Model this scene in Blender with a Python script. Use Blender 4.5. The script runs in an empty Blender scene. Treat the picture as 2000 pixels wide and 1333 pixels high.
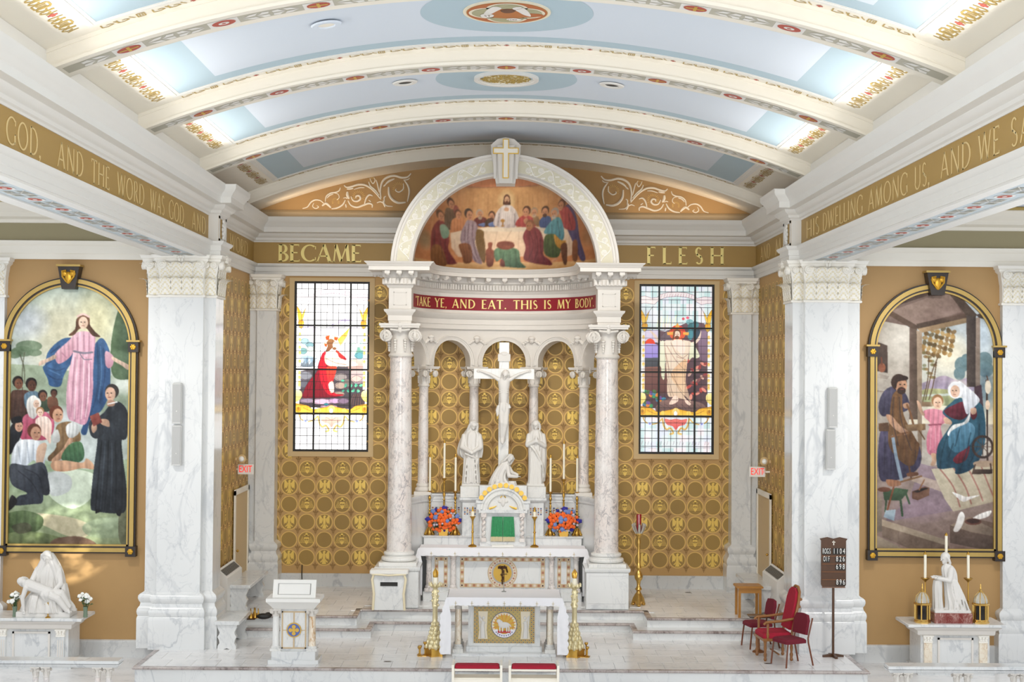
import bpy, bmesh, math, random
import numpy as np
from mathutils import Vector, Matrix
random.seed(7); RNG = np.random.default_rng(5)
S = bpy.context.scene
COL = S.collection
PI = math.pi
R = math.radians

# ---------------------------------------------------------------- camera
# world: X right, Y distance from the camera down the nave, Z up; Z=0 is the sanctuary platform, units metres
CAMZ = 5.3
cam_d = bpy.data.cameras.new('camera'); cam = bpy.data.objects.new('camera', cam_d); COL.objects.link(cam)
cam_d.sensor_width = 36.0; cam_d.lens = 50.0; cam_d.clip_end = 300
_yaw, _pitch, _roll = R(0.31), R(1.32), R(0.45)
_f = Vector((math.sin(_yaw)*math.cos(_pitch), math.cos(_yaw)*math.cos(_pitch), math.sin(_pitch)))
_r = Vector((math.cos(_yaw), -math.sin(_yaw), 0)); _u = _r.cross(_f)
_r2 = _r*math.cos(_roll)+_u*math.sin(_roll); _u2 = -_r*math.sin(_roll)+_u*math.cos(_roll)
cam.matrix_world = Matrix(((_r2.x, _u2.x, -_f.x, 0), (_r2.y, _u2.y, -_f.y, 0), (_r2.z, _u2.z, -_f.z, CAMZ), (0, 0, 0, 1)))
S.camera = cam

# ---------------------------------------------------------------- world, light, exposure
W = bpy.data.worlds.new('world'); S.world = W; W.use_nodes = True
W.node_tree.nodes['Background'].inputs[0].default_value = (0.93, 0.96, 1.0, 1)
W.node_tree.nodes['Background'].inputs[1].default_value = 0.8
S.view_settings.view_transform = 'Standard'; S.view_settings.look = 'None'
S.view_settings.gamma = 1.0; S.view_settings.use_curve_mapping = False
S.view_settings.exposure = 0.18

def area_light(name, loc, rot, sx, sy, energy, col=(1, 1, 1), spread=180):
    d = bpy.data.lights.new(name, 'AREA'); d.shape = 'RECTANGLE'; d.size = sx; d.size_y = sy
    d.energy = energy; d.color = col; d.spread = R(spread)
    o = bpy.data.objects.new(name, d); COL.objects.link(o); o.location = loc; o.rotation_euler = rot
    return o
# fill light added for the unseen aisle windows' daylight, one bank either side
for sx in (-1, 1):
    area_light('aisle_fill_light', (sx*10.6, 12.5, 4.2), (R(90), 0, R(90*sx)), 14, 5, 420, (0.95, 0.98, 1.0))
area_light('nave_west_fill_light', (0, -5.0, 6.5), (R(86), 0, 0), 10, 6, 1250, (1.0, 0.985, 0.96))  # added broad fill behind the camera, facing the sanctuary
def aim(o, target):
    d = Vector(target)-o.location; o.rotation_euler = d.to_track_quat('-Z', 'Y').to_euler(); return o
def spot(name, loc, target, energy, angle, blend=.6, radius=.15, col=(1, 1, 1)):
    d = bpy.data.lights.new(name, 'SPOT'); d.energy = energy; d.spot_size = R(angle); d.spot_blend = blend; d.shadow_soft_size = radius; d.color = col
    o = bpy.data.objects.new(name, d); COL.objects.link(o); o.location = loc; return aim(o, target)
# recessed ceiling lamps either side of the gilt roundel, thrown on the altar; unseen fill spots added for the aisle ends
for sx in (-1, 1):
    spot('ceiling_lamp_light', (sx*1.72, 24.3, 10.15), (sx*2.6, 31.8, 3.0), 880, 80, .8, .25, (1.0, .95, .87))
    spot('aisle_fill_spot', (sx*8.4, 22.5, 8.3), (sx*8.4, 28.0, 2.6), 700, 80, .8, .25, (1.0, .95, .88))
# lamps hidden behind the canopy arch; strips added on the back cornice to warm the lunette wall
for sx in (-1, 1):
    area_light('back_cornice_fill', (sx*4.0, 32.6, 8.95), (R(160), 0, 0), 2.4, .12, 5, (1.0, .78, .55), 170)
area_light('conch_lamp_light', (0, 30.35, 9.25), (R(35), 0, 0), .8, .1, 7, (1.0, .82, .6), 160)
area_light('conch_foot_light', (0, 31.75, 7.72), (R(165), 0, 0), .8, .1, 3, (1.0, .85, .65), 160)
# cove strips hidden on top of the cornices, one per vault bay and side, turned to the blue panels
for y in (11.3, 15.8, 20.25, 24.75):
    for sx in (-1, 1):
        area_light('cove_light', (sx*5.40, y, 8.90), (0, R(180-sx*48), 0), 0.12, 2.9, 25, (1.0, 0.97, 0.92), 115)
# low sun through a clerestory window of the right aisle, broken up by leaves
sun = spot('sunbeam_light', (9.6, 8.0, 6.9), (-8.55, 28.0, 1.9), 60000, 3.5, .4, .02, (1.0, .97, .9))
sun.data.use_nodes = True; _nt = sun.data.node_tree; _e = _nt.nodes['Emission']
_tc = _nt.nodes.new('ShaderNodeTexCoord'); _no = _nt.nodes.new('ShaderNodeTexNoise'); _no.inputs['Scale'].default_value = 55; _no.inputs['Detail'].default_value = 3
_mr = _nt.nodes.new('ShaderNodeMapRange'); _mr.inputs[1].default_value = .50; _mr.inputs[2].default_value = .62
_nt.links.new(_tc.outputs['Normal'], _no.inputs['Vector']); _nt.links.new(_no.outputs['Fac'], _mr.inputs[0]); _nt.links.new(_mr.outputs[0], _e.inputs['Strength'])

# ---------------------------------------------------------------- mesh helpers
class MB:
    def __init__(s): s.v = []; s.f = []; s.m = []
    def add(s, vs, fs, m=0):
        b = len(s.v); s.v.extend([tuple(p) for p in vs])
        for f in fs: s.f.append(tuple(i+b for i in f)); s.m.append(m)
        return s
    def mark(s): return len(s.v)
    def xf(s, M, start=0):
        for i in range(start, len(s.v)): s.v[i] = tuple(M @ Vector(s.v[i]))
        return s
    def box(s, x0, x1, y0, y1, z0, z1, m=0):
        return s.add([(x0,y0,z0),(x1,y0,z0),(x1,y1,z0),(x0,y1,z0),(x0,y0,z1),(x1,y0,z1),(x1,y1,z1),(x0,y1,z1)],
                     [(0,3,2,1),(4,5,6,7),(0,1,5,4),(1,2,6,5),(2,3,7,6),(3,0,4,7)], m)
    def bbox(s, x0, x1, y0, y1, z0, z1, b=0.01, m=0):
        # box with chamfered vertical and top edges
        vs = []; 
        for z, i in ((z0, 0), (z1-b, 0), (z1, b)):
            X0, X1, Y0, Y1 = x0+i, x1-i, y0+i, y1-i
            vs += [(X0+b,Y0,z),(X1-b,Y0,z),(X1,Y0+b,z),(X1,Y1-b,z),(X1-b,Y1,z),(X0+b,Y1,z),(X0,Y1-b,z),(X0,Y0+b,z)]
        fs = [tuple(range(7,-1,-1)), tuple(range(16,24))]
        for k in (0, 8):
            for i in range(8): j = (i+1) % 8; fs.append((k+i, k+j, k+8+j, k+8+i))
        return s.add(vs, fs, m)
    def lathe(s, prof, c=(0,0), seg=24, m=0, a0=0, a1=2*PI, sx=1, sy=1, z=0, cap=True, lob=0, lobn=0):
        full = abs(a1-a0-2*PI) < 1e-6; n = seg if full else seg+1; vs = []; fs = []
        for (r, zz) in prof:
            for i in range(n):
                a = a0+(a1-a0)*i/seg; rr = r*(1+lob*math.cos(lobn*a)) if lobn else r
                vs.append((c[0]+rr*sx*math.cos(a), c[1]+rr*sy*math.sin(a), z+zz))
        for k in range(len(prof)-1):
            for i in range(seg):
                j = (i+1) % n
                fs.append((k*n+i, k*n+j, (k+1)*n+j, (k+1)*n+i))
        if cap and full:
            fs.append(tuple(range(n-1, -1, -1))); fs.append(tuple((len(prof)-1)*n+i for i in range(n)))
        return s.add(vs, fs, m)
    def prism(s, poly, d0, d1, ax='xz', m=0, cap=True):
        # 2-D outline in the named plane, extruded along the third axis
        def P(a, b, d): return {'xz': (a, d, b), 'yz': (d, a, b), 'xy': (a, b, d)}[ax]
        n = len(poly); vs = [P(a, b, d0) for a, b in poly]+[P(a, b, d1) for a, b in poly]
        fs = [(i, (i+1) % n, n+(i+1) % n, n+i) for i in range(n)]
        if cap: fs += [tuple(range(n-1, -1, -1)), tuple(range(n, 2*n))]
        return s.add(vs, fs, m)
    def sweep(s, path, prof, m=0, closed=False, caps=True):
        # profile (offset to the right of travel, z) along a mitred plan path
        n = len(path); N = []
        for i in range(n):
            def nrm(a, b):
                d = Vector((b[0]-a[0], b[1]-a[1])); d.normalize(); return Vector((d.y, -d.x))
            if closed: n1 = nrm(path[i-1], path[i]); n2 = nrm(path[i], path[(i+1) % n])
            else:
                n1 = nrm(path[i-1], path[i]) if i > 0 else nrm(path[0], path[1])
                n2 = nrm(path[i], path[i+1]) if i < n-1 else n1
            N.append((n1+n2)/(1+n1.dot(n2)))
        k = len(prof); vs = []; fs = []
        for i in range(n):
            for d, z in prof: vs.append((path[i][0]+N[i].x*d, path[i][1]+N[i].y*d, z))
        for i in range(n if closed else n-1):
            j = (i+1) % n
            for a in range(k-1): fs.append((i*k+a, j*k+a, j*k+a+1, i*k+a+1))
        if caps and not closed: fs.append(tuple(range(k))); fs.append(tuple((n-1)*k+a for a in range(k-1, -1, -1)))
        return s.add(vs, fs, m)
    def tube(s, pts, r, seg=8, m=0, caps=True):
        pts = [Vector(p) for p in pts]; n = len(pts); vs = []; fs = []; up = None
        rs = r if isinstance(r, (list, tuple)) else [r]*n
        for i in range(n):
            t = (pts[min(i+1, n-1)]-pts[max(i-1, 0)])
            t = t.normalized() if t.length > 1e-9 else Vector((0, 0, 1))
            if up is None: up = Vector((0, 0, 1)) if abs(t.z) < .9 else Vector((1, 0, 0))
            a = t.cross(up); a = a.normalized() if a.length > 1e-6 else t.orthogonal().normalized()
            b = a.cross(t); up = b
            for k in range(seg):
                q = 2*PI*k/seg; vs.append(pts[i]+(a*math.cos(q)+b*math.sin(q))*rs[i])
        for i in range(n-1):
            for k in range(seg): j = (k+1) % seg; fs.append((i*seg+k, i*seg+j, (i+1)*seg+j, (i+1)*seg+k))
        if caps: fs.append(tuple(range(seg-1, -1, -1))); fs.append(tuple((n-1)*seg+k for k in range(seg)))
        return s.add(vs, fs, m)
    def ball(s, c, r, seg=12, rings=8, m=0, rot=None):
        r = (r, r, r) if not isinstance(r, (tuple, list)) else r; b = s.mark()
        prof = [(math.sin(PI*i/rings), -math.cos(PI*i/rings)) for i in range(rings+1)]
        prof[0] = (1e-3, -1); prof[-1] = (1e-3, 1)
        s.lathe(prof, seg=seg, m=m)
        M = Matrix.Translation(c) @ (rot if rot else Matrix()) @ Matrix.Diagonal((r[0], r[1], r[2], 1))
        return s.xf(M, b)
    def cone(s, p0, p1, r0, r1, seg=12, m=0): return s.tube([p0, p1], [r0, r1], seg, m)
    def disc(s, c, r, ax='xz', d=0.0, t=0.005, seg=32, m=0):
        poly = [(c[0]+r*math.cos(2*PI*i/seg), c[1]+r*math.sin(2*PI*i/seg)) for i in range(seg)]
        return s.prism(poly, d-t, d, ax, m)
    def ring(s, c, r0, r1, d0, d1, ax='xz', seg=40, m=0, a0=0, a1=2*PI):
        full = abs(a1-a0-2*PI) < 1e-6
        def P(a, b, d): return {'xz': (a, d, b), 'yz': (d, a, b), 'xy': (a, b, d)}[ax]
        n = seg if full else seg+1; vs = []; fs = []
        for i in range(n):
            a = a0+(a1-a0)*i/seg; ca, sa = math.cos(a), math.sin(a)
            for rr, d in ((r0, d0), (r1, d0), (r1, d1), (r0, d1)): vs.append(P(c[0]+rr*ca, c[1]+rr*sa, d))
        for i in range(seg):
            j = (i+1) % n
            for k in range(4): l = (k+1) % 4; fs.append((i*4+k, j*4+k, j*4+l, i*4+l))
        if not full: fs += [(0, 1, 2, 3), ((n-1)*4+3, (n-1)*4+2, (n-1)*4+1, (n-1)*4)]
        return s.add(vs, fs, m)
    def mesh(s, name, mats, smooth=35):
        me = bpy.data.meshes.new(name); me.from_pydata(s.v, [], s.f)
        for mm in (mats if isinstance(mats, (list, tuple)) else [mats]): me.materials.append(mm)
        if any(s.m): me.polygons.foreach_set('material_index', s.m)
        bm = bmesh.new(); bm.from_mesh(me); bmesh.ops.recalc_face_normals(bm, faces=bm.faces); bm.to_mesh(me); bm.free()
        if smooth: me.shade_smooth(); me.set_sharp_from_angle(angle=R(smooth))
        me.update(); return me
    def build(s, name, mats, parent=None, smooth=35, loc=None):
        org = ORG.get(parent.name) if parent is not None else None
        if org is not None: s.xf(Matrix.Translation(-org))
        o = link(name, s.mesh(name, mats, smooth), parent, loc)
        if org is not None: ORG[o.name] = org
        return o
ORG = {}     # things modelled in world coordinates: name -> base point

def link(name, me, parent=None, loc=None, rot=None, scale=None):
    o = bpy.data.objects.new(name, me); COL.objects.link(o)
    if parent is not None: o.parent = parent
    if loc is not None: o.location = loc
    if rot is not None: o.rotation_euler = rot
    if scale is not None: o.scale = scale
    return o
def tag(o, label=None, cat=None, group=None, kind=None):
    if label: o['label'] = label
    if cat: o['category'] = cat
    if group: o['group'] = group
    if kind: o['kind'] = kind
    return o
def thing(name, label, cat, loc=(0, 0, 0), rz=0, group=None, world=False):
    o = bpy.data.objects.new(name, None); COL.objects.link(o); o.empty_display_size = 0.1
    o.location = loc; o.rotation_euler = (0, 0, rz)
    if world: ORG[o.name] = Vector(loc)
    return tag(o, label, cat, group)
def struct(o, label=None): o['kind'] = 'structure'; return tag(o, label) if label else o
CH = {}
def dup(root, loc=None, rz=None, label=None, group=None, mirror=False):
    def cp(o, par):
        c = o.copy(); COL.objects.link(c); c.parent = par
        for ch in [x for x in bpy.data.objects if x.parent == o]: cp(ch, c)
        return c
    r = cp(root, None)
    if loc is not None: r.location = loc
    if rz is not None: r.rotation_euler = (0, 0, rz)
    if mirror: r.scale.x *= -1
    if label: r['label'] = label
    if group: r['group'] = group
    return r
def pixel_ray(x, y):
    return _f+_r2*(x-1000)/2777.8-_u2*(y-666.5)/2777.8
def at_depth(x, y, D):
    v = pixel_ray(x, y); v = v*(D/v.y); return (v.x, v.z+CAMZ)
def at_height(x, y, z):
    v = pixel_ray(x, y); v = v*((z-CAMZ)/v.z); return (v.x, v.y)
def at_side(x, y, X):
    v = pixel_ray(x, y); v = v*(X/v.x); return (v.y, v.z+CAMZ)

# ---------------------------------------------------------------- materials
def srgb(h):
    if isinstance(h, str): c = [int(h[i:i+2], 16)/255 for i in (0, 2, 4)]
    else: c = [x/255 for x in h]
    return tuple(x/12.92 if x <= .04045 else ((x+.055)/1.055)**2.4 for x in c)
def mat(name, col, rough=.5, metal=0., spec=.5, var=0., vscale=3., bump=0., bscale=40., alpha=1., coat=0., trans=0.):
    m = bpy.data.materials.new(name); m.use_nodes = True; nt = m.node_tree; b = nt.nodes['Principled BSDF']
    c = srgb(col) if isinstance(col, str) else col
    b.inputs['Base Color'].default_value = (*c, 1); b.inputs['Roughness'].default_value = rough
    b.inputs['Metallic'].default_value = metal; b.inputs['Specular IOR Level'].default_value = spec
    b.inputs['Alpha'].default_value = alpha; b.inputs['Coat Weight'].default_value = coat
    b.inputs['Transmission Weight'].default_value = trans
    if var or bump:
        tc = nt.nodes.new('ShaderNodeTexCoord')
    if var:
        n = nt.nodes.new('ShaderNodeTexNoise'); n.inputs['Scale'].default_value = vscale; n.inputs['Detail'].default_value = 5
        nt.links.new(tc.outputs['Object'], n.inputs['Vector'])
        mx = nt.nodes.new('ShaderNodeMix'); mx.data_type = 'RGBA'
        mx.inputs[6].default_value = (*[min(1, x*(1+var)) for x in c], 1); mx.inputs[7].default_value = (*[x*(1-var) for x in c], 1)
        nt.links.new(n.outputs['Fac'], mx.inputs[0]); nt.links.new(mx.outputs[2], b.inputs['Base Color'])
    if bump:
        n2 = nt.nodes.new('ShaderNodeTexNoise'); n2.inputs['Scale'].default_value = bscale; n2.inputs['Detail'].default_value = 3
        nt.links.new(tc.outputs['Object'], n2.inputs['Vector'])
        bp = nt.nodes.new('ShaderNodeBump'); bp.inputs['Strength'].default_value = bump; bp.inputs['Distance'].default_value = .01
        nt.links.new(n2.outputs['Fac'], bp.inputs['Height']); nt.links.new(bp.outputs['Normal'], b.inputs['Normal'])
    return m
def marble(name, base, vein, scale=1., width=.035, rough=.18, cloud=.35, stretch=(1, 1, .45), rot=(0.3, .5, 0.2), vein2=None, amount=1., island=False):
    m = bpy.data.materials.new(name); m.use_nodes = True; nt = m.node_tree; b = nt.nodes['Principled BSDF']; L = nt.links.new
    b.inputs['Roughness'].default_value = rough
    tc = nt.nodes.new('ShaderNodeTexCoord'); mp = nt.nodes.new('ShaderNodeMapping')
    mp.inputs['Scale'].default_value = stretch; mp.inputs['Rotation'].default_value = rot
    L(tc.outputs['Object'], mp.inputs['Vector'])
    if island:   # every tile its own cut of stone
        oi = nt.nodes.new('ShaderNodeObjectInfo'); sc = nt.nodes.new('ShaderNodeVectorMath'); sc.operation = 'SCALE'
        cb = nt.nodes.new('ShaderNodeCombineXYZ'); L(oi.outputs['Random'], cb.inputs[0]); L(oi.outputs['Random'], cb.inputs[1])
        sc.inputs['Scale'].default_value = 37.; L(cb.outputs[0], sc.inputs[0]); L(sc.outputs[0], mp.inputs['Location'])
    def vn(sc, w, dist, off):
        n = nt.nodes.new('ShaderNodeTexNoise'); n.inputs['Scale'].default_value = sc; n.inputs['Detail'].default_value = 6
        n.inputs['Roughness'].default_value = .55; n.inputs['Distortion'].default_value = dist
        ad = nt.nodes.new('ShaderNodeVectorMath'); ad.inputs[1].default_value = (off, off*2, off*3); L(mp.outputs[0], ad.inputs[0]); L(ad.outputs[0], n.inputs['Vector'])
        s1 = nt.nodes.new('ShaderNodeMath'); s1.operation = 'SUBTRACT'; s1.inputs[1].default_value = .5; L(n.outputs['Fac'], s1.inputs[0])
        s2 = nt.nodes.new('ShaderNodeMath'); s2.operation = 'ABSOLUTE'; L(s1.outputs[0], s2.inputs[0])
        mr = nt.nodes.new('ShaderNodeMapRange'); mr.inputs[1].default_value = 0; mr.inputs[2].default_value = w; mr.inputs[3].default_value = 1; mr.inputs[4].default_value = 0
        mr.interpolation_type = 'SMOOTHSTEP'; L(s2.outputs[0], mr.inputs[0]); return mr
    v1 = vn(1.1*scale, width, .9, 0); v2 = vn(2.6*scale, width*.6, 1.2, 7.3)
    cl = nt.nodes.new('ShaderNodeTexNoise'); cl.inputs['Scale'].default_value = .8*scale; cl.inputs['Detail'].default_value = 4; L(mp.outputs[0], cl.inputs['Vector'])
    cr = nt.nodes.new('ShaderNodeMapRange'); cr.inputs[1].default_value = .38; cr.inputs[2].default_value = .68; L(cl.outputs['Fac'], cr.inputs[0])
    mu = nt.nodes.new('ShaderNodeMath'); mu.operation = 'MULTIPLY'; L(v1.outputs[0], mu.inputs[0]); L(cr.outputs[0], mu.inputs[1])
    mu2 = nt.nodes.new('ShaderNodeMath'); mu2.operation = 'MULTIPLY_ADD'; L(v2.outputs[0], mu2.inputs[0]); mu2.inputs[1].default_value = .35; L(mu.outputs[0], mu2.inputs[2])
    mu3 = nt.nodes.new('ShaderNodeMath'); mu3.operation = 'MULTIPLY'; mu3.use_clamp = True; mu3.inputs[1].default_value = amount; L(mu2.outputs[0], mu3.inputs[0])
    bs, ve = srgb(base), srgb(vein); v2c = srgb(vein2) if vein2 else tuple(.5*(x+y) for x, y in zip(bs, ve))
    m1 = nt.nodes.new('ShaderNodeMix'); m1.data_type = 'RGBA'; m1.inputs[6].default_value = (*bs, 1)
    m1.inputs[7].default_value = (*v2c, 1)
    cm = nt.nodes.new('ShaderNodeMath'); cm.operation = 'MULTIPLY'; cm.inputs[1].default_value = cloud; L(cr.outputs[0], cm.inputs[0]); L(cm.outputs[0], m1.inputs[0])
    m2 = nt.nodes.new('ShaderNodeMix'); m2.data_type = 'RGBA'; L(mu3.outputs[0], m2.inputs[0]); L(m1.outputs[2], m2.inputs[6]); m2.inputs[7].default_value = (*ve, 1)
    L(m2.outputs[2], b.inputs['Base Color'])
    return m
def attr_mat(name, rough=.6, emit=0., attr='Col', spec=.3):
    m = bpy.data.materials.new(name); m.use_nodes = True; nt = m.node_tree; b = nt.nodes['Principled BSDF']
    a = nt.nodes.new('ShaderNodeAttribute'); a.attribute_name = attr
    nt.links.new(a.outputs['Color'], b.inputs['Base Color']); b.inputs['Roughness'].default_value = rough; b.inputs['Specular IOR Level'].default_value = spec
    if emit:
        nt.links.new(a.outputs['Color'], b.inputs['Emission Color']); b.inputs['Emission Strength'].default_value = emit
    return m
M = {}
M['white'] = mat('white_paint', 'E6E4DF', .45, var=.015)
M['cream'] = mat('cream_paint', 'EFE9DC', .5, var=.015)
M['plaster'] = mat('plaster_white', 'DBD6CF', .55, var=.03, vscale=6)
M['marble'] = marble('white_marble', 'DEDFDE', '979DA5', .8, .028, .16, .3, stretch=(1, 1, .5), rot=(.2, .75, .3), amount=.58)
M['marble_fine'] = marble('white_marble_fine', 'E0DFDB', 'A9ADB2', 2.4, .03, .2, .25, amount=.6)
M['tile'] = marble('marble_tile', 'ECEBEA', 'B4B6BA', 1.3, .03, .22, .35, stretch=(1, 2.2, 1), amount=.6, island=True)
M['nosing'] = marble('grey_marble_nosing', 'B9AFAB', '6F625F', 5., .06, .25, .8, vein2='8C7F7B')
M['breccia'] = marble('veined_column_marble', 'E2DDD9', '8B888C', 5.2, .05, .16, .45, stretch=(1, 1, .6), vein2='DCC9BF', amount=.75)
M['yellow_marble'] = marble('yellow_veined_marble', 'EBE3D2', 'B98A4E', 4., .05, .2, .5, amount=.9)
M['red_marble'] = marble('red_marble', '7A2F28', 'C9A79C', 7., .05, .22, .5)
M['statue'] = mat('statue_marble', 'DAD7D2', .5, var=.02)
M['tan'] = mat('tan_wall', 'B28E5C', .6, var=.03)
M['tan_dark'] = mat('tan_soffit', 'A9977A', .6)
M['olive'] = mat('olive_gold_band', 'AC8B4C', .5, var=.04)
M['gold_text'] = mat('gold_leaf_lettering', 'F3E08F', .35, .15)
M['gold_text_dull'] = mat('dull_gold_lettering', 'E0C68C', .5, .05)
M['gold'] = mat('polished_gold', 'D9B264', .25, .95)
M['brass'] = mat('brass', 'C39A4A', .28, .95, var=.1)
M['gilt'] = mat('gilt_paint', 'D8B24E', .4, .35)
M['blue'] = mat('ceiling_blue', 'B2C7D2', .7, bump=.06, bscale=120)
M['blue_pale'] = mat('ceiling_pale_blue', 'D5DEE9', .7, bump=.06, bscale=120)
M['black'] = mat('black_iron', '15130F', .5)
M['dark'] = mat('dark_frame', '2A201A', .4)
M['wood'] = mat('brown_wood', '7A4A22', .4, var=.25, vscale=9)
M['oak'] = mat('golden_oak', 'B07A36', .4, var=.2, vscale=9)
M['red_velvet'] = mat('red_velvet', '9E0F2C', .85, var=.15, vscale=20)
M['burgundy'] = mat('burgundy_velvet', '6A0C22', .85, var=.15, vscale=20)
M['linen'] = mat('white_linen', 'EAE9EC', .8, bump=.1, bscale=60)
M['candle'] = mat('candle_wax', 'F2ECD8', .45)
M['grille'] = mat('grey_grille', '8F8E8A', .5)
M['glass'] = mat('clear_glass', 'FFFFFF', .03, trans=1.)
# ================================================================ stroke lettering (roman capitals drawn from strokes)
def glyph(ch, T=.13, t=.055, sf=.05, w=None):
    """list of (polygon) pieces in a box 'width' x 1"""
    P = []
    def bar(x0, y0, x1, y1, th):
        d = Vector((x1-x0, y1-y0)); n = Vector((-d.y, d.x)).normalized()*th/2
        P.append([(x0-n.x, y0-n.y), (x1-n.x, y1-n.y), (x1+n.x, y1+n.y), (x0+n.x, y0+n.y)])
    def V(x, th, a=0., b=1., s=(1, 1)):
        P.append([(x-th/2, a), (x+th/2, a), (x+th/2, b), (x-th/2, b)])
        if s[0]: serif(x, a, th, 1)
        if s[1]: serif(x, b, th, -1)
    def serif(x, y, th, d):
        h = sf*d; e = sf*1.15
        P.append([(x-th/2-e, y), (x+th/2+e, y), (x+th/2+e*.3, y+h*.75), (x-th/2-e*.3, y+h*.75)])
    def H(x0, x1, y, th, tick=0):
        P.append([(x0, y-th/2), (x1, y-th/2), (x1, y+th/2), (x0, y+th/2)])
        if tick: P.append([(x1-.02, y-th/2), (x1+.025, y-th/2), (x1+.03, y-th/2+tick), (x1, y-th/2+tick)]) if tick > 0 else P.append([(x1-.02, y+th/2), (x1+.025, y+th/2), (x1+.03, y+th/2+tick), (x1, y+th/2+tick)])
    def arc(cx, cy, rx, ry, a0, a1, tv=T, th=t, n=12):
        a0, a1 = R(a0), R(a1)
        for i in range(n):
            a, b = a0+(a1-a0)*i/n, a0+(a1-a0)*(i+1)/n
            P.append([(cx+rx*math.cos(a), cy+ry*math.sin(a)), (cx+rx*math.cos(b), cy+ry*math.sin(b)),
                      (cx+(rx-tv)*math.cos(b), cy+(ry-th)*math.sin(b)), (cx+(rx-tv)*math.cos(a), cy+(ry-th)*math.sin(a))])
    W_ = .7
    if ch == 'A': W_ = .84; bar(.06, 0, .42, 1, t); bar(.42, 1, .76, 0, T); H(.18, .62, .33, t); serif(.06, 0, t, 1); serif(.76, 0, T, 1)
    elif ch == 'B': W_ = .6; V(.12, T); arc(.28, .745, .25, .255, -90, 90, T*.9); arc(.3, .255, .3, .255, -90, 90, T); H(.12, .3, .972, t); H(.12, .3, .5, t); H(.12, .3, .028, t)
    elif ch == 'C': W_ = .82; arc(.5, .5, .5, .5, 52, 308, T, t, 18); V(.82, t*.7, .72, .9, (0, 0)); V(.82, t*.7, .1, .26, (0, 0))
    elif ch == 'D': W_ = .8; V(.12, T); arc(.3, .5, .5, .5, -90, 90); H(.12, .32, .972, t); H(.12, .32, .028, t)
    elif ch == 'E': W_ = .58; V(.12, T); H(.12, .5, .972, t, -.12); H(.12, .44, .52, t); H(.12, .53, .028, t, .13)
    elif ch == 'F': W_ = .54; V(.12, T); H(.12, .5, .972, t, -.12); H(.12, .44, .5, t)
    elif ch == 'G': W_ = .88; arc(.5, .5, .5, .5, 50, 310, T, t, 18); V(.8, T, .08, .42, (0, 1)); V(.82, t*.7, .72, .9, (0, 0))
    elif ch == 'H': W_ = .86; V(.12, T); V(.74, T); H(.12, .74, .52, t)
    elif ch == 'I': W_ = .26; V(.13, T)
    elif ch == 'K': W_ = .74; V(.12, T); bar(.16, .45, .6, 1, t); bar(.3, .58, .7, 0, T); serif(.6, 1, t, -1); serif(.68, 0, T, 1)
    elif ch == 'L': W_ = .56; V(.12, T); H(.12, .53, .028, t, .15)
    elif ch == 'M': W_ = 1.02; bar(.1, 0, .2, 1, t); bar(.2, 1, .5, .03, T); bar(.5, .03, .82, 1, t); bar(.82, 1, .92, 0, T); serif(.1, 0, t, 1); serif(.92, 0, T, 1)
    elif ch == 'N': W_ = .9; V(.12, t); V(.76, t, s=(0, 1)); bar(.13, 1, .76, 0, T)
    elif ch == 'O': W_ = 1.0; arc(.5, .5, .48, .5, 0, 360, T, t, 26)
    elif ch == 'R': W_ = .7; V(.12, T); arc(.28, .735, .27, .265, -90, 90, T*.9); H(.12, .3, .972, t); H(.12, .3, .48, t); bar(.3, .48, .66, 0, T); serif(.66, 0, T, 1)
    elif ch == 'S': W_ = .54; arc(.26, .745, .22, .255, 35, 250, T*.75, t, 12); arc(.28, .255, .24, .255, -145, 70, T*.75, t, 12); bar(.14, .59, .4, .42, T)
    elif ch == 'T': W_ = .72; V(.36, T, 0, .98, (1, 0)); H(.03, .69, .972, t, -.12); P.append([(.0, .86), (.03, .86), (.05, 1), (.01, 1)])
    elif ch == 'U': W_ = .82; V(.14, T, .3, 1, (0, 1)); V(.7, t, .3, 1, (0, 1)); arc(.405, .32, .33, .32, 180, 360, T*.75, t, 14)
    elif ch == 'W': W_ = 1.16; bar(.06, 1, .32, 0, T); bar(.32, 0, .58, 1, t); bar(.58, 1, .84, 0, T); bar(.84, 0, 1.1, 1, t); serif(.06, 1, T, -1); serif(.58, 1, T*.6, -1); serif(1.1, 1, t, -1)
    elif ch == 'Y': W_ = .76; bar(.06, 1, .38, .5, T); bar(.38, .5, .7, 1, t); V(.38, T, 0, .5, (1, 0)); serif(.06, 1, T, -1); serif(.7, 1, t, -1)
    elif ch == ',': W_ = .2; P.append([(.04, .0), (.16, .0), (.16, .1), (.04, .1)]); P.append([(.1, .0), (.16, .0), (.08, -.14), (.03, -.14)])
    elif ch == '.': W_ = .24; P.append([(.05, .0), (.19, .0), (.19, .13), (.05, .13)])
    elif ch == '"': W_ = .3; P.append([(.03, .8), (.12, .8), (.1, 1), (.03, 1)]); P.append([(.17, .8), (.26, .8), (.24, 1), (.17, 1)])
    elif ch == ' ': W_ = .5
    return P, W_
def lettering(text, length=None, gap=.12, **kw):
    """polygons laid out along x (0..length) with cap height 1"""
    x = 0; out = []
    for ch in text:
        P, w = glyph(ch, **kw); out += [[(a+x, b) for a, b in p] for p in P]; x += w+gap
    tot = x-gap
    if length: k = length/tot; out = [[(a*k, b) for a, b in p] for p in out]; tot = length
    return out, tot
def letter_mesh(polys, place, t=.006):
    """place(a, b, d) -> world point, d is height proud of the surface"""
    mb = MB()
    for p in polys:
        n = len(p); vs = [place(a, b, 0) for a, b in p]+[place(a, b, t) for a, b in p]
        mb.add(vs, [tuple(range(n-1, -1, -1)), tuple(range(n, 2*n))]+[(i, (i+1) % n, n+(i+1) % n, n+i) for i in range(n)])
    return mb

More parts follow.
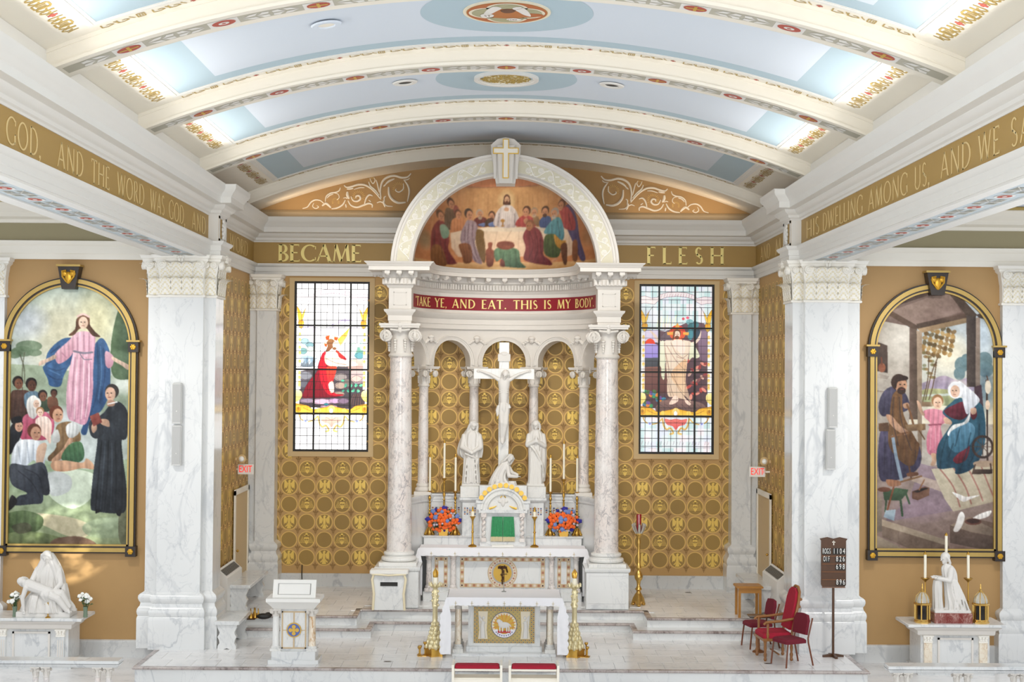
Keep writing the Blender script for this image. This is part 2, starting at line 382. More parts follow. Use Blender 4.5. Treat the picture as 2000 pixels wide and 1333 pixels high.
# ================================================================ levels and plan
UP = 0.36            # upper sanctuary floor
LOW = -0.30          # nave and aisle floor
Z_ARC, Z_FR0, Z_FR1, Z_COR = 7.53, 7.82, 8.31, 8.87
XN, XR, XS = 5.73, 5.53, 5.84           # nave frieze plane, pier ressault, sanctuary wall
YP0, YP1 = 27.42, 28.15                 # pier ressault
YB = 33.0
plan = [(-XN, -5), (-XN, YP0), (-XR, YP0), (-XR, YP1), (-XS, YP1), (-XS, YB), (XS, YB), (XS, YP1), (XR, YP1), (XR, YP0), (XN, YP0), (XN, -5)]

# ---------------------------------------------------------------- walls
def wall_with_window(name, x0, x1, wins, z0, z1, y0, y1, m):
    mb = MB(); xs = x0
    for (a, b, c, d) in wins:
        mb.box(xs, a, y0, y1, z0, z1); mb.box(a, b, y0, y1, z0, c); mb.box(a, b, y0, y1, d, z1); xs = b
    mb.box(xs, x1, y0, y1, z0, z1)
    return struct(mb.build(name, m))
WX0, WX1, WZ0, WZ1 = 3.13, 4.875, 3.465, 7.41
wall_back = wall_with_window('wall_back', -6.1, 6.1, [(-WX1, -WX0, WZ0, WZ1), (WX0, WX1, WZ0, WZ1)], LOW, 10.9, YB, YB+.25, M['tan'])
walls_s = {}
for s, nm in ((-1, 'wall_left'), (1, 'wall_right')):
    mb = MB(); x0, x1 = sorted((s*XS, s*(XS+.9)))
    mb.box(x0, x1, 27.9, YB, LOW, 9.2)
    walls_s[s] = struct(mb.build(nm, M['tan']))
# ---------------------------------------------------------------- printed wallpaper: rings, crests, eagles and lilies
M['wp_ring'] = mat('wallpaper_ring', 'DEB768', .45, .2)
M['wp_disc'] = mat('wallpaper_disc', 'A0803F', .5)
M['wp_gold'] = mat('wallpaper_gold', 'E6C260', .4, .25)
M['wp_lily'] = mat('wallpaper_lily', '93703C', .6)
M['wp_ground'] = mat('wallpaper_ground', 'BE975E', .6, var=.03)
WPM = [M['wp_ground'], M['wp_ring'], M['wp_disc'], M['wp_gold'], M['wp_lily']]
PITCH = .4085
def ell(cx, cy, rx, ry, n=10, a0=0, a1=360): return [(cx+rx*math.cos(R(a0+(a1-a0)*i/n)), cy+ry*math.sin(R(a0+(a1-a0)*i/n))) for i in range(n if a1-a0 == 360 else n+1)]
EAGLE = [[(-.12, .72), (.02, .82), (.16, .76), (.2, .62), (.1, .64), (.14, .3), (.16, -.1), (-.16, -.1), (-.14, .3)],
         [(-.14, .4), (-.3, .52), (-.42, .74), (-.6, .72), (-.62, .2), (-.6, -.3), (-.44, -.1), (-.34, -.2), (-.2, .1)],
         [(.14, .4), (.3, .52), (.42, .74), (.6, .72), (.62, .2), (.6, -.3), (.44, -.1), (.34, -.2), (.2, .1)],
         [(-.13, -.1), (.13, -.1), (.26, -.82), (.1, -.76), (0, -.84), (-.1, -.76), (-.26, -.82)],
         [(-.16, -.12), (-.28, -.34), (-.46, -.5), (-.4, -.62), (-.22, -.48), (-.1, -.3)],
         [(.16, -.12), (.28, -.34), (.46, -.5), (.4, -.62), (.22, -.48), (.1, -.3)]]
CREST = [ell(0, .66, .16, .2, 8), [(-.36, .58), (.36, .58), (.26, .48), (-.26, .48)],
         [(-.3, .3), (.3, .3), (.3, .04), (.2, .04), (.14, .16), (.0, .06), (-.14, .16), (-.2, .04), (-.3, .04)],
         [(-.28, -.02), (-.12, -.12), (0, 0), (.12, -.12), (.28, -.02), (.24, -.2), (.12, -.22), (0, -.12), (-.12, -.22), (-.24, -.2)],
         [(-.22, -.26), (0, -.18), (.22, -.26), (.14, -.44), (0, -.6), (-.14, -.44)]]
for s in (-1, 1):
    for k in range(5):
        for j in range(k+1):
            cx, cy, e = s*.52+(j-k/2)*.15, .32-.17*k, .058
            CREST.append([(cx-e, cy), (cx, cy-e*1.2), (cx+e, cy), (cx, cy+e*1.2)])
LILY = [[(0, 1), (.18, .45), (.1, -.05), (-.1, -.05), (-.18, .45)], [(-.14, .1), (-.3, .5), (-.6, .42), (-.68, .1), (-.5, .22), (-.3, -.05), (-.12, -.12)],
        [(.14, .1), (.3, .5), (.6, .42), (.68, .1), (.5, .22), (.3, -.05), (.12, -.12)], [(-.3, -.14), (.3, -.14), (.3, -.26), (-.3, -.26)],
        [(-.1, -.26), (.1, -.26), (.05, -.7), (-.05, -.7)], [(-.2, -.28), (-.12, -.28), (-.3, -.6)], [(.2, -.28), (.12, -.28), (.3, -.6)]]
def wallpaper(name, a0, a1, z0, z1, place, parent, anchor, row0, holes=()):
    mb = MB()
    def flat(poly, d, m):
        n = len(poly); mb.add([place(a, b, d) for a, b in poly], [tuple(range(n))], m)
    # ground cut round the window openings
    xs = sorted([a0, a1]+[h for q in holes for h in q[:2]]); zs = sorted([z0, z1]+[h for q in holes[:1] for h in q[2:]])
    for i in range(len(xs)-1):
        for j in range(len(zs)-1):
            cx, cz = (xs[i]+xs[i+1])/2, (zs[j]+zs[j+1])/2
            if any(q[0] < cx < q[1] and q[2] < cz < q[3] for q in holes): continue
            flat([(xs[i], zs[j]), (xs[i+1], zs[j]), (xs[i+1], zs[j+1]), (xs[i], zs[j+1])], .002, 0)
    r = PITCH*.475
    k0, k1 = math.ceil((a0-anchor)/PITCH), math.floor((a1-anchor)/PITCH)
    for k in range(k0, k1+1):
        ca = anchor+k*PITCH
        for j in range(-20, 40):
            cz = row0+j*PITCH
            if cz-r < z0+.1 or cz > z1: continue
            hid = any(q[0]-.02 < ca < q[1]+.02 and q[2] < cz < q[3] for q in holes)
            clip = [q for q in holes if q[0]-r < ca < q[1]+r and q[2]-r < cz < q[3]+r]
            def cut(pl):
                for q in clip:
                    if ca <= q[0]: pl = [(min(x, q[0]), y) for x, y in pl]
                    elif ca >= q[1]: pl = [(max(x, q[1]), y) for x, y in pl]
                    elif cz <= q[2]: pl = [(x, min(y, q[2])) for x, y in pl]
                    else: pl = [(x, max(y, q[3])) for x, y in pl]
                return pl
            if not hid:
                flat(cut(ell(ca, cz, r, r, 32)), .003, 1); flat(cut(ell(ca, cz, r*.885, r*.885, 32)), .004, 2)
                if j % 2 == 0 and k % 2 == 0:
                    for p in CREST: flat(cut([(ca+x*r*.95, cz+y*r*.95) for x, y in p]), .005, 3)
                elif j % 2 and k % 2:
                    for p in EAGLE: flat(cut([(ca+x*r, cz+y*r) for x, y in p]), .005, 3)
            la, lz = ca+PITCH/2, cz-PITCH/2
            if la < a1 and not any(q[0] < la < q[1] and q[2] < lz < q[3] for q in holes):
                for p in LILY: flat([(la+x*.1, lz+y*.12) for x, y in p], .0045, 4)
    return mb.build(name, WPM, parent, smooth=0)
CAS = .115
wallpaper('wallpaper', -5.38, 5.38, .66, Z_ARC, lambda a, b, d: (a, YB-d, b), wall_back, -4.535, 3.06,
          [(-WX1-.02, -WX0+.02, WZ0-.02, WZ1+.02), (WX0-.02, WX1+.02, WZ0-.02, WZ1+.02)])
for s in (-1, 1):
    wallpaper('wallpaper', 28.2, 32.8, .9, Z_ARC, lambda a, b, d, s=s: (s*(XS-d), a, b), walls_s[s], 28.4, 3.06)
# wall base of the sanctuary: marble board with a white ledge
bpath = [(-XS, 28.2), (-XS, YB), (XS, YB), (XS, 28.2)]
struct(MB().sweep(bpath, [(0, UP), (.05, UP), (.05, .60), (.06, .62), (.06, .655), (0, .66)]).build('baseboard_back', M['marble']))

# ---------------------------------------------------------------- entablature: architrave, inscribed frieze, cornice
struct(MB().sweep(plan, [(-.3, Z_ARC), (.05, Z_ARC), (.05, Z_ARC+.09), (.065, Z_ARC+.1), (.065, Z_ARC+.2), (.085, Z_ARC+.21), (.11, Z_FR0-.05), (.12, Z_FR0-.03), (.12, Z_FR0-.008), (0, Z_FR0), (-.3, Z_FR0)]).build('trim_1', M['white']))
frieze = struct(MB().sweep(plan, [(.004, Z_FR0-.01), (.004, Z_FR1+.01)], caps=False).build('trim_2', M['olive']))
CPROF = [(-.3, Z_FR1), (.02, Z_FR1), (.03, Z_FR1+.03), (.06, Z_FR1+.05), (.07, Z_FR1+.1), (.1, Z_FR1+.115), (.14, Z_FR1+.15), (.16, Z_FR1+.2), (.29, Z_FR1+.215), (.29, Z_FR1+.33),
         (.31, Z_FR1+.35), (.33, Z_FR1+.39), (.37, Z_FR1+.43), (.4, Z_FR1+.48), (.4, Z_COR-.02), (.41, Z_COR), (-.3, Z_COR+.01)]
struct(MB().sweep(plan, CPROF).build('trim_3', M['white']))
# white dado blocks on the piers with a gilt panel and relief flower
for s in (-1, 1):
    mb = MB(); x = s*XR
    a, b = sorted((x, x-s*.012))
    mb.box(min(s*XN, s*XR), max(s*XN, s*XR), YP0-.012, YP0, Z_FR0, Z_FR1)
    mb.box(a, b, YP0, YP0+.1, Z_FR0, Z_FR1); mb.box(a, b, YP1-.1, YP1, Z_FR0, Z_FR1)
    mb.box(a, b, YP0, YP1, Z_FR0, Z_FR0+.05); mb.box(a, b, YP0, YP1, Z_FR1-.05, Z_FR1)
    o = mb.build('frieze_block', M['white'], frieze)
    mb = MB(); yc = (YP0+YP1)/2; zc = (Z_FR0+Z_FR1)/2
    for k in range(5):
        z = zc-.16+k*.08
        for q in (-1, 1): mb.ball((x-s*.02, yc+q*(.07-.02*abs(k-2)), z), (.035, .06, .045), 8, 6)
    mb.ball((x-s*.03, yc, zc), (.04, .05, .18), 8, 8)
    mb.build('relief_ornament', M['white'], o)
# inscriptions
def word_side(text, s, p0, p1, z0=7.90, h=.335, dull=True):
    y0 = at_side(p0, 400, s*XN)[0]; y1 = at_side(p1, 400, s*XN)[0]; L = abs(y1-y0); d = 1 if y1 > y0 else -1
    polys, _ = lettering(text, L, .14, T=.1, t=.06, sf=.04)
    letter_mesh(polys, lambda a, b, e: (s*(XN-.006-e), y0+d*a, z0+h*b)).build('lettering', M['gold_text_dull'], frieze, 0)
for tx, a, b in (('GOD,', 8, 77), ('AND', 109, 160), ('THE', 176, 212), ('WORD', 227, 280), ('WAS', 292, 320), ('GOD,', 329, 361), ('AND', 374, 401)):
    word_side(tx, -1, a, b)
for tx, a, b in (('HIS', 1576, 1601), ('DWELLING', 1608, 1686), ('AMONG', 1697, 1774), ('US,', 1787, 1817), ('AND', 1838, 1897), ('WE', 1912, 1954), ('SAW', 1976, 2052)):
    word_side(tx, 1, a, b)
for tx, s, y0, y1 in (('THE', -1, 28.05, 29.5), ('WORD', -1, 30.1, 32.2), ('AND', 1, 32.4, 31.2), ('MADE', 1, 30.6, 28.3)):
    polys, _ = lettering(tx, abs(y1-y0), .14, T=.09, t=.05, sf=.04); d = 1 if y1 > y0 else -1
    letter_mesh(polys, lambda a, b, e: (s*(XS-.006-e), y0+d*a, 7.9+.335*b)).build('lettering', M['gold_text_dull'], frieze, 0)
for tx, p0, p1, py in (('BECAME', 543, 706, 511), ('FLESH', 1263, 1414, 516)):
    x0, z0 = at_depth(p0, py, YB); x1, _ = at_depth(p1, py, YB)
    polys, _ = lettering(tx, x1-x0, .05 if tx == 'BECAME' else .42, T=.18, t=.07)
    letter_mesh(polys, lambda a, b, e: (x0+a, YB-.006-e, z0+.4*b)).build('lettering', M['gold_text'], frieze, 0)

# ---------------------------------------------------------------- nave beams with painted soffit, aisle ceilings and aisle end walls
XO = 6.52
M['soffit_blue'] = mat('soffit_grey_blue', 'C3CDD2', .6)
M['rosette_red'] = mat('rosette_red', 'B4584A', .6)
M['ornament_grey'] = mat('ornament_grey', 'B9B5A6', .6)
M['ornament_gold'] = mat('ornament_gold', 'B59A55', .5, .15)
for s in (-1, 1):
    a, b = sorted((s*(XN+.02), s*XO)); mb = MB(); mb.box(a, b, -5, 27.6, Z_ARC+.02, 9.3)
    for q0, q1 in ((XN-.03, 5.86), (6.34, XO+.05)):
        p, q = sorted((s*q0, s*q1)); mb.box(p, q, -5, 27.4, Z_ARC-.03, Z_ARC+.05)
    beam = struct(mb.build('trim_4' if s < 0 else 'trim_5', M['white']))
    mb = MB(); p, q = sorted((s*5.86, s*6.34)); mb.box(p, q, -5, 27.3, Z_ARC-.012, Z_ARC+.03, 0)
    y = 6.0
    while y < 27.0:
        def S(pts, m, d): mb.add([(s*(6.1+v), y+u, Z_ARC-.012-d) for u, v in pts], [tuple(range(len(pts)))], m)
        S(ell(0, 0, .2, .12, 14), 1, .004); S(ell(0, 0, .14, .085, 14), 2, .006); S(ell(0, 0, .05, .03, 8), 1, .008)
        for e in (-1, 1):
            S([(.56, e*.0), (.6, e*.0), (.24, e*.16), (.2, e*.16)], 1, .004)
            for t in (.28, .36, .44):
                S([(t, e*.02), (t+.03, e*.02), (t+.10, e*.14), (t+.05, e*.15)], 3, .005)
                S([(1.13-t, e*.02), (1.1-t, e*.02), (1.03-t, e*.14), (1.08-t, e*.15)], 3, .005)
        S([(.54, -.17), (.59, -.17), (.59, .17), (.54, .17)], 1, .006)
        y += 1.13
    mb.build('soffit_ornament', [M['soffit_blue'], M['white'], M['rosette_red'], M['ornament_grey']], beam, 0)
    # aisle ceiling and end wall
    a, b = sorted((s*6.4, s*11.2))
    mb = MB(); mb.box(a, b, -5, 28.2, 8.62, 8.75)
    struct(mb.build('ceiling_aisle_left' if s < 0 else 'ceiling_aisle_right', M['blue_pale']))
    mb = MB(); mb.box(a, b, 28.0, 28.3, LOW, 8.7)
    wa = struct(mb.build('wall_aisle_left' if s < 0 else 'wall_aisle_right', M['tan']))
    pth = [(a, 28.0), (b, 28.0)]
    mb = MB().sweep(pth, [(0, 7.48), (.07, 7.48), (.07, 7.58), (.085, 7.6), (.085, 7.74), (.12, 7.78), (.13, 7.84), (0, 7.86)]); mb.build('architrave', M['cream'], wa)
    M['aisle_frieze'] = M.get('aisle_frieze') or mat('aisle_frieze_paint', '9C9271', .6)
    MB().sweep(pth, [(0, 7.86), (.012, 7.86), (.012, 8.2), (0, 8.2)]).build('frieze_band', M['aisle_frieze'], wa)
    MB().sweep(pth, [(0, 8.19), (.05, 8.2), (.08, 8.26), (.2, 8.3), (.2, 8.38), (.3, 8.44), (.34, 8.5), (.36, 8.55), (.42, 8.56), (.42, 8.62), (0, 8.63)]).build('cornice', M['cream'], wa)
    MB().sweep(pth, [(.43, 8.56), (.55, 8.56), (.55, 8.61), (.43, 8.61)]).build('gilt_strip', M['ornament_gold'], wa)
    MB().sweep(pth, [(0, LOW), (.05, LOW), (.05, -.04), (.06, -.02), (.06, .03), (0, .04)]).build('skirting', M['marble'], wa)

# ---------------------------------------------------------------- barrel vault
RV, ZV = 15.3, 10.43
def vz(x, off=0): return ZV-RV+math.sqrt((RV+off*0)**2-x*x)+off
def arc_patch(mb, x0, x1, y0, y1, off, m=0, n=None, thick=0):
    n = n or max(2, int(abs(x1-x0)/.25)); vs = []; fs = []
    for i in range(n+1):
        x = x0+(x1-x0)*i/n; z = vz(x, off); vs += [(x, y0, z), (x, y1, z)]
    for i in range(n): fs.append((2*i, 2*i+2, 2*i+3, 2*i+1))
    mb.add(vs, fs, m)
def arc_solid(mb, x0, x1, y0, y1, o0, o1, m=0):
    n = max(2, int(abs(x1-x0)/.25)); vs = []; fs = []
    for i in range(n+1):
        x = x0+(x1-x0)*i/n
        vs += [(x, y0, vz(x, o0)), (x, y1, vz(x, o0)), (x, y1, vz(x, o1)), (x, y0, vz(x, o1))]
    for i in range(n):
        for k in range(4): l = (k+1) % 4; fs.append((4*i+k, 4*i+4+k, 4*i+4+l, 4*i+l))
    fs += [(0, 1, 2, 3), (4*n+3, 4*n+2, 4*n+1, 4*n)]
    mb.add(vs, fs, m)
ceiling = struct((lambda mb: (arc_solid(mb, -6.3, 6.3, -5, YB, 0, .2), mb)[1])(MB()).build('ceiling', M['cream']))
RIBS = [8.75, 13.25, 17.72, 22.18, 26.7]; RW = .62
def on_vault(mb, pts, off, m):
    mb.add([(x, y, vz(x, off)) for x, y in pts], [tuple(range(len(pts)))], m)
RIBM = [M['ornament_grey'], M['white'], M['rosette_red'], M['gilt']]
def rib(name, y0, y1, ornament=True):
    mb = MB(); X = 5.75
    arc_solid(mb, -X, X, y0, y1, -.26, .05); arc_solid(mb, -X, X, y0-.018, y0, -.05, .02)
    arc_solid(mb, -X, X, y0-.025, y0+.02, -.275, -.23)
    o = struct(mb.build(name, M['cream']))
    if not ornament: return o
    mb = MB(); yc = y0+.3; hw = .14
    arc_patch(mb, -5.6, 5.6, yc-hw, yc+hw, -.262, 0)
    k = -5
    for k in range(-5, 6):
        x = k*1.2
        if abs(x) > 5.5: continue
        def S(pts, off, m): on_vault(mb, [(x+u, yc+v) for u, v in pts], off, m)
        S([(-.19, -hw), (.19, -hw), (.19, hw), (-.19, hw)], -.264, 1)
        S(ell(0, 0, .15, .125, 16), -.267, 2)
        if k % 2:
            S(ell(0, 0, .07, .055, 10), -.27, 1); S(ell(0, 0, .03, .025, 8), -.272, 2)
        else:
            S([(-.12, -.02), (.12, -.02), (.12, .02), (-.12, .02)], -.27, 3); S([(-.02, -.1), (.02, -.1), (.02, .1), (-.02, .1)], -.27, 3)
        for e in (-1, 1):
            for f in (-1, 1):
                S([(e*.24, f*.01), (e*.4, f*.03), (e*.44, f*.12), (e*.34, f*.1), (e*.3, f*.06)], -.266, 1)
                S([(e*.42, f*.01), (e*.57, f*.02), (e*.58, f*.1), (e*.5, f*.12), (e*.47, f*.06)], -.266, 1)
    mb.build('painted_band', RIBM, o, 0)
    return o
nb = 6
for i, y in enumerate(RIBS): rib('trim_%d' % (nb+i), y, y+RW)
wall_rib = rib('trim_%d' % (nb+len(RIBS)), 31.7, YB, False)
# blue coffers between the ribs with stencilled strips
def stencil(mb, path, u0, u1, h, pitch):
    """greek-key like scroll ornament; path(u, v) -> point"""
    n = max(1, round((u1-u0)/pitch)); p = (u1-u0)/n
    def line(pts, w, m=0):
        for (a, b), (c, d) in zip(pts[:-1], pts[1:]):
            dx, dy = c-a, d-b; l = math.hypot(dx, dy) or 1; nx, ny = -dy/l*w/2, dx/l*w/2
            mb.add([path(a-nx, b-ny), path(c-nx, d-ny), path(c+nx, d+ny), path(a+nx, b+ny)], [(0, 1, 2, 3)], m)
    for i in range(n):
        c = u0+p*(i+.5); w = h*.13
        a = h*.35
        line([(c-a, -h/2), (c+a, -h/2), (c+a, h/2), (c-a, h/2), (c-a, -h/2)], w); line([(c-a*.3, -h*.3), (c-a*.3, h*.3)], w); line([(c+a*.4, -h*.3), (c+a*.4, h*.3)], w)
        for e in (-1, 1):
            for t in range(2):
                x = c+e*(p*.17+t*p*.15); r = p*.055
                line([(x-r, -h*.45), (x-r, h*.4), (x, h*.48), (x+r, h*.2), (x+r*.5, -h*.1), (x-r*.2, -h*.05)], w*1.1)
                line([(x+r*1.2, -h*.45), (x+r*1.4, -h*.1), (x+r*2.0, h*.3)], w)
        q = c+p*.5
        if q < u1:
            line([(q-h*.3, 0), (q+h*.3, 0)], h*.25, 1); line([(q, -h*.3), (q, h*.3)], h*.25, 1)
bays = []
for i in range(len(RIBS)):
    y0 = RIBS[i]+RW; y1 = RIBS[i+1] if i+1 < len(RIBS) else 31.7
    bays.append((y0, y1))
M['blue_disc'] = M['blue']
for i, (y0, y1) in enumerate(bays):
    a, b, X = y0+.36, y1-.36, 5.03
    mb = MB()
    for i0, o_, z_ in ((0, .07, -.008), (.05, .12, -.016)):
        arc_solid(mb, -X-o_, X+o_, a-o_, a-i0, z_, 0); arc_solid(mb, -X-o_, X+o_, b+i0, b+o_, z_, 0)
        for s in (-1, 1): arc_solid(mb, s*(X+i0), s*(X+o_), a-i0+.001, b+i0-.001, z_-.0005, 0)
    mb.build('panel_moulding', M['white'], ceiling)
    mb = MB(); arc_patch(mb, -X, X, a, b, -.004, 0)
    arc_patch(mb, -X+.62, X-.62, a+.36, b-.36, -.008, 1)
    yc = (a+b)/2-.3; rh = 1.22 if i < len(bays)-1 else .01; xs = [rh*math.cos(PI-PI*k/40) for k in range(41)]; vs = []
    for x in xs: e = math.sqrt(max(0, rh*rh-x*x)); vs += [(x, yc-e, vz(x, -.011)), (x, yc+e, vz(x, -.011))]
    mb.add(vs, [(2*k, 2*k+2, 2*k+3, 2*k+1) for k in range(40)], 0)
    mb.build('panel', [M['blue'], M['blue_pale']], ceiling, 0)
    mb = MB(); stencil(mb, lambda u, v: (u, b+.262+v, vz(u, -.006)), -5.2, 5.2, .13, 1.23)
    for s in (-1, 1): stencil(mb, lambda u, v, s=s: (s*(X+.30+v), u, vz(X+.30+v, -.006)), a-.1, b+.1, .19, .95)
    mb.build('stencil_strip', [M['ornament_gold'], M['rosette_red']], ceiling, 0)

# lunette wall scrollwork (raised plaster)
def spline(pts, n=10, closed=False):
    out = []; N = len(pts)
    for i in range(N if closed else N-1):
        g = lambda k: pts[k % N] if closed else pts[max(0, min(N-1, k))]
        p0, p1, p2, p3 = g(i-1), g(i), g(i+1), g(i+2)
        for k in range(n):
            t = k/n; out.append(tuple(.5*(2*b+(c-a)*t+(2*a-5*b+4*c-d)*t*t+(3*b-3*c+d-a)*t**3) for a, b, c, d in zip(p0, p1, p2, p3)))
    if not closed: out.append(pts[-1])
    return out
def taper(n, r, tip=.25): return [r*(tip+(1-tip)*math.sin(PI*(.12+.76*i/(n-1)))) for i in range(n)]
SCR = [  # strokes in photo-crop units (2000 x 870 over 230 x 100 px)
    ([(10, 675), (90, 650), (150, 570), (220, 530), (310, 540), (370, 590)], 16), ([(200, 580), (180, 640), (230, 675), (280, 650), (250, 625)], 12),
    ([(340, 630), (400, 590), (450, 620), (490, 665)], 26), ([(395, 560), (410, 470), (480, 415), (570, 400), (630, 370), (650, 320)], 16), ([(540, 410), (610, 430), (630, 490), (590, 530)], 10),
    ([(500, 680), (600, 665), (690, 610), (735, 530)], 18), ([(715, 280), (760, 315), (850, 300), (950, 270), (1060, 275), (1150, 320), (1240, 400), (1340, 520)], 22),
    ([(760, 345), (820, 340), (870, 330)], 20), ([(770, 390), (770, 450), (800, 510)], 30), ([(830, 470), (870, 540), (940, 550), (990, 510), (970, 460), (920, 465), (915, 500)], 20),
    ([(780, 540), (830, 620), (930, 655), (1040, 620), (1130, 590), (1190, 610), (1190, 660)], 20), ([(1060, 600), (1090, 500), (1140, 445), (1200, 460)], 18), ([(1130, 530), (1170, 560)], 12),
    ([(1130, 220), (1160, 290), (1240, 360), (1310, 450)], 16), ([(1260, 190), (1285, 280), (1310, 400)], 14), ([(1150, 160), (1200, 250), (1240, 200), (1220, 150)], 12),
    ([(1340, 500), (1330, 350), (1370, 210), (1460, 140), (1570, 120), (1690, 150), (1790, 140), (1850, 80)], 24), ([(1720, 190), (1790, 185), (1830, 155)], 12),
    ([(1740, 200), (1800, 290), (1820, 400), (1790, 560)], 20), ([(1760, 570), (1640, 580), (1540, 530), (1480, 440), (1470, 310)], 28), ([(1720, 250), (1720, 340), (1650, 395), (1590, 370), (1600, 340)], 14),
    ([(1270, 580), (1330, 560), (1390, 590), (1440, 630), (1540, 640)], 14), ([(1400, 560), (1395, 490), (1425, 465)], 14), ([(1380, 540), (1390, 590), (1410, 650)], 22), ([(700, 500), (740, 490), (770, 510)], 12), ([(740, 600), (750, 660)], 16),
    ([(1420, 260), (1480, 210), (1570, 170)], 22), ([(1380, 300), (1430, 260)], 16), ([(880, 350), (980, 320), (1060, 320)], 12), ([(420, 500), (470, 450), (530, 430)], 14)]
RAYS = [(960, 470, 110), (1640, 330, 110), (570, 560, 70), (1200, 200, 60)]
for s in (-1, 1):
    mb = MB()
    def cp(u, v):
        px, py = 590+u*.115, 330+v*.115
        x, z = at_depth(px, py, YB); return (x, z) if s < 0 else (-x+.02, z-.02)
    for pts, w in SCR:
        q = spline([cp(*p) for p in pts], 6); n = len(q); r = w*.115*YB/2778*.85
        mb.tube([(x, YB-.006, z) for x, z in q], taper(n, r), 6)
    for (u, v, r0) in RAYS:
        for k in range(14):
            a = PI*(-.15+1.3*k/13); p = [cp(u+math.cos(a)*r0*f, v-math.sin(a)*r0*f) for f in (.55, .8, 1.0)]
            mb.tube([(x, YB-.003, z) for x, z in p], [.004, .009, .003], 5, 1)
    mb.build('scroll_relief', [M['cream'], mat('scroll_ochre', 'D9B878', .6)], wall_back)
MB().sweep([(-5.75, YB), (5.75, YB)], [(0, 8.8), (.1, 8.8), (.1, 9.0), (.06, 9.05), (0, 9.07)]).build('lunette_ledge', M['tan_dark'], wall_back)

# ---------------------------------------------------------------- floors, platform and steps
struct(MB().box(-14, 14, -5, 29, LOW-.2, LOW).build('floor', M['tile']))
XPL, YF = 6.6, 25.6
base_m = mat('floor_joint', 'C9C7C4', .4)
plat = struct(MB().box(-XPL+.03, XPL-.03, YF+.03, YB, LOW, -.012).build('floor_platform', M['marble']))
JX0, JX1, YU, YUC, YL, YLC = 2.95, 2.62, 28.97, 29.82, 28.5, 29.33
def step_poly(j, ys, yc): return [(-5.84, ys), (-j, ys), (-j, yc), (j, yc), (j, ys), (5.84, ys), (5.84, YB), (-5.84, YB)]
st2 = struct(MB().prism(step_poly(JX1, YL+.04, YLC+.04), -.012, UP/2-.012, 'xy').build('floor_step', M['marble']))
st1 = struct(MB().prism(step_poly(JX0, YU+.04, YUC+.04), UP/2-.012, UP-.012, 'xy').build('floor_upper', M['marble']))
def nosing(path, z, par, m=M['nosing']):
    MB().sweep(path, [(-.1, z-.03), (0, z-.045), (.012, z-.03), (.012, z-.012), (0, z), (-.1, z)]).build('nosing', m, par)
nosing([(-XPL, 28.0), (-XPL, YF), (XPL, YF), (XPL, 28.0)], 0, plat)
nosing([(-5.6, YL), (-JX1, YL), (-JX1, YLC), (JX1, YLC), (JX1, YL), (5.6, YL)], UP/2, st2)
nosing([(-5.6, YU), (-JX0, YU), (-JX0, YUC), (JX0, YUC), (JX0, YU), (5.6, YU)], UP, st1)
TW, TD = .45, .62
tile_me = MB().bbox(-TW/2+.002, TW/2-.002, -TD/2+.002, TD/2-.002, -.012, 0, .003).mesh('tile', M['tile'], 0)
def lay(par, z, x0, x1, y0, y1, keep):
    j = 0; y = y0+TD/2
    while y-TD/2 < y1-.05:
        sy = min(1, (y1-(y-TD/2))/TD); x = x0+TW/2-(TW/2 if j % 2 else 0)
        while x-TW/2 < x1-.04:
            a, b = max(x-TW/2, x0), min(x+TW/2, x1)
            if b-a > .05 and keep((a+b)/2, y-TD/2+TD*sy/2):
                link('tile', tile_me, par, ((a+b)/2, y-TD/2+TD*sy/2, z), None, ((b-a)/TW, sy, 1))
            x += TW
        y += TD; j += 1
lay(plat, 0, -XPL+.1, XPL-.1, YF+.1, YLC+.02, lambda x, y: (y < YL+.05 or abs(x) < JX1) and not (abs(x) > 5.5 and y > 27.4))
lay(st1, UP, -5.84, 5.84, YU+.1, YB, lambda x, y: (y > YUC+.2 or abs(x) > JX0+.1) and not (abs(x) < 1.75 and y > 31.2) and not (1.9 < abs(x) < 2.6 and 30.0 < y < 30.7))
# ================================================================ capitals, piers and pilasters
M['cap_cream'] = mat('capital_cream', 'EFEBE2', .5)
M['cap_gilt'] = mat('capital_pale_gilt', 'E4DABC', .5)
def leaf_mesh():
    mb = MB(); nu, nv = 8, 10; vs = []; fs = []; mm = []
    for j in range(nv+1):
        v = j/nv; w = .5*(1-.12*math.cos(v*PI*6))*(1 if v < .75 else math.sqrt(max(.02, 1-((v-.75)/.27)**2)))
        for i in range(nu+1):
            u = -1+2*i/nu
            d = .10+.12*v+(.55*((v-.72)/.28)**2 if v > .72 else 0)+.10*(1-abs(u))+.05*math.cos((v*9+abs(u)*2.6)*PI)*(1-abs(abs(u)-.5))
            z = v-(.10*((v-.8)/.2)**2 if v > .8 else 0)
            vs.append((u*w, -d, z))
    for j in range(nv):
        for i in range(nu):
            fs.append((j*(nu+1)+i, j*(nu+1)+i+1, (j+1)*(nu+1)+i+1, (j+1)*(nu+1)+i)); mm.append(1 if (j+abs(i-3.5)//1) % 3 == 0 else 0)
    b = mb.mark(); mb.add(vs, fs); mb.m = [int(x) for x in mm]
    return mb.mesh('leaf', [M['cap_cream'], M['cap_gilt']], 60)
LEAF = leaf_mesh()
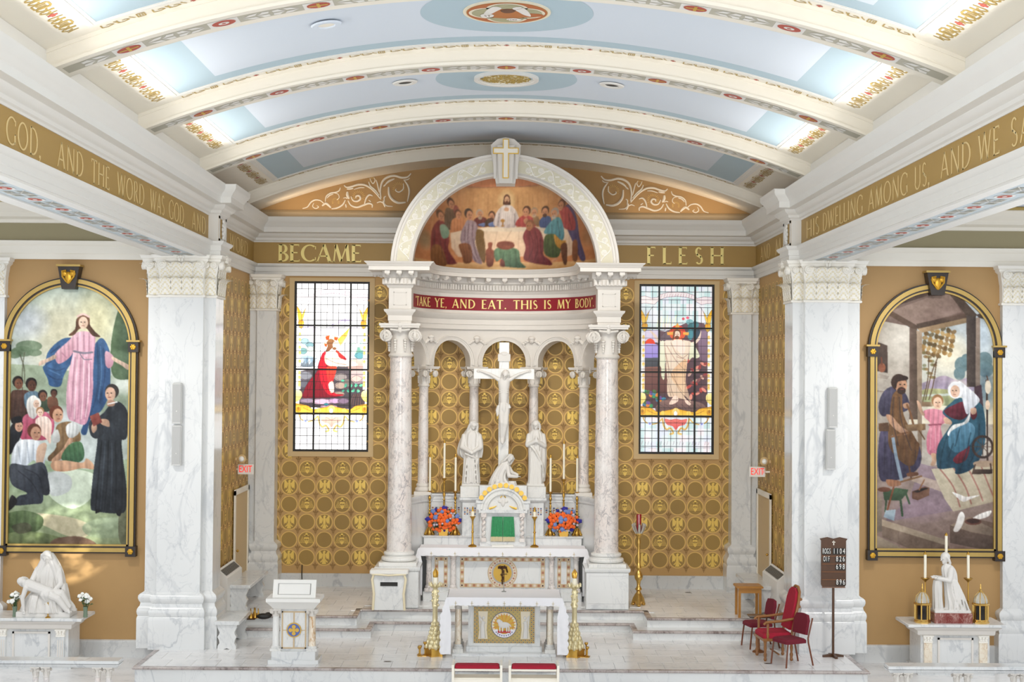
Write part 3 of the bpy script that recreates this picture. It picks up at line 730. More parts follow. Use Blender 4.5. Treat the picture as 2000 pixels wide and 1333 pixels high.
def volute(mb, c, r, face, depth=.06, m=0, hand=1):
    """spiral scroll; face = outward unit vector in plan"""
    fx, fy = face; tx, ty = -fy, fx
    P = lambda a, b, d: (c[0]+tx*a+fx*d, c[1]+ty*a+fy*d, c[2]+b)
    n = 20; k = [(math.cos(2*PI*i/n)*r, math.sin(2*PI*i/n)*r) for i in range(n)]
    mb.add([P(a, b, -depth) for a, b in k]+[P(a, b, depth*.5) for a, b in k], [tuple(range(n-1, -1, -1)), tuple(range(n, 2*n))]+[(i, (i+1) % n, n+(i+1) % n, n+i) for i in range(n)], m)
    pts = []
    for i in range(36):
        q = hand*i/35*2*PI*2.1; rr = r*(1-.85*i/35); pts.append(P(rr*math.cos(q), rr*math.sin(q), depth*.5))
    mb.tube(pts, [r*.17]*36, 6, m); mb.ball(P(0, 0, depth*.5), r*.22, 8, 6, m)
def capital_on(par, path, z0, z1, leafw=.2):
    """two rows of leaves, corner scrolls and a moulded abacus round a plan path"""
    h = z1-z0; mb = MB()
    mb.sweep(path, [(-.1, z0), (.03, z0), (.04, z0+.02), (.03, z0+.045), (.01, z0+.05), (.015, z0+h*.5), (.05, z0+h*.8), (.10, z0+h*.86), (.10, z0+h*.9), (.13, z0+h*.93), (.13, z1-.03), (.15, z1), (-.1, z1)])
    cap = mb.build('capital', M['cap_cream'], par)
    zl = z0+.05-ORG[cap.name].z if cap.name in ORG else z0+.05
    O = ORG.get(cap.name, Vector((0, 0, 0)))
    for k in range(len(path)-1):
        a, b = Vector(path[k]), Vector(path[k+1]); L = (b-a).length
        if L < .16: continue
        d = (b-a)/L; nrm = Vector((d.y, -d.x)); ang = math.atan2(d.y, d.x)
        n = max(1, round(L/leafw))
        for row in (0, 1):
            cnt = n if row == 0 else max(1, n)
            for i in range(cnt):
                t = (i+.5)/cnt*L; p = a+d*t
                link('leaf', LEAF, cap, (p.x-O.x, p.y-O.y, zl+row*h*.40), (0, 0, ang), (L/cnt*.98, .25, h*(.44 if row == 0 else .40)))
        r = min(.085, L*.3)
        for e, t in ((1, r*.6), (-1, L-r*.6)):
            p = a+d*t+nrm*.10; vol = MB(); volute(vol, (p.x, p.y, z0+h*.77), r, (nrm.x, nrm.y), .05, 0, e); vol.build('scroll', M['cap_cream'], cap)
        if L > .5:
            p = a+d*L/2+nrm*.12; vol = MB()
            for q in range(5): vol.ball((p.x+d.x*(.05*math.sin(q*1.26)), p.y+d.y*.05*math.sin(q*1.26), z1-.05+.05*math.cos(q*1.26)), (.035, .035, .04), 6, 5)
            vol.build('fleuron', M['cap_cream'], cap)
    return cap
def sided(path, s): return [(s*abs(x)*1.0, y) for x, y in path] if s < 0 else [(abs(x), y) for x, y in path][::-1]
def pier(name, label, cat, path, s, zf, zc0, zc1, base=True, group=None):
    p = sided(path, s); xs = [q[0] for q in p]; loc = ((min(xs)+max(xs))/2, min(q[1] for q in p)+.2, zf)
    t = thing(name, label, cat, loc, 0, group, world=True)
    MB().sweep(p, [(0, zf), (0, zc0+.02)]).build('shaft', M['marble'], t)
    if base:
        b = zf
        MB().sweep(p, [(0, b), (.12, b), (.12, b+.56), (.11, b+.60), (.1, b+.61), (.115, b+.66), (.12, b+.70), (.11, b+.75), (.09, b+.78), (.07, b+.81), (.06, b+.86), (.085, b+.9), (.1, b+.95), (.095, b+1.0), (.07, b+1.03), (.02, b+1.06), (0, b+1.08)]).build('base', M['marble'], t)
    capital_on(t, p, zc0, zc1)
    return t
PPATH = [(-6.87, 28.05), (-6.87, 27.45), (-6.61, 27.45), (-6.61, 27.3), (-5.78, 27.3), (-5.78, 27.45), (-5.57, 27.45), (-5.57, 28.2)]
pier('marble_pier', 'wide veined white marble pier between gilt-framed woman-in-pink painting and sanctuary', 'pillar', PPATH, -1, 0, 6.72, 7.53)
pier('marble_pier', 'wide veined white marble pier behind the hymn board', 'pillar', PPATH, 1, 0, 6.72, 7.53)
BPATH = [(-5.835, 32.62), (-5.66, 32.62), (-5.66, 32.55), (-5.22, 32.55), (-5.22, 33.0)]
pier('corner_pilaster', 'marble corner pilaster with leafy capital beside kneeling-figure stained window', 'pilaster', BPATH, -1, UP, 6.70, 7.53)
pier('corner_pilaster', 'marble corner pilaster with leafy capital beside standing-figure stained window', 'pilaster', BPATH, 1, UP, 6.70, 7.53)
APATH = [(-10.7, 28.0), (-10.7, 27.85), (-9.78, 27.85), (-9.78, 28.0)]
pier('aisle_pilaster', 'leafy pilaster capital at the left edge beside the arched painting', 'pilaster', APATH, -1, LOW, 6.72, 7.49)
pier('aisle_pilaster', 'tall marble pilaster at the right edge beside the carpenter painting', 'pilaster', APATH, 1, LOW, 6.72, 7.49)

# ================================================================ altar canopy (curved colonnade with lunette)
YC, RC = 30.45, 2.21
can = thing('altar_canopy', 'white marble semicircular canopy with columns, arches and painted lunette above the high altar', 'canopy', (0, YC, UP), world=True)
def polar(r, th): return (r*math.sin(th), YC+r*math.cos(th))      # th = 0 straight back
def col_lathe(c, r0, r1, z0, z1, seg=28):
    mb = MB(); n = 8; prof = [(r0*1.04, z0), (r0*1.04, z0+.03)]
    for i in range(n+1):
        t = i/n; prof.append((r0+(r1-r0)*t**1.6, z0+.04+(z1-z0-.08)*t))
    prof += [(r1*1.06, z1-.03), (r1*1.06, z1)]
    return mb.lathe(prof, c, seg)
def attic_base(mb, c, r, z0, h, plinth=None):
    pw = plinth or r*1.45
    mb.bbox(c[0]-pw, c[0]+pw, c[1]-pw, c[1]+pw, z0, z0+h*.28, .01)
    p = [(r*1.35, z0+h*.28)]
    for i in range(7): a = -PI/2+PI*i/6; p.append((r*1.3+r*.13*math.cos(a), z0+h*.43+h*.15*math.sin(a)))
    p += [(r*1.2, z0+h*.6), (r*1.14, z0+h*.68)]
    for i in range(7): a = -PI/2+PI*i/6; p.append((r*1.14+r*.1*math.cos(a), z0+h*.8+h*.12*math.sin(a)))
    p += [(r*1.06, z0+h*.93), (r*1.0, z0+h)]
    return mb.lathe(p, c, 28)
def scroll_capital(mb, c, r, z0, z1, ang=0., w=None):
    h = z1-z0; w = w or r*1.75
    mb.lathe([(r*1.0, z0), (r*1.12, z0+h*.02), (r*1.15, z0+h*.06), (r*1.05, z0+h*.1), (r*1.0, z0+h*.12), (r*1.02, z0+h*.5), (r*1.15, z0+h*.72), (r*1.35, z0+h*.8), (r*1.4, z0+h*.86)], c, 24)
    b = mb.mark()
    # concave abacus
    pl = []
    for q in range(4):
        for t in (-1, -.75, -.35, 0, .35, .75, 1):
            x, y = w*t, -w*(.86+.14*t*t)
            ca, sa = math.cos(q*PI/2), math.sin(q*PI/2); pl.append((x*ca-y*sa, x*sa+y*ca))
    seen = []; [seen.append(p) for p in pl if not any(abs(p[0]-o[0])+abs(p[1]-o[1]) < 1e-6 for o in seen)]
    mb.prism(seen, z0+h*.87, z0+h*.93, 'xy'); mb.prism([(x*1.06, y*1.06) for x, y in seen], z0+h*.93, z1, 'xy')
    for q in range(4):
        a = q*PI/2; n = (math.sin(a), -math.cos(a)); t = (math.cos(a), math.sin(a))
        for e in (-1, 1):
            volute(mb, (n[0]*w*.78+t[0]*e*w*.74, n[1]*w*.78+t[1]*e*w*.74, z0+h*.64), w*.31, n, w*.05, 0, e)
            for j in range(5):
                mb.ball((n[0]*r*1.04+t[0]*e*r*.45, n[1]*r*1.04+t[1]*e*r*.45, z0+h*(.5-.075*j)), (r*.2*(1-.12*j), r*.2*(1-.12*j), h*.045), 6, 5)
        mb.ball((n[0]*w*.82, n[1]*w*.82, z0+h*.8), (r*.22, r*.22, h*.1), 8, 6); mb.ball((n[0]*w*.85, n[1]*w*.85, z0+h*.95), (r*.2, r*.18, h*.09), 8, 6)
        mb.tube([(n[0]*w*.8-t[0]*w*.5, n[1]*w*.8-t[1]*w*.5, z0+h*.82), (n[0]*w*.84, n[1]*w*.84, z0+h*.78), (n[0]*w*.8+t[0]*w*.5, n[1]*w*.8+t[1]*w*.5, z0+h*.82)], r*.1, 6)
    mb.xf(Matrix.Translation((c[0], c[1], 0)) @ Matrix.Rotation(ang, 4, 'Z'), b)
    return mb
for s in (-1, 1):
    c = (s*RC, YC)
    mb = MB(); w = .45
    mb.bbox(c[0]-w, c[0]+w, YC-w, YC+w, UP, 1.13, .012)
    sq = [(c[0]-w, YC+w), (c[0]-w, YC-w), (c[0]+w, YC-w), (c[0]+w, YC+w)]
    mb.sweep(sq, [(-.02, 1.13), (.012, 1.135), (.03, 1.17), (.03, 1.215), (-.03, 1.225)], closed=True); mb.box(c[0]-w, c[0]+w, YC-w, YC+w, 1.13, 1.22)
    if s > 0:
        for a, b, d, e in ((-.38, .38, .48, .49), (-.38, .38, 1.06, 1.07), (-.38, -.37, .48, 1.07), (.37, .38, .48, 1.07)): mb.box(c[0]+a, c[0]+b, YC-w-.006, YC-w, d, e)
    mb.build('pedestal', M['marble'], can)
    col = col_lathe(c, .262, .228, 1.49, 5.66).build('column', M['breccia'], can)
    attic_base(MB(), c, .265, 1.22, .3, .40).build('base', M['marble_fine'], col)
    scroll_capital(MB(), c, .235, 5.64, 6.35).build('capital', M['plaster'], col)
for th in (-54, -18, 18, 54):
    a = R(th); c = polar(RC, a)
    col = col_lathe(c, .118, .103, 2.84, 5.02, 20).build('small_column', M['breccia'], can)
    attic_base(MB(), c, .12, 2.60, .26, .19).build('base', M['plaster'], col)
    scroll_capital(MB(), c, .115, 5.0, 5.45, -a, .24).build('capital', M['plaster'], col)
# parapet wall below the small columns
def arc_sweep(mb, r, prof, th0=-90, th1=90, n=48, m=0):
    path = [polar(r, R(th0+(th1-th0)*i/n)) for i in range(n+1)]
    return mb.sweep(path, prof, m)
arc_sweep(MB(), 2.08, [(-.28, UP), (0, UP), (.0, 2.42), (.03, 2.46), (.03, 2.5), (.05, 2.54), (.05, 2.6), (-.28, 2.6)], -84, 84).build('parapet_wall', M['marble'], can)
# arcade
ZS, RA, RI, RO, ZT = 5.45, .50, 2.05, 2.36, 6.34
mb = MB(); ST = .1
def zb(s_): return ZS+ST+math.sqrt(max(0, RA*RA-s_*s_)) if abs(s_) < RA else ZS
ths = []
for k in range(-2, 3):
    c = k*R(36); half = R(18)*RI
    ss = sorted(set([-half, -RA-.001]+[-RA*math.cos(PI*i/20) for i in range(21)]+[RA+.001, half]))
    ths += [(c+q/RI, zb(q)) for q in ss]
rows = []
for th, z in ths: rows.append([(*polar(RI, th), z), (*polar(RI, th), ZT), (*polar(RO, th), z), (*polar(RO, th), ZT)])
vs = [p for r_ in rows for p in r_]; fs = []
for i in range(len(rows)-1):
    a, b = 4*i, 4*i+4
    fs += [(a, b, b+1, a+1), (a+2, a+3, b+3, b+2), (a, a+2, b+2, b), (a+1, b+1, b+3, a+3)]
mb.add(vs, fs); arc = mb.build('arcade', M['plaster'], can)
for k in range(-2, 3):
    c = k*R(36); mb = MB()
    for r0, r1, d in ((RA, RA+.05, .012), (RA+.05, RA+.085, .022), (RA+.085, RA+.115, .04)):
        n = 28; vs = []; fs = []
        for i in range(n+1):
            a = -.12+(PI+.24)*i/n
            for rr, dd in ((r0, 0), (r0, d), (r1, d), (r1, 0)):
                q = rr*math.cos(a); z = ZS+ST+rr*max(math.sin(a), -.2); vs.append((*polar(RI-dd, c+q/RI), z))
        for i in range(n):
            for e in range(4): f = (e+1) % 4; fs.append((4*i+e, 4*i+4+e, 4*i+4+f, 4*i+f))
        mb.add(vs, fs)
    mb.build('archivolt', M['plaster'], arc)
for th in (-54, -18, 18, 54):
    mb = MB(); a = R(th); x, y = polar(RI-.04, a)
    mb.ball((x, y, 6.06), (.062, .062, .078), 10, 8); mb.ball((x, y-.02, 6.11), (.075, .06, .05), 10, 6)
    p = polar(RI-.10, a); mb.ball((p[0], p[1], 6.05), .014, 6, 5); mb.ball((p[0]*.995, p[1], 6.02), (.02, .012, .008), 6, 4)
    for s in (-1, 1):
        for j in range(3):
            q = polar(RI-.03, a+s*(.05+.022*j)); mb.ball((q[0], q[1], 6.04-.03*j), (.05, .025, .03), 8, 5)
    mb.build('cherub_head', M['plaster'], can)
# entablature
EP = [(-2.46, 31.1), (-2.46, 30.2), (-1.98, 30.2)]+[polar(1.98, R(-90+180*i/48)) for i in range(49)]+[(1.98, 30.2), (2.46, 30.2), (2.46, 31.1)]
MB().sweep(EP, [(-.3, 6.30), (.0, 6.30), (.0, 6.40), (.015, 6.41), (.015, 6.52), (.03, 6.53), (.05, 6.57), (.09, 6.61), (.1, 6.65), (0, 6.66), (-.3, 6.66)]).build('architrave', M['plaster'], can)
MB().sweep(EP, [(-.3, 6.66), (.0, 6.66), (.0, 7.1), (.03, 7.12), (.05, 7.17), (.09, 7.18), (.09, 7.31), (.12, 7.33), (.13, 7.34), (.13, 7.45), (.40, 7.46), (.40, 7.54), (.42, 7.55), (.44, 7.59), (.48, 7.62), (.49, 7.64), (-.3, 7.65)]).build('cornice', M['plaster'], can)
M['red_band'] = mat('crimson_band', '8A1022', .5)
band = MB().sweep([polar(1.974, R(-84+168*i/48)) for i in range(49)], [(-.004, 6.73), (.004, 6.73), (.004, 7.02), (-.004, 7.02)]).build('inscription_band', M['red_band'], can)
polys, _ = lettering('"TAKE YE, AND EAT. THIS IS MY BODY".', None, .12, T=.17, t=.08)
tot = max(a for p in polys for a, b in p); ARCL = 1.968*R(158)
x_ = 0
for wd_ in '"TAKE YE, AND EAT. THIS IS MY BODY".'.split(' '):
    pl, wl = lettering(wd_, None, .12, T=.17, t=.08)
    letter_mesh([[((a+x_)/tot*ARCL, b) for a, b in p] for p in pl], lambda a, b, e: (*polar(1.968-e, (a/ARCL-.5)*R(158)), 6.775+.2*b), .004).build('lettering', M['gold_text'], band, 0)
    x_ += wl+.12+.5+.12
# dentils (joined: too small to pick apart) and modillions
mb = MB()
def block_on(mb, p, ang, w, d, z0, z1):
    b = mb.mark(); mb.box(-w/2, w/2, -d, 0, z0, z1); mb.xf(Matrix.Translation((p[0], p[1], 0)) @ Matrix.Rotation(ang, 4, 'Z'), b)
n = 78
for i in range(n):
    th = R(-86+172*(i+.5)/n); block_on(mb, polar(1.89, th), -th, .045, .05, 7.19, 7.30)
for s in (-1, 1):
    for i in range(8): block_on(mb, (s*2.22-.29+.083*i, 30.11), 0, .05, .05, 7.19, 7.30)
    for i in range(7): block_on(mb, (s*2.46+s*.09, 30.2+.08*i), s*PI/2, .05, .05, 7.19, 7.30)
tag(mb.build('dentil_course', M['plaster'], can), kind='stuff')
mm = MB(); mm.box(-.055, .055, -.24, 0, 7.39, 7.455); mm.ball((0, -.19, 7.385), (.05, .05, .035), 8, 6); mm.ball((0, -.05, 7.37), (.05, .05, .04), 8, 6); mm.xf(Matrix.Translation((0, 0, -UP)))
MOD = mm.mesh('modillion', M['plaster'])
def modil(x, y, ang): link('modillion', MOD, can, (x, y-YC, 0), (0, 0, ang))
for i in range(13):
    th = R(-78+156*i/12); x, y = polar(1.85, th); modil(x, y, -th)
for s in (-1, 1):
    for q in (-.25, 0, .25): modil(s*2.22+q, 30.07, 0)
    modil(s*2.59, 30.45, s*PI/2)
# dado panels on the entablature blocks
for s in (-1, 1):
    mb = MB(); x = s*2.22
    for a, b, d, e in ((-.14, .14, 6.74, 6.755), (-.14, .14, 7.005, 7.02), (-.14, -.125, 6.74, 7.02), (.125, .14, 6.74, 7.02)): mb.box(x+a, x+b, 30.19, 30.2, d, e)
    mb.build('panel_frame', M['plaster'], can)
# lunette arch
ZA, R0, R1, YA = 7.53, 1.95, 2.42, 29.95
def arch_prof(mb, prof, m=0, n=64, a0=.03, a1=PI-.03):
    """prof: (radius, y) loop"""
    k = len(prof); vs = []; fs = []
    for i in range(n+1):
        a = a0+(a1-a0)*i/n
        for r, y in prof: vs.append((r*math.cos(a), y, ZA+r*math.sin(a)))
    for i in range(n):
        for e in range(k): f = (e+1) % k; fs.append((i*k+e, (i+1)*k+e, (i+1)*k+f, i*k+f))
    fs += [tuple(range(k)), tuple(n*k+e for e in range(k))]
    mb.add(vs, fs, m)
mb = MB(); arch_prof(mb, [(R0, YA+.5), (R0, YA-.01), (R0+.03, YA-.03), (R0+.06, YA-.015), (R0+.08, YA), (R1-.13, YA), (R1-.11, YA-.02), (R1-.08, YA-.02), (R1-.06, YA-.05), (R1-.01, YA-.06), (R1, YA-.03), (R1, YA+.5)])
lun = mb.build('lunette_arch', M['plaster'], can)
mb = MB(); arch_prof(mb, [(R0+.085, YA-.004), (R1-.135, YA-.004), (R1-.135, YA), (R0+.085, YA)], 0, 64, .05, PI-.05)
mb.build('relief_ground', mat('relief_ground', 'D6D0BA', .6, var=.06, vscale=14), lun)
mr = MB()
for r_, d in ((.062, .01), (.04, .02), (.016, .03)):
    mr.ring((0, 0), r_-.014, r_, -d, .004, seg=16)
for k in range(6): mr.ball((.032*math.cos(k*PI/3), -.012, .032*math.sin(k*PI/3)), (.015, .01, .015), 6, 4)
ROS = mr.mesh('rosette', M['cap_cream'], 40)
mv = MB(); RM = (R0+R1)/2-.03
for s in (-1, 1):
    pts = []
    for i in range(11):
        a = PI/2+s*(.23+i*.118); e = 1 if i % 2 else -1
        r_ = RM+.035*e; link('rosette', ROS, lun, (r_*math.cos(a), YA-.004-YC, ZA+r_*math.sin(a)-UP))
    for i in range(89):
        t = i/8; a = PI/2+s*(.23+(t-.3)*.118); r_ = RM-.115*math.cos(t*PI)*-1
        if a < .07 or a > PI-.07: continue
        pts.append((r_*math.cos(a), YA-.006, ZA+r_*math.sin(a)))
    mv.tube(pts, .014, 6)
    for i in range(10):
        for e in (-1, 1):
            a = PI/2+s*(.29+i*.118); r_ = RM+e*.08
            for q in range(3): mv.ball((r_*math.cos(a+.015*q), YA-.004, ZA+r_*math.sin(a+.015*q)-.015*q), (.02, .012, .02), 6, 4)
mv.build('vine_relief', M['cap_cream'], lun)
# keystone with cross
mb = MB(); z0, z1 = 9.30, 10.26
mb.prism([(-.20, z0), (.20, z0), (.31, 9.98), (.31, 10.12), (.18, 10.24), (0, z1+.02), (-.18, 10.24), (-.31, 10.12), (-.31, 9.98)], YA-.12, YA+.35)
mb.prism([(-.14, z0), (.14, z0), (.18, 10.1), (-.18, 10.1)], YA-.19, YA-.1)
for s in (-1, 1): mb.prism([(s*.2, z0+.1), (s*.25, z0+.1), (s*.27, 9.95), (s*.2, 9.95)], YA-.15, YA-.1)
key = mb.build('keystone', M['plaster'], can)
def cross_mesh(w, zb_, zt, zh, arm, y0, y1):
    return [(-w, zb_), (w, zb_), (w, zh-w), (arm, zh-w), (arm, zh+w), (w, zh+w), (w, zt), (-w, zt), (-w, zh+w), (-arm, zh+w), (-arm, zh-w), (-w, zh-w)], y0, y1
p, a, b = cross_mesh(.065, 9.40, 10.23, 9.98, .27, YA-.22, YA-.18); mb = MB().prism(p, a, b)
mb.build('cross', M['gilt'], key)
p, a, b = cross_mesh(.045, 9.42, 10.21, 9.98, .25, YA-.228, YA-.21); MB().prism(p, a, b).build('cross_inlay', M['cream'], key)
# ================================================================ painted pictures and glass: colours laid on the surface's own vertices
class Canvas:
    def __init__(s, x0, y0, x1, y1, w, h, bg='FFFFFF', skew=0., sy0=0.):
        s.w, s.h = w, h; W2, H2 = w*2, h*2
        xs = x0+(np.arange(W2)+.5)/W2*(x1-x0); ys = y0+(np.arange(H2)+.5)/H2*(y1-y0)
        s.X, s.Y = np.meshgrid(xs, ys); s.X = s.X-skew*(s.Y-sy0)
        s.a = np.ones((H2, W2, 3))*np.array(s.c(bg)); s.mask = np.zeros((H2, W2), bool)
    auto = False; desat = 0.; gam = 1.
    @staticmethod
    def c(h): return [int(h[i:i+2], 16)/255 for i in (0, 2, 4)]
    def _bb(s, x0, y0, x1, y1):
        m = (s.X[0] >= x0-30) & (s.X[0] <= x1+30); r = (s.Y[:, 0] >= y0) & (s.Y[:, 0] <= y1)
        if not m.any() or not r.any(): return None
        i = np.where(m)[0]; j = np.where(r)[0]; return slice(j[0], j[-1]+1), slice(max(0, i[0]-20), i[-1]+21)
    def mix(s, sl, M_, c, c2=None, ang=90., al=1.):
        X, Y = s.X[sl], s.Y[sl]
        if not M_.any(): return
        col = np.array(s.c(c))
        if c2:
            d = X*math.cos(R(ang))+Y*math.sin(R(ang)); lo, hi = d[M_].min(), d[M_].max(); t = np.clip((d-lo)/(hi-lo+1e-9), 0, 1)[..., None]
            col = col*(1-t)+np.array(s.c(c2))*t
        else: col = np.broadcast_to(col, X.shape+(3,))
        reg = s.a[sl]; reg[M_] = reg[M_]*(1-al)+col[M_]*al
    def poly(s, pts, c, c2=None, ang=90., sm=True, al=1., fig=False):
        if sm: pts = spline(pts, 5, True)
        if c2 is None and al == 1 and s.auto: q = s.c(c); c2 = ''.join('%02X' % int(255*v*.78) for v in q); ang = 40
        x = [p[0] for p in pts]; y = [p[1] for p in pts]; sl = s._bb(min(x), min(y), max(x), max(y))
        if sl is None: return s
        X, Y = s.X[sl], s.Y[sl]; M_ = np.zeros(X.shape, bool); n = len(pts)
        for i in range(n):
            (xa, ya), (xb, yb) = pts[i], pts[(i+1) % n]
            if ya == yb: continue
            k = ((ya > Y) != (yb > Y)) & (X < (xb-xa)*(Y-ya)/(yb-ya)+xa); M_ ^= k
        s.mix(sl, M_, c, c2, ang, al)
        w_, h_ = max(x)-min(x), max(y)-min(y)
        if s.auto and al == 1 and sm and w_ > 60 and w_ < 700:      # brushed drapery: soft folds falling through the shape
            s.k = getattr(s, 'k', 0)+1; th = .25*math.sin(s.k*1.7); per = max(16, w_/5)
            q = X*math.cos(th)+Y*math.sin(th)*.35; fold = np.sin(q/per*2*PI+1.5*np.sin(Y/per*.5+s.k))+.5*np.sin(q/per*4.3*PI+s.k)
            reg = s.a[sl]; reg[M_] = reg[M_]*(1+.06*fold[M_])[:, None]
        if fig: s.mask[sl] |= M_
        return s
    def ell(s, cx, cy, rx, ry, c, c2=None, ang=90., al=1., rot=0., fig=False, soft=False):
        q = max(rx, ry); sl = s._bb(cx-q, cy-q, cx+q, cy+q)
        if sl is None: return s
        X, Y = s.X[sl]-cx, s.Y[sl]-cy; ca, sa = math.cos(R(rot)), math.sin(R(rot))
        d = ((X*ca+Y*sa)/rx)**2+((-X*sa+Y*ca)/ry)**2; M_ = d < 1
        if soft:
            t = (np.clip(1-d, 0, 1)*al)[..., None]; s.a[sl] = s.a[sl]*(1-t)+np.array(s.c(c))*t
        else: s.mix(sl, M_, c, c2, ang, al)
        if fig: s.mask[sl] |= M_
        return s
    def line(s, pts, w, c, al=1., sm=True):
        if sm and len(pts) > 2: pts = spline(pts, 5)
        x = [p[0] for p in pts]; y = [p[1] for p in pts]; sl = s._bb(min(x)-w, min(y)-w, max(x)+w, max(y)+w)
        if sl is None: return s
        X, Y = s.X[sl], s.Y[sl]; D = np.full(X.shape, 1e9)
        for (xa, ya), (xb, yb) in zip(pts[:-1], pts[1:]):
            dx, dy = xb-xa, yb-ya; t = np.clip(((X-xa)*dx+(Y-ya)*dy)/(dx*dx+dy*dy+1e-9), 0, 1); D = np.minimum(D, np.hypot(X-xa-t*dx, Y-ya-t*dy))
        s.mix(sl, D < w/2, c, None, 90, al); return s
    def noise(s, amp, cell, seed=1, ani=(1, 1)):
        g = np.random.default_rng(seed)
        H, W_ = s.a.shape[:2]; gh, gw = int(H/(cell*ani[1]))+3, int(W_/(cell*ani[0]))+3; G = g.standard_normal((gh, gw))
        yy = np.arange(H)/(cell*ani[1]); xx = np.arange(W_)/(cell*ani[0]); yi, xi = yy.astype(int), xx.astype(int); fy, fx = (yy-yi)[:, None], (xx-xi)[None]
        fy, fx = fy*fy*(3-2*fy), fx*fx*(3-2*fx)
        n = (G[yi][:, xi]*(1-fx)+G[yi][:, xi+1]*fx)*(1-fy)+(G[yi+1][:, xi]*(1-fx)+G[yi+1][:, xi+1]*fx)*fy
        s.a += amp*n[..., None]; return s
    def head(s, x, y, r, skin, hair, turn=0, beard=None, veil=None, bald=False):
        if veil: s.ell(x, y-.1*r, r*1.35, r*1.5, veil)
        elif not bald: s.ell(x-turn*r*.25, y-r*.3, r*1.08, r*1.15, hair)
        s.ell(x+turn*r*.12, y+.12*r, r*.82, r*1.08, skin, None)
        s.ell(x-turn*r*.3+r*.25, y+.3*r, r*.35, r*.8, hair, al=.12)
        if beard: s.ell(x+turn*r*.2, y+r*.85, r*.6, r*.5, beard)
        for e in (-1, 1): s.ell(x+turn*r*.35+e*r*.3, y, r*.13, r*.09, '3A2A20')
        s.line([(x+turn*r*.42, y+.05*r), (x+turn*r*.5, y+.4*r)], r*.1, 'A87860', .7); s.line([(x+turn*r*.3-r*.18, y+.66*r), (x+turn*r*.3+r*.2, y+.66*r)], r*.12, '9A4A40', .8)
        return s
    def folds(s, L, c, w, al=.45):
        for p in L: s.line(p, w, c, al)
        return s
    def get(s):
        a = np.clip(s.a, 0, 1)
        if s.auto:   # soft brush edges
            b = a.copy(); b[1:-1, 1:-1] = (a[1:-1, 1:-1]*2+a[:-2, 1:-1]+a[2:, 1:-1]+a[1:-1, :-2]+a[1:-1, 2:])/6; a = b
        a = a**s.gam
        if s.desat: g = a.mean(-1, keepdims=True); a = a*(1-s.desat)+g*s.desat
        a = a.reshape(s.h, 2, s.w, 2, 3).mean((1, 3))
        return np.where(a <= .04045, a/12.92, ((a+.055)/1.055)**2.4)
def colour_mesh(name, P, F, C, material):
    me = bpy.data.meshes.new(name); me.vertices.add(len(P)); me.vertices.foreach_set('co', np.asarray(P, dtype=np.float32).ravel())
    F = np.asarray(F, dtype=np.int32); n, k = F.shape
    me.loops.add(n*k); me.polygons.add(n); me.loops.foreach_set('vertex_index', F.ravel())
    me.polygons.foreach_set('loop_start', np.arange(n, dtype=np.int32)*k)
    at = me.attributes.new('Col', 'FLOAT_COLOR', 'POINT'); at.data.foreach_set('color', np.concatenate([C, np.ones((len(C), 1))], 1).astype(np.float32).ravel())
    me.materials.append(material); me.update(calc_edges=True); me.validate(); return me
def grid_faces(w, h):
    i = np.arange(h-1)[:, None]*w+np.arange(w-1)[None]; return np.stack([i, i+1, i+w+1, i+w], -1).reshape(-1, 4)

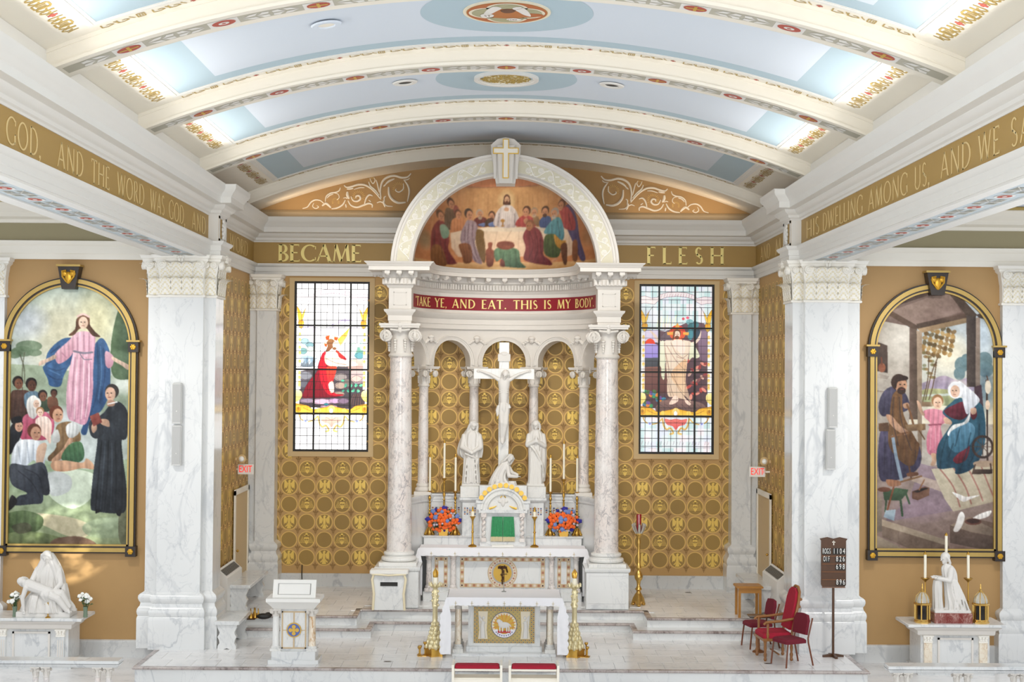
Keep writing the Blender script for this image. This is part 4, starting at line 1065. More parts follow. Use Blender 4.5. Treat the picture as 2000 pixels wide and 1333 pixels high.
# ---------------------------------------------------------------- stained glass windows
def glass_common(c, dark, border):
    # scroll ribbon, side wheat sprays, candelabra borders, foot cartouche (crop units 704 x 1333)
    ol = '4A3A44'
    rib = [(105, 135), (150, 130), (195, 145), (235, 140), (250, 118), (310, 104), (375, 100), (440, 106), (490, 122), (510, 145), (560, 132), (630, 138), (630, 180), (580, 182), (540, 190), (500, 165), (490, 152), (430, 136), (370, 130), (300, 138), (250, 156), (215, 190), (160, 182), (108, 184)]
    c.poly(rib, 'F2E8E8', 'E4D6DC', 0, False, fig=True); c.line(rib+[rib[0]], 3, ol, .7, False)
    for k in range(12): c.line([(262+k*19, 140-.12*(k*19)+.0006*(k*19)**2), (268+k*19, 118-.12*(k*19)+.0006*(k*19)**2)], 4, '8A7480', .6)
    for e in (0, 1):
        f = (lambda x: x) if not e else (lambda x: 735-x)
        for (pts, cc) in (([(118, 225), (150, 275), (160, 330), (140, 350), (125, 300)], 'E0A31E'), ([(208, 200), (180, 240), (165, 300), (150, 330), (160, 270)], 'F0B92E'), ([(130, 330), (165, 330), (165, 362), (148, 385), (130, 362)], 'D08A12')):
            c.poly([(f(x), y) for x, y in pts], cc, 'F6D05A', 60, fig=True); c.line([(f(x), y) for x, y in pts+[pts[0]]], 2.5, ol, .7)
        c.poly([(f(108), 390), (f(150), 390), (f(150), 820), (f(108), 820)], 'F4F2EE', None, 0, False, .8)
        for y in (425, 465, 520, 560, 620, 700, 735, 770, 790): c.ell(f(140), y, 9, 14, 'E2B04A', 'F3DD9A', 90, fig=True)
        c.poly([(f(108), 830), (f(150), 830), (f(158), 870), (f(130), 905), (f(108), 900)], 'F2E9A8', 'E2C860', 90, fig=True)
        acan = [(105, 920), (150, 925), (200, 935), (240, 960), (300, 950), (345, 940), (368, 930), (368, 990), (300, 985), (240, 1000), (190, 985), (150, 1000), (110, 975)]
        c.poly([(f(x), y) for x, y in acan], 'D99A1C', 'F5CF55', 90, fig=True); c.line([(f(x), y) for x, y in acan], 3, '7A4A12', .7)
        c.ell(f(135), 955, 20, 26, 'F0C24A', 'C98818', 90); c.ell(f(135), 955, 9, 12, '8A5A14', al=.7); c.ell(f(278), 968, 16, 16, 'F3CB5C'); c.line([(f(170), 950), (f(230), 975), (f(260), 965)], 4, '8A5A14', .6)
        c.line([(f(140), 1000), (f(155), 1030), (f(190), 1048), (f(240), 1040), (f(270), 1010)], 9, 'D8B25A'); c.line([(f(140), 1000), (f(155), 1030), (f(190), 1048), (f(240), 1040)], 2, ol, .7)
        c.ell(f(187), 1045, 16, 16, 'DDE2F4', fig=True); c.ell(f(187), 1045, 8, 8, '8A94D8')
        c.line([(f(275), 1010), (f(285), 1060), (f(305), 1085), (f(330), 1075), (f(350), 1110), (f(330), 1118)], 13, 'E3BE6A'); c.line([(f(275), 1010), (f(285), 1060), (f(305), 1090), (f(335), 1080), (f(352), 1110)], 2.5, ol, .7)
    c.poly([(290, 1010), (330, 1015), (368, 1008), (405, 1015), (446, 1010), (430, 1050), (390, 1062), (368, 1090), (345, 1062), (305, 1050)], dark[0], dark[1], 90, fig=True)
    c.ell(368, 965, 26, 34, 'F3D98A', 'D9A23A', 90, fig=True); c.ell(366, 972, 12, 18, 'FFFFFF'); c.line([(330, 1015), (368, 1035), (405, 1015)], 3, 'A04A40', .6)
    for k in range(22): 
        if k % 5 != 4: c.line([(130+k*22, 1195), (136+k*22, 1170+7*(k % 2))], 5, '8F7F86', .55)
    c.line([(110, 1220), (160, 1216), (245, 1226)], 2, ol, .6); c.line([(490, 1226), (560, 1216), (625, 1220)], 2, ol, .6)
def glass_left():
    c = Canvas(101, 45, 632, 1262, 168, 384, 'FFFFFF')
    c.noise(.015, 20, 3); ol = '3A2C34'
    c.poly([(145, 375), (230, 368), (300, 390), (360, 370), (440, 385), (520, 370), (590, 380), (590, 400), (500, 402), (400, 398), (300, 402), (210, 415), (145, 405)], 'E4DCEE', 'F2EAF6', 90, fig=True)
    c.poly([(358, 358), (400, 330), (450, 312), (512, 320), (480, 330), (420, 345)], 'D2C4E6', None)
    c.line([(145, 378), (230, 370), (300, 395), (380, 365), (450, 312)], 2.5, '8A7AA0', .7)
    # land
    c.poly([(140, 690), (230, 670), (330, 690), (440, 640), (520, 600), (600, 610), (602, 960), (140, 945)], '574E52', '3C3338', 90, False, fig=True)
    c.poly([(145, 590), (190, 575), (240, 590), (240, 650), (190, 660), (145, 650)], 'A9BCC6', '6E8492', 90, fig=True)
    for x, y, w, h, cc in ((175, 475, 32, 24, '9CBCC2'), (210, 500, 30, 22, '7FA4AA'), (165, 545, 28, 24, '74A09E'), (215, 530, 28, 20, 'C8D4CC'), (555, 540, 40, 26, '6FA894'), (560, 575, 36, 24, '5D9AA2'), (520, 520, 26, 40, 'D9EBDD'), (580, 500, 20, 40, 'C4E2D6')): c.ell(x, y, w, h, cc, fig=True); c.line([(x-w, y), (x, y-h), (x+w, y), (x, y+h), (x-w, y)], 2, ol, .6)
    for k in range(7): c.ell(160+k*16, 612+8*(k % 2), 9, 20, ['B9C9D2', '8DA3B2', '6C8698'][k % 3], fig=True)
    for k in range(9): c.line([(150+k*10, 655), (156+k*10, 632-8*(k % 3))], 3, '4A3530', .9)
    c.poly([(480, 620), (540, 600), (598, 625), (598, 690), (540, 700), (490, 680)], 'D9B8AA', 'B88E84', 90, fig=True); c.poly([(500, 690), (595, 680), (598, 760), (520, 770)], 'C7B4AC', '968088', 90)
    rocks = [(180, 720, 50, 30, '7F7F86'), (170, 780, 40, 26, '5A5A62'), (430, 730, 46, 28, '8E8480'), (470, 770, 50, 30, '6E655F'), (430, 790, 40, 24, 'A28E80'), (540, 740, 40, 24, 'C9AFA4'), (420, 850, 40, 18, '9A8878'), (200, 900, 60, 16, '8C7A8C'), (300, 905, 70, 20, 'C9A6B8'), (390, 900, 44, 18, 'B994B4'), (350, 940, 60, 14, 'A98AA0'), (450, 900, 40, 20, '7A6478'), (330, 925, 18, 10, '2F7F8C')]
    for x, y, w, h, cc in rocks: c.ell(x, y, w, h, cc, None, fig=True); c.line([(x-w, y), (x, y-h), (x+w, y), (x, y+h), (x-w, y)], 2.5, ol, .7)
    for k in range(16): x, y = 445+(k*53) % 140, 755+(k*37) % 75; c.ell(x, y, 12, 8, ['4FAE8A', '6CC49A', '3C8C72'][k % 3], rot=k*40)
    for k in range(12): c.line([(490+k*9, 940), (500+k*8, 880+10*(k % 3)), (520+k*6, 850)], 4, '6A4438' if k % 2 else '3A2420', .9)
    # kneeling figure in red
    c.poly([(300, 560), (272, 640), (262, 690), (215, 750), (180, 810), (160, 875), (230, 880), (330, 878), (400, 872), (455, 855), (430, 850), (390, 845), (370, 800), (380, 740), (350, 640), (330, 560)], '9E1028', '6E0818', 100, fig=True)
    c.poly([(320, 545), (290, 590), (280, 660), (290, 760), (340, 850), (420, 862), (450, 858), (390, 845), (350, 790), (330, 700), (325, 620)], 'E0182A', 'B80E22', 90, fig=True)
    c.poly([(330, 660), (390, 650), (400, 672), (382, 740), (355, 790), (335, 730)], 'EE4A2A', 'D2202A', 90, fig=True); c.poly([(345, 780), (375, 760), (384, 830), (360, 840)], 'F0DCC4', None)
    c.poly([(395, 535), (430, 560), (470, 600), (440, 615), (400, 590)], 'E8452A', 'C8182A', 90, fig=True)
    c.poly([(318, 570), (350, 545), (400, 555), (420, 590), (470, 612), (490, 632), (470, 655), (410, 652), (350, 650), (320, 625)], 'F6ECDA', 'E6D3BC', 90, fig=True)
    c.poly([(460, 622), (520, 618), (550, 640), (520, 652), (470, 650)], 'F2D8C2', None, fig=True)
    c.ell(362, 475, 52, 48, 'FFF6E4', fig=True)
    for p in ([(318, 440), (350, 430), (345, 465), (325, 465)], [(380, 440), (412, 445), (400, 470), (380, 462)], [(310, 490), (332, 492), (330, 516), (315, 510)]): c.poly(p, 'E8641E', 'D2401A', 90, False)
    c.poly([(330, 480), (355, 455), (385, 470), (390, 500), (370, 520), (345, 545), (322, 548), (335, 510)], '9C6A3E', '7A4A2C', 90, fig=True); c.ell(392, 500, 22, 26, 'F4D9C0', fig=True); c.ell(384, 526, 14, 10, '8A5A3A')
    c.poly([(405, 460), (490, 375), (470, 440), (425, 510)], 'F6B23A', 'F8D47E', 45, False, fig=True)
    c.folds([[(300, 600), (300, 700), (330, 800), (380, 850)], [(280, 700), (250, 800), (240, 870)], [(230, 760), (200, 870)], [(310, 720), (300, 830), (310, 875)], [(350, 660), (350, 740)], [(330, 600), (400, 630), (470, 640)], [(320, 560), (325, 620)]], '3A0810', 3, .7)
    c.line([(300, 560), (272, 640), (262, 690), (215, 750), (180, 810), (160, 875)], 3, ol, .8)
    glass_common(c, ('F0C8B4', 'E89A8A'), 0); return c
def glass_right():
    c = Canvas(75, 60, 600, 1278, 168, 384, 'DDE8EC'); ol = '3A2C34'
    g = np.random.default_rng(11)
    for i in range(13):
        for j in range(26):
            if g.random() < .75: x, y = 75+i*41.5, 60+j*47; c.poly([(x, y), (x+41.5, y), (x+41.5, y+47), (x, y+47)], ['D2E4E6', 'E6EAF2', 'C6DDE0', 'EFE6EC', 'D8E0EE', 'BFD8DA'][int(g.integers(6))], None, 0, False)
    s0 = Canvas.__dict__
    # shift of this crop against the other one: x-31, y+16
    class T:  # shifted drawing of the common ornament
        def __init__(q): pass
        def __getattr__(q, n):
            def f(*a, **k):
                a = list(a)
                if n in ('poly', 'line'): a[0] = [(x-31, y+16) for x, y in a[0]]
                else: a[0] -= 31; a[1] += 16
                return getattr(c, n)(*a, **k)
            return f
    for k in range(7): c.line([(200+k*20, 380), (215+k*20, 285+10*(k % 3))], 5, 'EEF0B8', .8)
    c.poly([(110, 400), (200, 390), (260, 400), (400, 340), (460, 325), (530, 340), (556, 380), (556, 950), (105, 950), (105, 620)], '6A5058', '4A3438', 90, False, fig=True)
    c.poly([(110, 395), (215, 390), (210, 480), (115, 470)], 'DCD2EC', None, 0, False); c.ell(155, 490, 34, 38, 'F04A22', 'E8341A', 90, fig=True)
    c.poly([(112, 500), (160, 488), (215, 505), (215, 590), (112, 590)], 'B0A0DC', '8A7CC4', 90, fig=True)
    c.poly([(108, 590), (230, 588), (235, 650), (108, 655)], '4A4E54', '3A3C42', 90, False); c.poly([(108, 655), (270, 650), (300, 840), (108, 850)], '7C5348', '5A3430', 90, False)
    c.poly([(480, 390), (550, 380), (552, 620), (500, 600)], '8F7890', '6E5566', 90, False); c.poly([(230, 440), (280, 395), (320, 390), (300, 460), (240, 470)], '6C5A62', None)
    for x, y, w, h, cc in ((430, 330, 26, 20, '7FB2B8'), (445, 370, 30, 34, '3F6C72'), (470, 350, 24, 24, '4A7A82'), (435, 420, 20, 40, '4E8A96'), (480, 420, 26, 50, '3A4A58'), (385, 308, 10, 10, 'E05A6A'), (415, 300, 11, 10, 'E0607A')): c.ell(x, y, w, h, cc, fig=True)
    for k in range(22): x, y = 420+(k*61) % 130, 610+(k*47) % 260; c.ell(x, y, 18+k % 8, 10, ['B84A42', 'D98A7A', '8E3A3A', 'C9A090', '7A4A4A'][k % 5], rot=-50+k*13, fig=True)
    for k in range(20): x, y = 120+(k*43) % 150, 830+(k*29) % 110; c.ell(x, y, 16, 12, ['3C8C5A', 'D07A2E', '3E7A94', '6A4A8A', '4A6A3A'][k % 5], rot=k*31)
    c.poly([(215, 915), (300, 880), (420, 890), (530, 920), (520, 980), (220, 980)], '8A6A62', '5A4440', 90, fig=True)
    for k in range(8): c.line([(220+k*38, 920), (260+k*36, 950), (250+k*40, 985)], 2.5, ol, .7)
    # halo, figure in pale robe with both arms raised
    c.ell(345, 410, 56, 56, 'D8432E', 'E8683E', 90, fig=True)
    for p in ([(330, 360), (345, 335), (358, 360), (356, 390), (334, 390)], [(272, 405), (315, 402), (315, 424), (275, 424)], [(385, 404), (425, 404), (422, 426), (385, 422)]): c.poly(p, 'F0B45A', 'E89A3A', 90, False)
    c.poly([(150, 395), (175, 405), (200, 430), (225, 465), (245, 480), (240, 500), (215, 490), (190, 450)], 'EBD2C2', None, fig=True); c.poly([(510, 390), (495, 430), (470, 465), (440, 480), (445, 505), (480, 480), (505, 445)], 'E6CDBE', None, fig=True)
    c.poly([(218, 490), (255, 475), (262, 600), (255, 740), (235, 720), (232, 660), (212, 620)], 'E8EAD2', 'CFCFB2', 90, fig=True); c.poly([(440, 480), (465, 500), (500, 570), (480, 590), (450, 585), (425, 600)], 'EDEFD8', 'CFCFB0', 90, fig=True)
    c.poly([(250, 478), (300, 462), (345, 455), (400, 462), (440, 478), (425, 560), (412, 640), (400, 760), (395, 860), (410, 885), (370, 880), (330, 870), (290, 868), (275, 830), (275, 740), (262, 600)], 'EADCCB', 'D3B79C', 60, fig=True)
    c.poly([(312, 470), (345, 462), (385, 468), (400, 520), (380, 570), (350, 540), (320, 505)], 'F0DDCF', None, fig=True)
    c.poly([(395, 600), (412, 640), (405, 760), (440, 900), (420, 880), (390, 850), (340, 790), (300, 700)], 'D9A878', 'EBD2B4', 60, al=.7)
    c.folds([[(270, 500), (330, 600), (400, 680)], [(265, 560), (300, 700), (380, 830)], [(280, 620), (290, 760), (320, 860)], [(300, 480), (340, 560), (400, 600)], [(420, 560), (380, 590), (340, 580)], [(400, 640), (395, 760)], [(275, 740), (300, 860)], [(320, 700), (350, 800), (400, 870)], [(255, 480), (270, 640)]], '7A5A48', 3, .75)
    c.poly([(325, 860), (350, 870), (350, 900), (310, 922), (290, 915)], 'EBD0BE', None, fig=True); c.poly([(395, 880), (415, 890), (440, 915), (430, 928), (405, 910)], 'EBD0BE', None, fig=True)
    c.head(342, 420, 26, 'EED3BE', '7A4A2E', 0, '7A4A2E'); c.poly([(318, 400), (330, 390), (322, 450), (310, 462)], '7A4A2E', None); c.poly([(366, 400), (374, 450), (384, 465), (360, 400)], '7A4A2E', None)
    glass_common(T(), ('E0786E', 'D85A5A'), 1); return c
M['glass_l'] = attr_mat('stained_glass_bright', .15, 1.25, spec=.5); M['glass_r'] = attr_mat('stained_glass', .15, .5, spec=.5)
M['came'] = mat('lead_came', '3B3238', .6)
def stained_window(name, s, cv, material, label):
    col = cv.get(); H, Wd = col.shape[:2]; xa = -WX1 if s < 0 else WX0; ww, hh = WX1-WX0, WZ1-WZ0; yg = YB+.06
    root = MB()
    # painted casing round the opening
    x0, x1 = xa, xa+ww
    mb = MB()
    for a, b, c_, d in ((x0-CAS, x0, WZ0-CAS, WZ1+.08), (x1, x1+CAS, WZ0-CAS, WZ1+.08), (x0, x1, WZ0-CAS, WZ0), (x0, x1, WZ1, WZ1+.08)): mb.box(a, b, YB-.03, YB+.08, c_, d)
    M['casing'] = M.get('casing') or mat('casing_beige', 'CDB182', .55)
    w = mb.build(name, M['casing']); struct(w, label)
    # iron frame and main bars
    cs = [0, .267, .746, 1]; rs = [0, .221, .482, .741, 1]
    mb = MB(); t = .024
    for f in cs: e = t if f in (0, 1) else t*.8; xx = x0+(f*ww if f not in (0, 1) else (e if f == 0 else ww-e)); mb.box(xx-e, xx+e, YB+.02, YB+.075, WZ0, WZ1)
    for f in rs: e = t if f in (0, 1) else t*.8; zz = WZ0+(f*hh if f not in (0, 1) else (e if f == 0 else hh-e)); mb.box(x0, x1, YB+.022, YB+.073, zz-e, zz+e)
    mb.build('window_frame', M['black'], w)
    ci = [0, 15, 30, 45, 58, 72, 85, 98, 112, 125, 139, 153, 167]; ri = [round(i*(H-1)/22) for i in range(23)]
    mk = cv.mask.reshape(H, 2, Wd, 2).any((1, 3)); lead = MB(); X = lambda i: x0+ww*i/(Wd-1); Z = lambda j: WZ1-hh*j/(H-1)
    for a, b in zip(ci[:-1], ci[1:]):
        for c_, d in zip(ri[:-1], ri[1:]):
            jj, ii = np.meshgrid(np.arange(c_, d+1), np.arange(a, b+1), indexing='ij')
            P = np.stack([x0+ww*ii/(Wd-1), np.full(ii.shape, yg), WZ1-hh*jj/(H-1)], -1).reshape(-1, 3)
            link('pane', colour_mesh('pane', P, grid_faces(b-a+1, d-c_+1)[:, ::-1], col[c_:d+1, a:b+1].reshape(-1, 3), material), w)
            fig = mk[c_:d+1, a].mean() > .35; g = .0055 if not fig else .0015
            lead.box(X(a)-g, X(a)+g, yg-.008, yg-.001, Z(d), Z(c_))
            g = .006 if mk[c_, a:b+1].mean() < .35 else .004; lead.box(X(a), X(b), yg-.009, yg-.001, Z(c_)-g, Z(c_)+g)
    tag(lead.build('lead_cames', M['came'], w, 0), kind='stuff')
    return w
stained_window('window_1', -1, glass_left(), M['glass_l'], 'stained glass window with kneeling figure in red robe praying')
stained_window('window_2', 1, glass_right(), M['glass_r'], 'stained glass window with standing figure in pale robe, arms raised')
# ================================================================ arched paintings in gilt and black frames
def paint_left():
    c = Canvas(52, 78, 606, 1278, 196, 424, 'B9C4BE', .0, 0); c.auto = True; c.desat = .2; c.gam = 1.22; c.X = c.X-.0185*(c.Y-370)
    c.poly([(0, 0), (660, 0), (660, 520), (0, 520)], '8FB0B4', 'C9CEC6', 90, False); c.ell(300, 290, 260, 260, 'E3DCBC', soft=True, al=.9); c.ell(470, 230, 130, 190, 'E6DCA8', soft=True, al=.7); c.ell(130, 260, 120, 100, 'B7BECB', soft=True, al=.7)
    c.noise(.02, 60, 4); c.noise(.015, 18, 5)
    c.poly([(0, 480), (120, 455), (260, 470), (420, 500), (660, 520), (660, 700), (0, 700)], 'A6B59A', '8FA08C', 90); c.ell(600, 540, 130, 60, 'D7DDD6', soft=True, al=.9)
    for x, y, w, h in ((140, 370, 60, 26), (110, 395, 50, 24), (165, 400, 34, 16), (75, 405, 30, 22)): c.ell(x, y, w, h, '6F8868', al=.8)
    for p in ([(120, 400), (112, 460), (108, 530)], [(100, 410), (118, 470), (120, 540)]): c.line(p, 5, '6A6A52', .8)
    c.poly([(560, 180), (530, 260), (512, 380), (520, 500), (580, 520), (615, 490), (612, 330), (590, 230)], '5E7A52', '4A6448', 0, al=.95)
    # ground
    c.poly([(0, 880), (250, 900), (420, 930), (660, 900), (660, 1300), (0, 1300)], 'A9BFA0', '8E9A72', 90); c.poly([(220, 960), (330, 930), (440, 960), (420, 1060), (330, 1110), (230, 1050)], 'DDE6D4', 'CFDCC8', 90, al=.8)
    c.poly([(210, 960), (270, 940), (330, 970), (320, 1030), (240, 1050)], 'B9BCC2', None, al=.7)
    c.poly([(40, 1140), (160, 1130), (330, 1150), (420, 1190), (390, 1240), (300, 1230), (180, 1180), (40, 1180)], 'CDBFA0', None, al=.8); c.poly([(380, 1190), (470, 1150), (600, 1160), (600, 1230), (430, 1240)], '9FB090', '8A9A78', 90, al=.8)
    c.poly([(30, 1140), (120, 1120), (200, 1150), (180, 1210), (60, 1230), (30, 1200)], '6E8458', '55683F', 90); c.poly([(30, 1230), (160, 1215), (300, 1250), (300, 1300), (30, 1300)], '7E8E5E', '5F6A44', 90); c.poly([(250, 1250), (360, 1235), (440, 1265), (420, 1300), (240, 1300)], '7A5A48', None, al=.9)
    c.poly([(550, 1120), (610, 1090), (620, 1280), (550, 1260)], '6A6A50', None, al=.8); c.poly([(60, 1190), (130, 1175), (150, 1210), (90, 1225)], '54503C', None, al=.7); c.noise(.018, 14, 6)
    # standing woman: blue mantle, pink gown
    c.ell(340, 690, 150, 60, 'D9DEE0', soft=True, al=.95); c.ell(420, 830, 110, 80, 'C9D2D0', soft=True, al=.8)
    c.poly([(320, 330), (270, 350), (225, 400), (215, 450), (203, 470), (225, 520), (235, 550), (282, 552), (300, 500), (340, 440), (420, 380), (470, 330), (505, 385), (510, 480), (505, 580), (470, 660), (420, 700), (400, 770), (375, 760), (400, 690), (420, 600), (430, 480), (400, 350)], '3F6C9C', '2F5684', 60)
    c.poly([(345, 320), (390, 300), (440, 320), (438, 390), (432, 480), (428, 600), (400, 720), (350, 715), (315, 690), (310, 580), (325, 470), (340, 400)], 'E6BCC8', 'D59AB0', 20)
    c.poly([(345, 320), (320, 345), (265, 395), (258, 420), (275, 450), (320, 425), (345, 385)], 'E2B6C2', 'CF97A8', 60); c.poly([(490, 390), (525, 415), (520, 455), (500, 468), (484, 440)], 'DDAFBE', 'C58FA2', 90)
    c.poly([(258, 408), (225, 425), (190, 440), (188, 460), (225, 442), (262, 425)], 'E4C4AC', None); c.poly([(520, 415), (560, 435), (596, 455), (590, 475), (560, 455), (522, 432)], 'E4C4AC', None)
    c.folds([[(350, 420), (340, 540), (330, 690)], [(375, 420), (372, 560), (360, 700)], [(400, 420), (405, 560), (390, 700)], [(420, 440), (420, 560)], [(360, 330), (362, 390)], [(390, 320), (392, 390)], [(415, 325), (414, 390)], [(290, 400), (310, 420)]], 'B57A92', 6, .5)
    c.folds([[(360, 430), (352, 560), (345, 700)], [(388, 430), (388, 560), (376, 700)], [(412, 450), (412, 560), (396, 690)]], 'F4DCE2', 6, .6)
    c.folds([[(230, 470), (270, 480), (300, 470)], [(225, 500), (260, 520), (290, 520)], [(240, 400), (280, 370)], [(450, 350), (455, 480), (445, 600), (410, 700)], [(480, 380), (485, 500), (460, 630)], [(215, 455), (240, 440)]], '24446C', 6, .55); c.folds([[(465, 370), (470, 490), (455, 610)], [(235, 480), (280, 500)]], '6A98C4', 5, .5)
    c.line([(345, 392), (390, 400), (428, 396)], 9, '8C8494'); c.line([(370, 398), (390, 428), (425, 428)], 4, '8C8494')
    c.poly([(360, 240), (350, 290), (320, 318), (345, 318), (370, 290), (400, 285), (430, 320), (465, 325), (440, 300), (418, 270), (412, 238)], '7A5238', None); c.head(388, 258, 26, 'EBCDB4', '8A5E40', -.2); c.line([(362, 232), (388, 222), (414, 234)], 9, 'E9C8BE')
    # crowd
    S1, S2 = '8A5A40', '6E4632'
    c.poly([(55, 590), (100, 570), (150, 590), (130, 700), (60, 720)], '6A4A3C', '4A342C', 90); c.poly([(120, 590), (180, 580), (190, 660), (130, 660)], '6E8CA0', None); c.poly([(185, 620), (230, 615), (240, 660), (190, 670)], '4E6048', None); c.poly([(225, 605), (265, 605), (270, 650), (230, 655)], S1, None)
    for x, y, r_, sk, t in ((92, 540, 23, S1, .4), (152, 548, 24, S2, .3), (203, 598, 20, S1, .2), (253, 586, 15, S2, 0)): c.head(x, y, r_, sk, '2E221E', t)
    c.poly([(70, 580), (75, 690)], '5A2A20', None, sm=False); c.line([(110, 560), (108, 680)], 5, '5A3428', .8)
    c.poly([(130, 680), (105, 720), (100, 790), (150, 800), (230, 790), (255, 720), (215, 670)], 'D0708A', 'B84A68', 90); c.poly([(135, 610), (165, 595), (188, 625), (185, 660), (165, 700), (140, 690), (128, 650)], 'E9E6DF', 'C9C6C2', 90); c.head(172, 632, 17, 'E6C6B0', '8A6A50', .6, veil='E6E3DC')
    c.poly([(170, 705), (215, 690), (242, 720), (240, 780), (235, 815), (215, 790), (180, 760)], 'F0DCD0', 'E6C4B2', 90); c.head(190, 672, 17, 'EFCFBA', 'B98A5E', 0)
    c.poly([(55, 740), (90, 720), (110, 760), (60, 860), (40, 840)], '2E3038', None); c.head(92, 735, 22, 'D0A084', '3A2C28', .6); c.poly([(62, 700), (100, 690), (108, 715), (66, 722)], '2A2A30', None)
    c.poly([(60, 870), (85, 810), (130, 795), (185, 805), (205, 850), (210, 905), (180, 915), (160, 890), (120, 920), (65, 925)], 'E3E7EA', 'B9C2CC', 80); c.poly([(175, 840), (200, 812), (220, 820), (208, 880), (190, 935), (172, 925)], 'E2BFA4', None)
    c.poly([(55, 910), (130, 915), (200, 900), (225, 960), (205, 1010), (200, 1080), (160, 1090), (70, 1095), (90, 1055), (130, 1040), (60, 1000)], '4E545E', '343A46', 80); c.poly([(190, 920), (222, 960), (232, 1040), (200, 1045), (190, 1000)], '3A404A', None); c.poly([(60, 1050), (85, 1080), (50, 1120), (42, 1100)], '2A2628', None); c.head(168, 765, 29, 'C99A7C', '7A4630', .7)
    c.folds([[(90, 830), (100, 900)], [(130, 810), (140, 900)], [(160, 820), (160, 890)]], '98A4B4', 5, .5); c.folds([[(90, 940), (150, 990), (190, 1060)], [(120, 930), (180, 960), (200, 1020)]], '20242C', 5, .5)
    c.poly([(262, 740), (300, 715), (345, 720), (370, 760), (372, 800), (330, 810), (300, 840), (270, 870), (235, 895), (225, 875), (262, 830)], '9A7A50', '7A5E3E', 90); c.poly([(310, 730), (350, 715), (368, 760), (330, 790), (310, 770)], 'E0E2E0', None); c.poly([(248, 770), (270, 750), (280, 800), (250, 810)], 'DADCD8', None)
    c.poly([(320, 790), (338, 800), (300, 870), (262, 895), (240, 890), (290, 840)], 'D9AC8A', None); c.poly([(285, 880), (320, 820), (372, 805), (390, 850), (380, 890), (330, 905)], '5E8A5E', '3F6A48', 80); c.poly([(240, 900), (300, 890), (380, 900), (400, 880), (430, 905), (430, 930), (380, 925), (310, 940), (250, 935)], 'DDB492', 'C09270', 90); c.head(268, 682, 29, 'D6A684', '7A3E24', .7)
    # man in black cassock with a red book
    c.poly([(505, 640), (545, 620), (585, 660), (592, 740), (580, 790), (560, 800), (568, 900), (580, 1000), (578, 1110), (540, 1130), (440, 1120), (418, 1095), (430, 950), (450, 800), (455, 700), (480, 670)], '39414A', '232930', 10); c.poly([(412, 720), (440, 690), (470, 720), (480, 760), (450, 790), (420, 775)], '39414A', None); c.poly([(480, 735), (530, 740), (585, 760), (570, 795), (510, 775), (478, 760)], '323A44', None)
    c.folds([[(470, 800), (455, 950), (440, 1110)], [(500, 800), (495, 960), (480, 1115)], [(530, 810), (535, 960), (530, 1120)], [(555, 810), (562, 960), (560, 1110)]], '12161C', 6, .6); c.folds([[(485, 800), (475, 950), (462, 1110)], [(515, 810), (515, 960), (508, 1110)]], '55606C', 5, .5)
    c.poly([(440, 1110), (470, 1120), (440, 1132)], '1A1A1E', None, sm=False); c.poly([(535, 1120), (558, 1110), (552, 1140), (538, 1138)], '1A1A1E', None); c.poly([(422, 735), (440, 715), (448, 745), (430, 765)], 'D9AE90', None); c.poly([(470, 700), (500, 705), (505, 735), (480, 730), (465, 720)], 'D9AE90', None)
    c.poly([(415, 688), (455, 670), (472, 715), (432, 735)], 'A85648', '8A3E34', 45, False); c.head(512, 582, 29, 'DDB398', '3E3630', -.7); c.poly([(500, 615), (530, 618), (525, 640), (495, 640)], 'CFA286', None); c.line([(498, 632), (540, 622)], 5, 'EDEDED')
    c.noise(.02, 40, 30); c.noise(.02, 12, 31, (1, 1.6)); c.noise(.014, 5, 8); return c
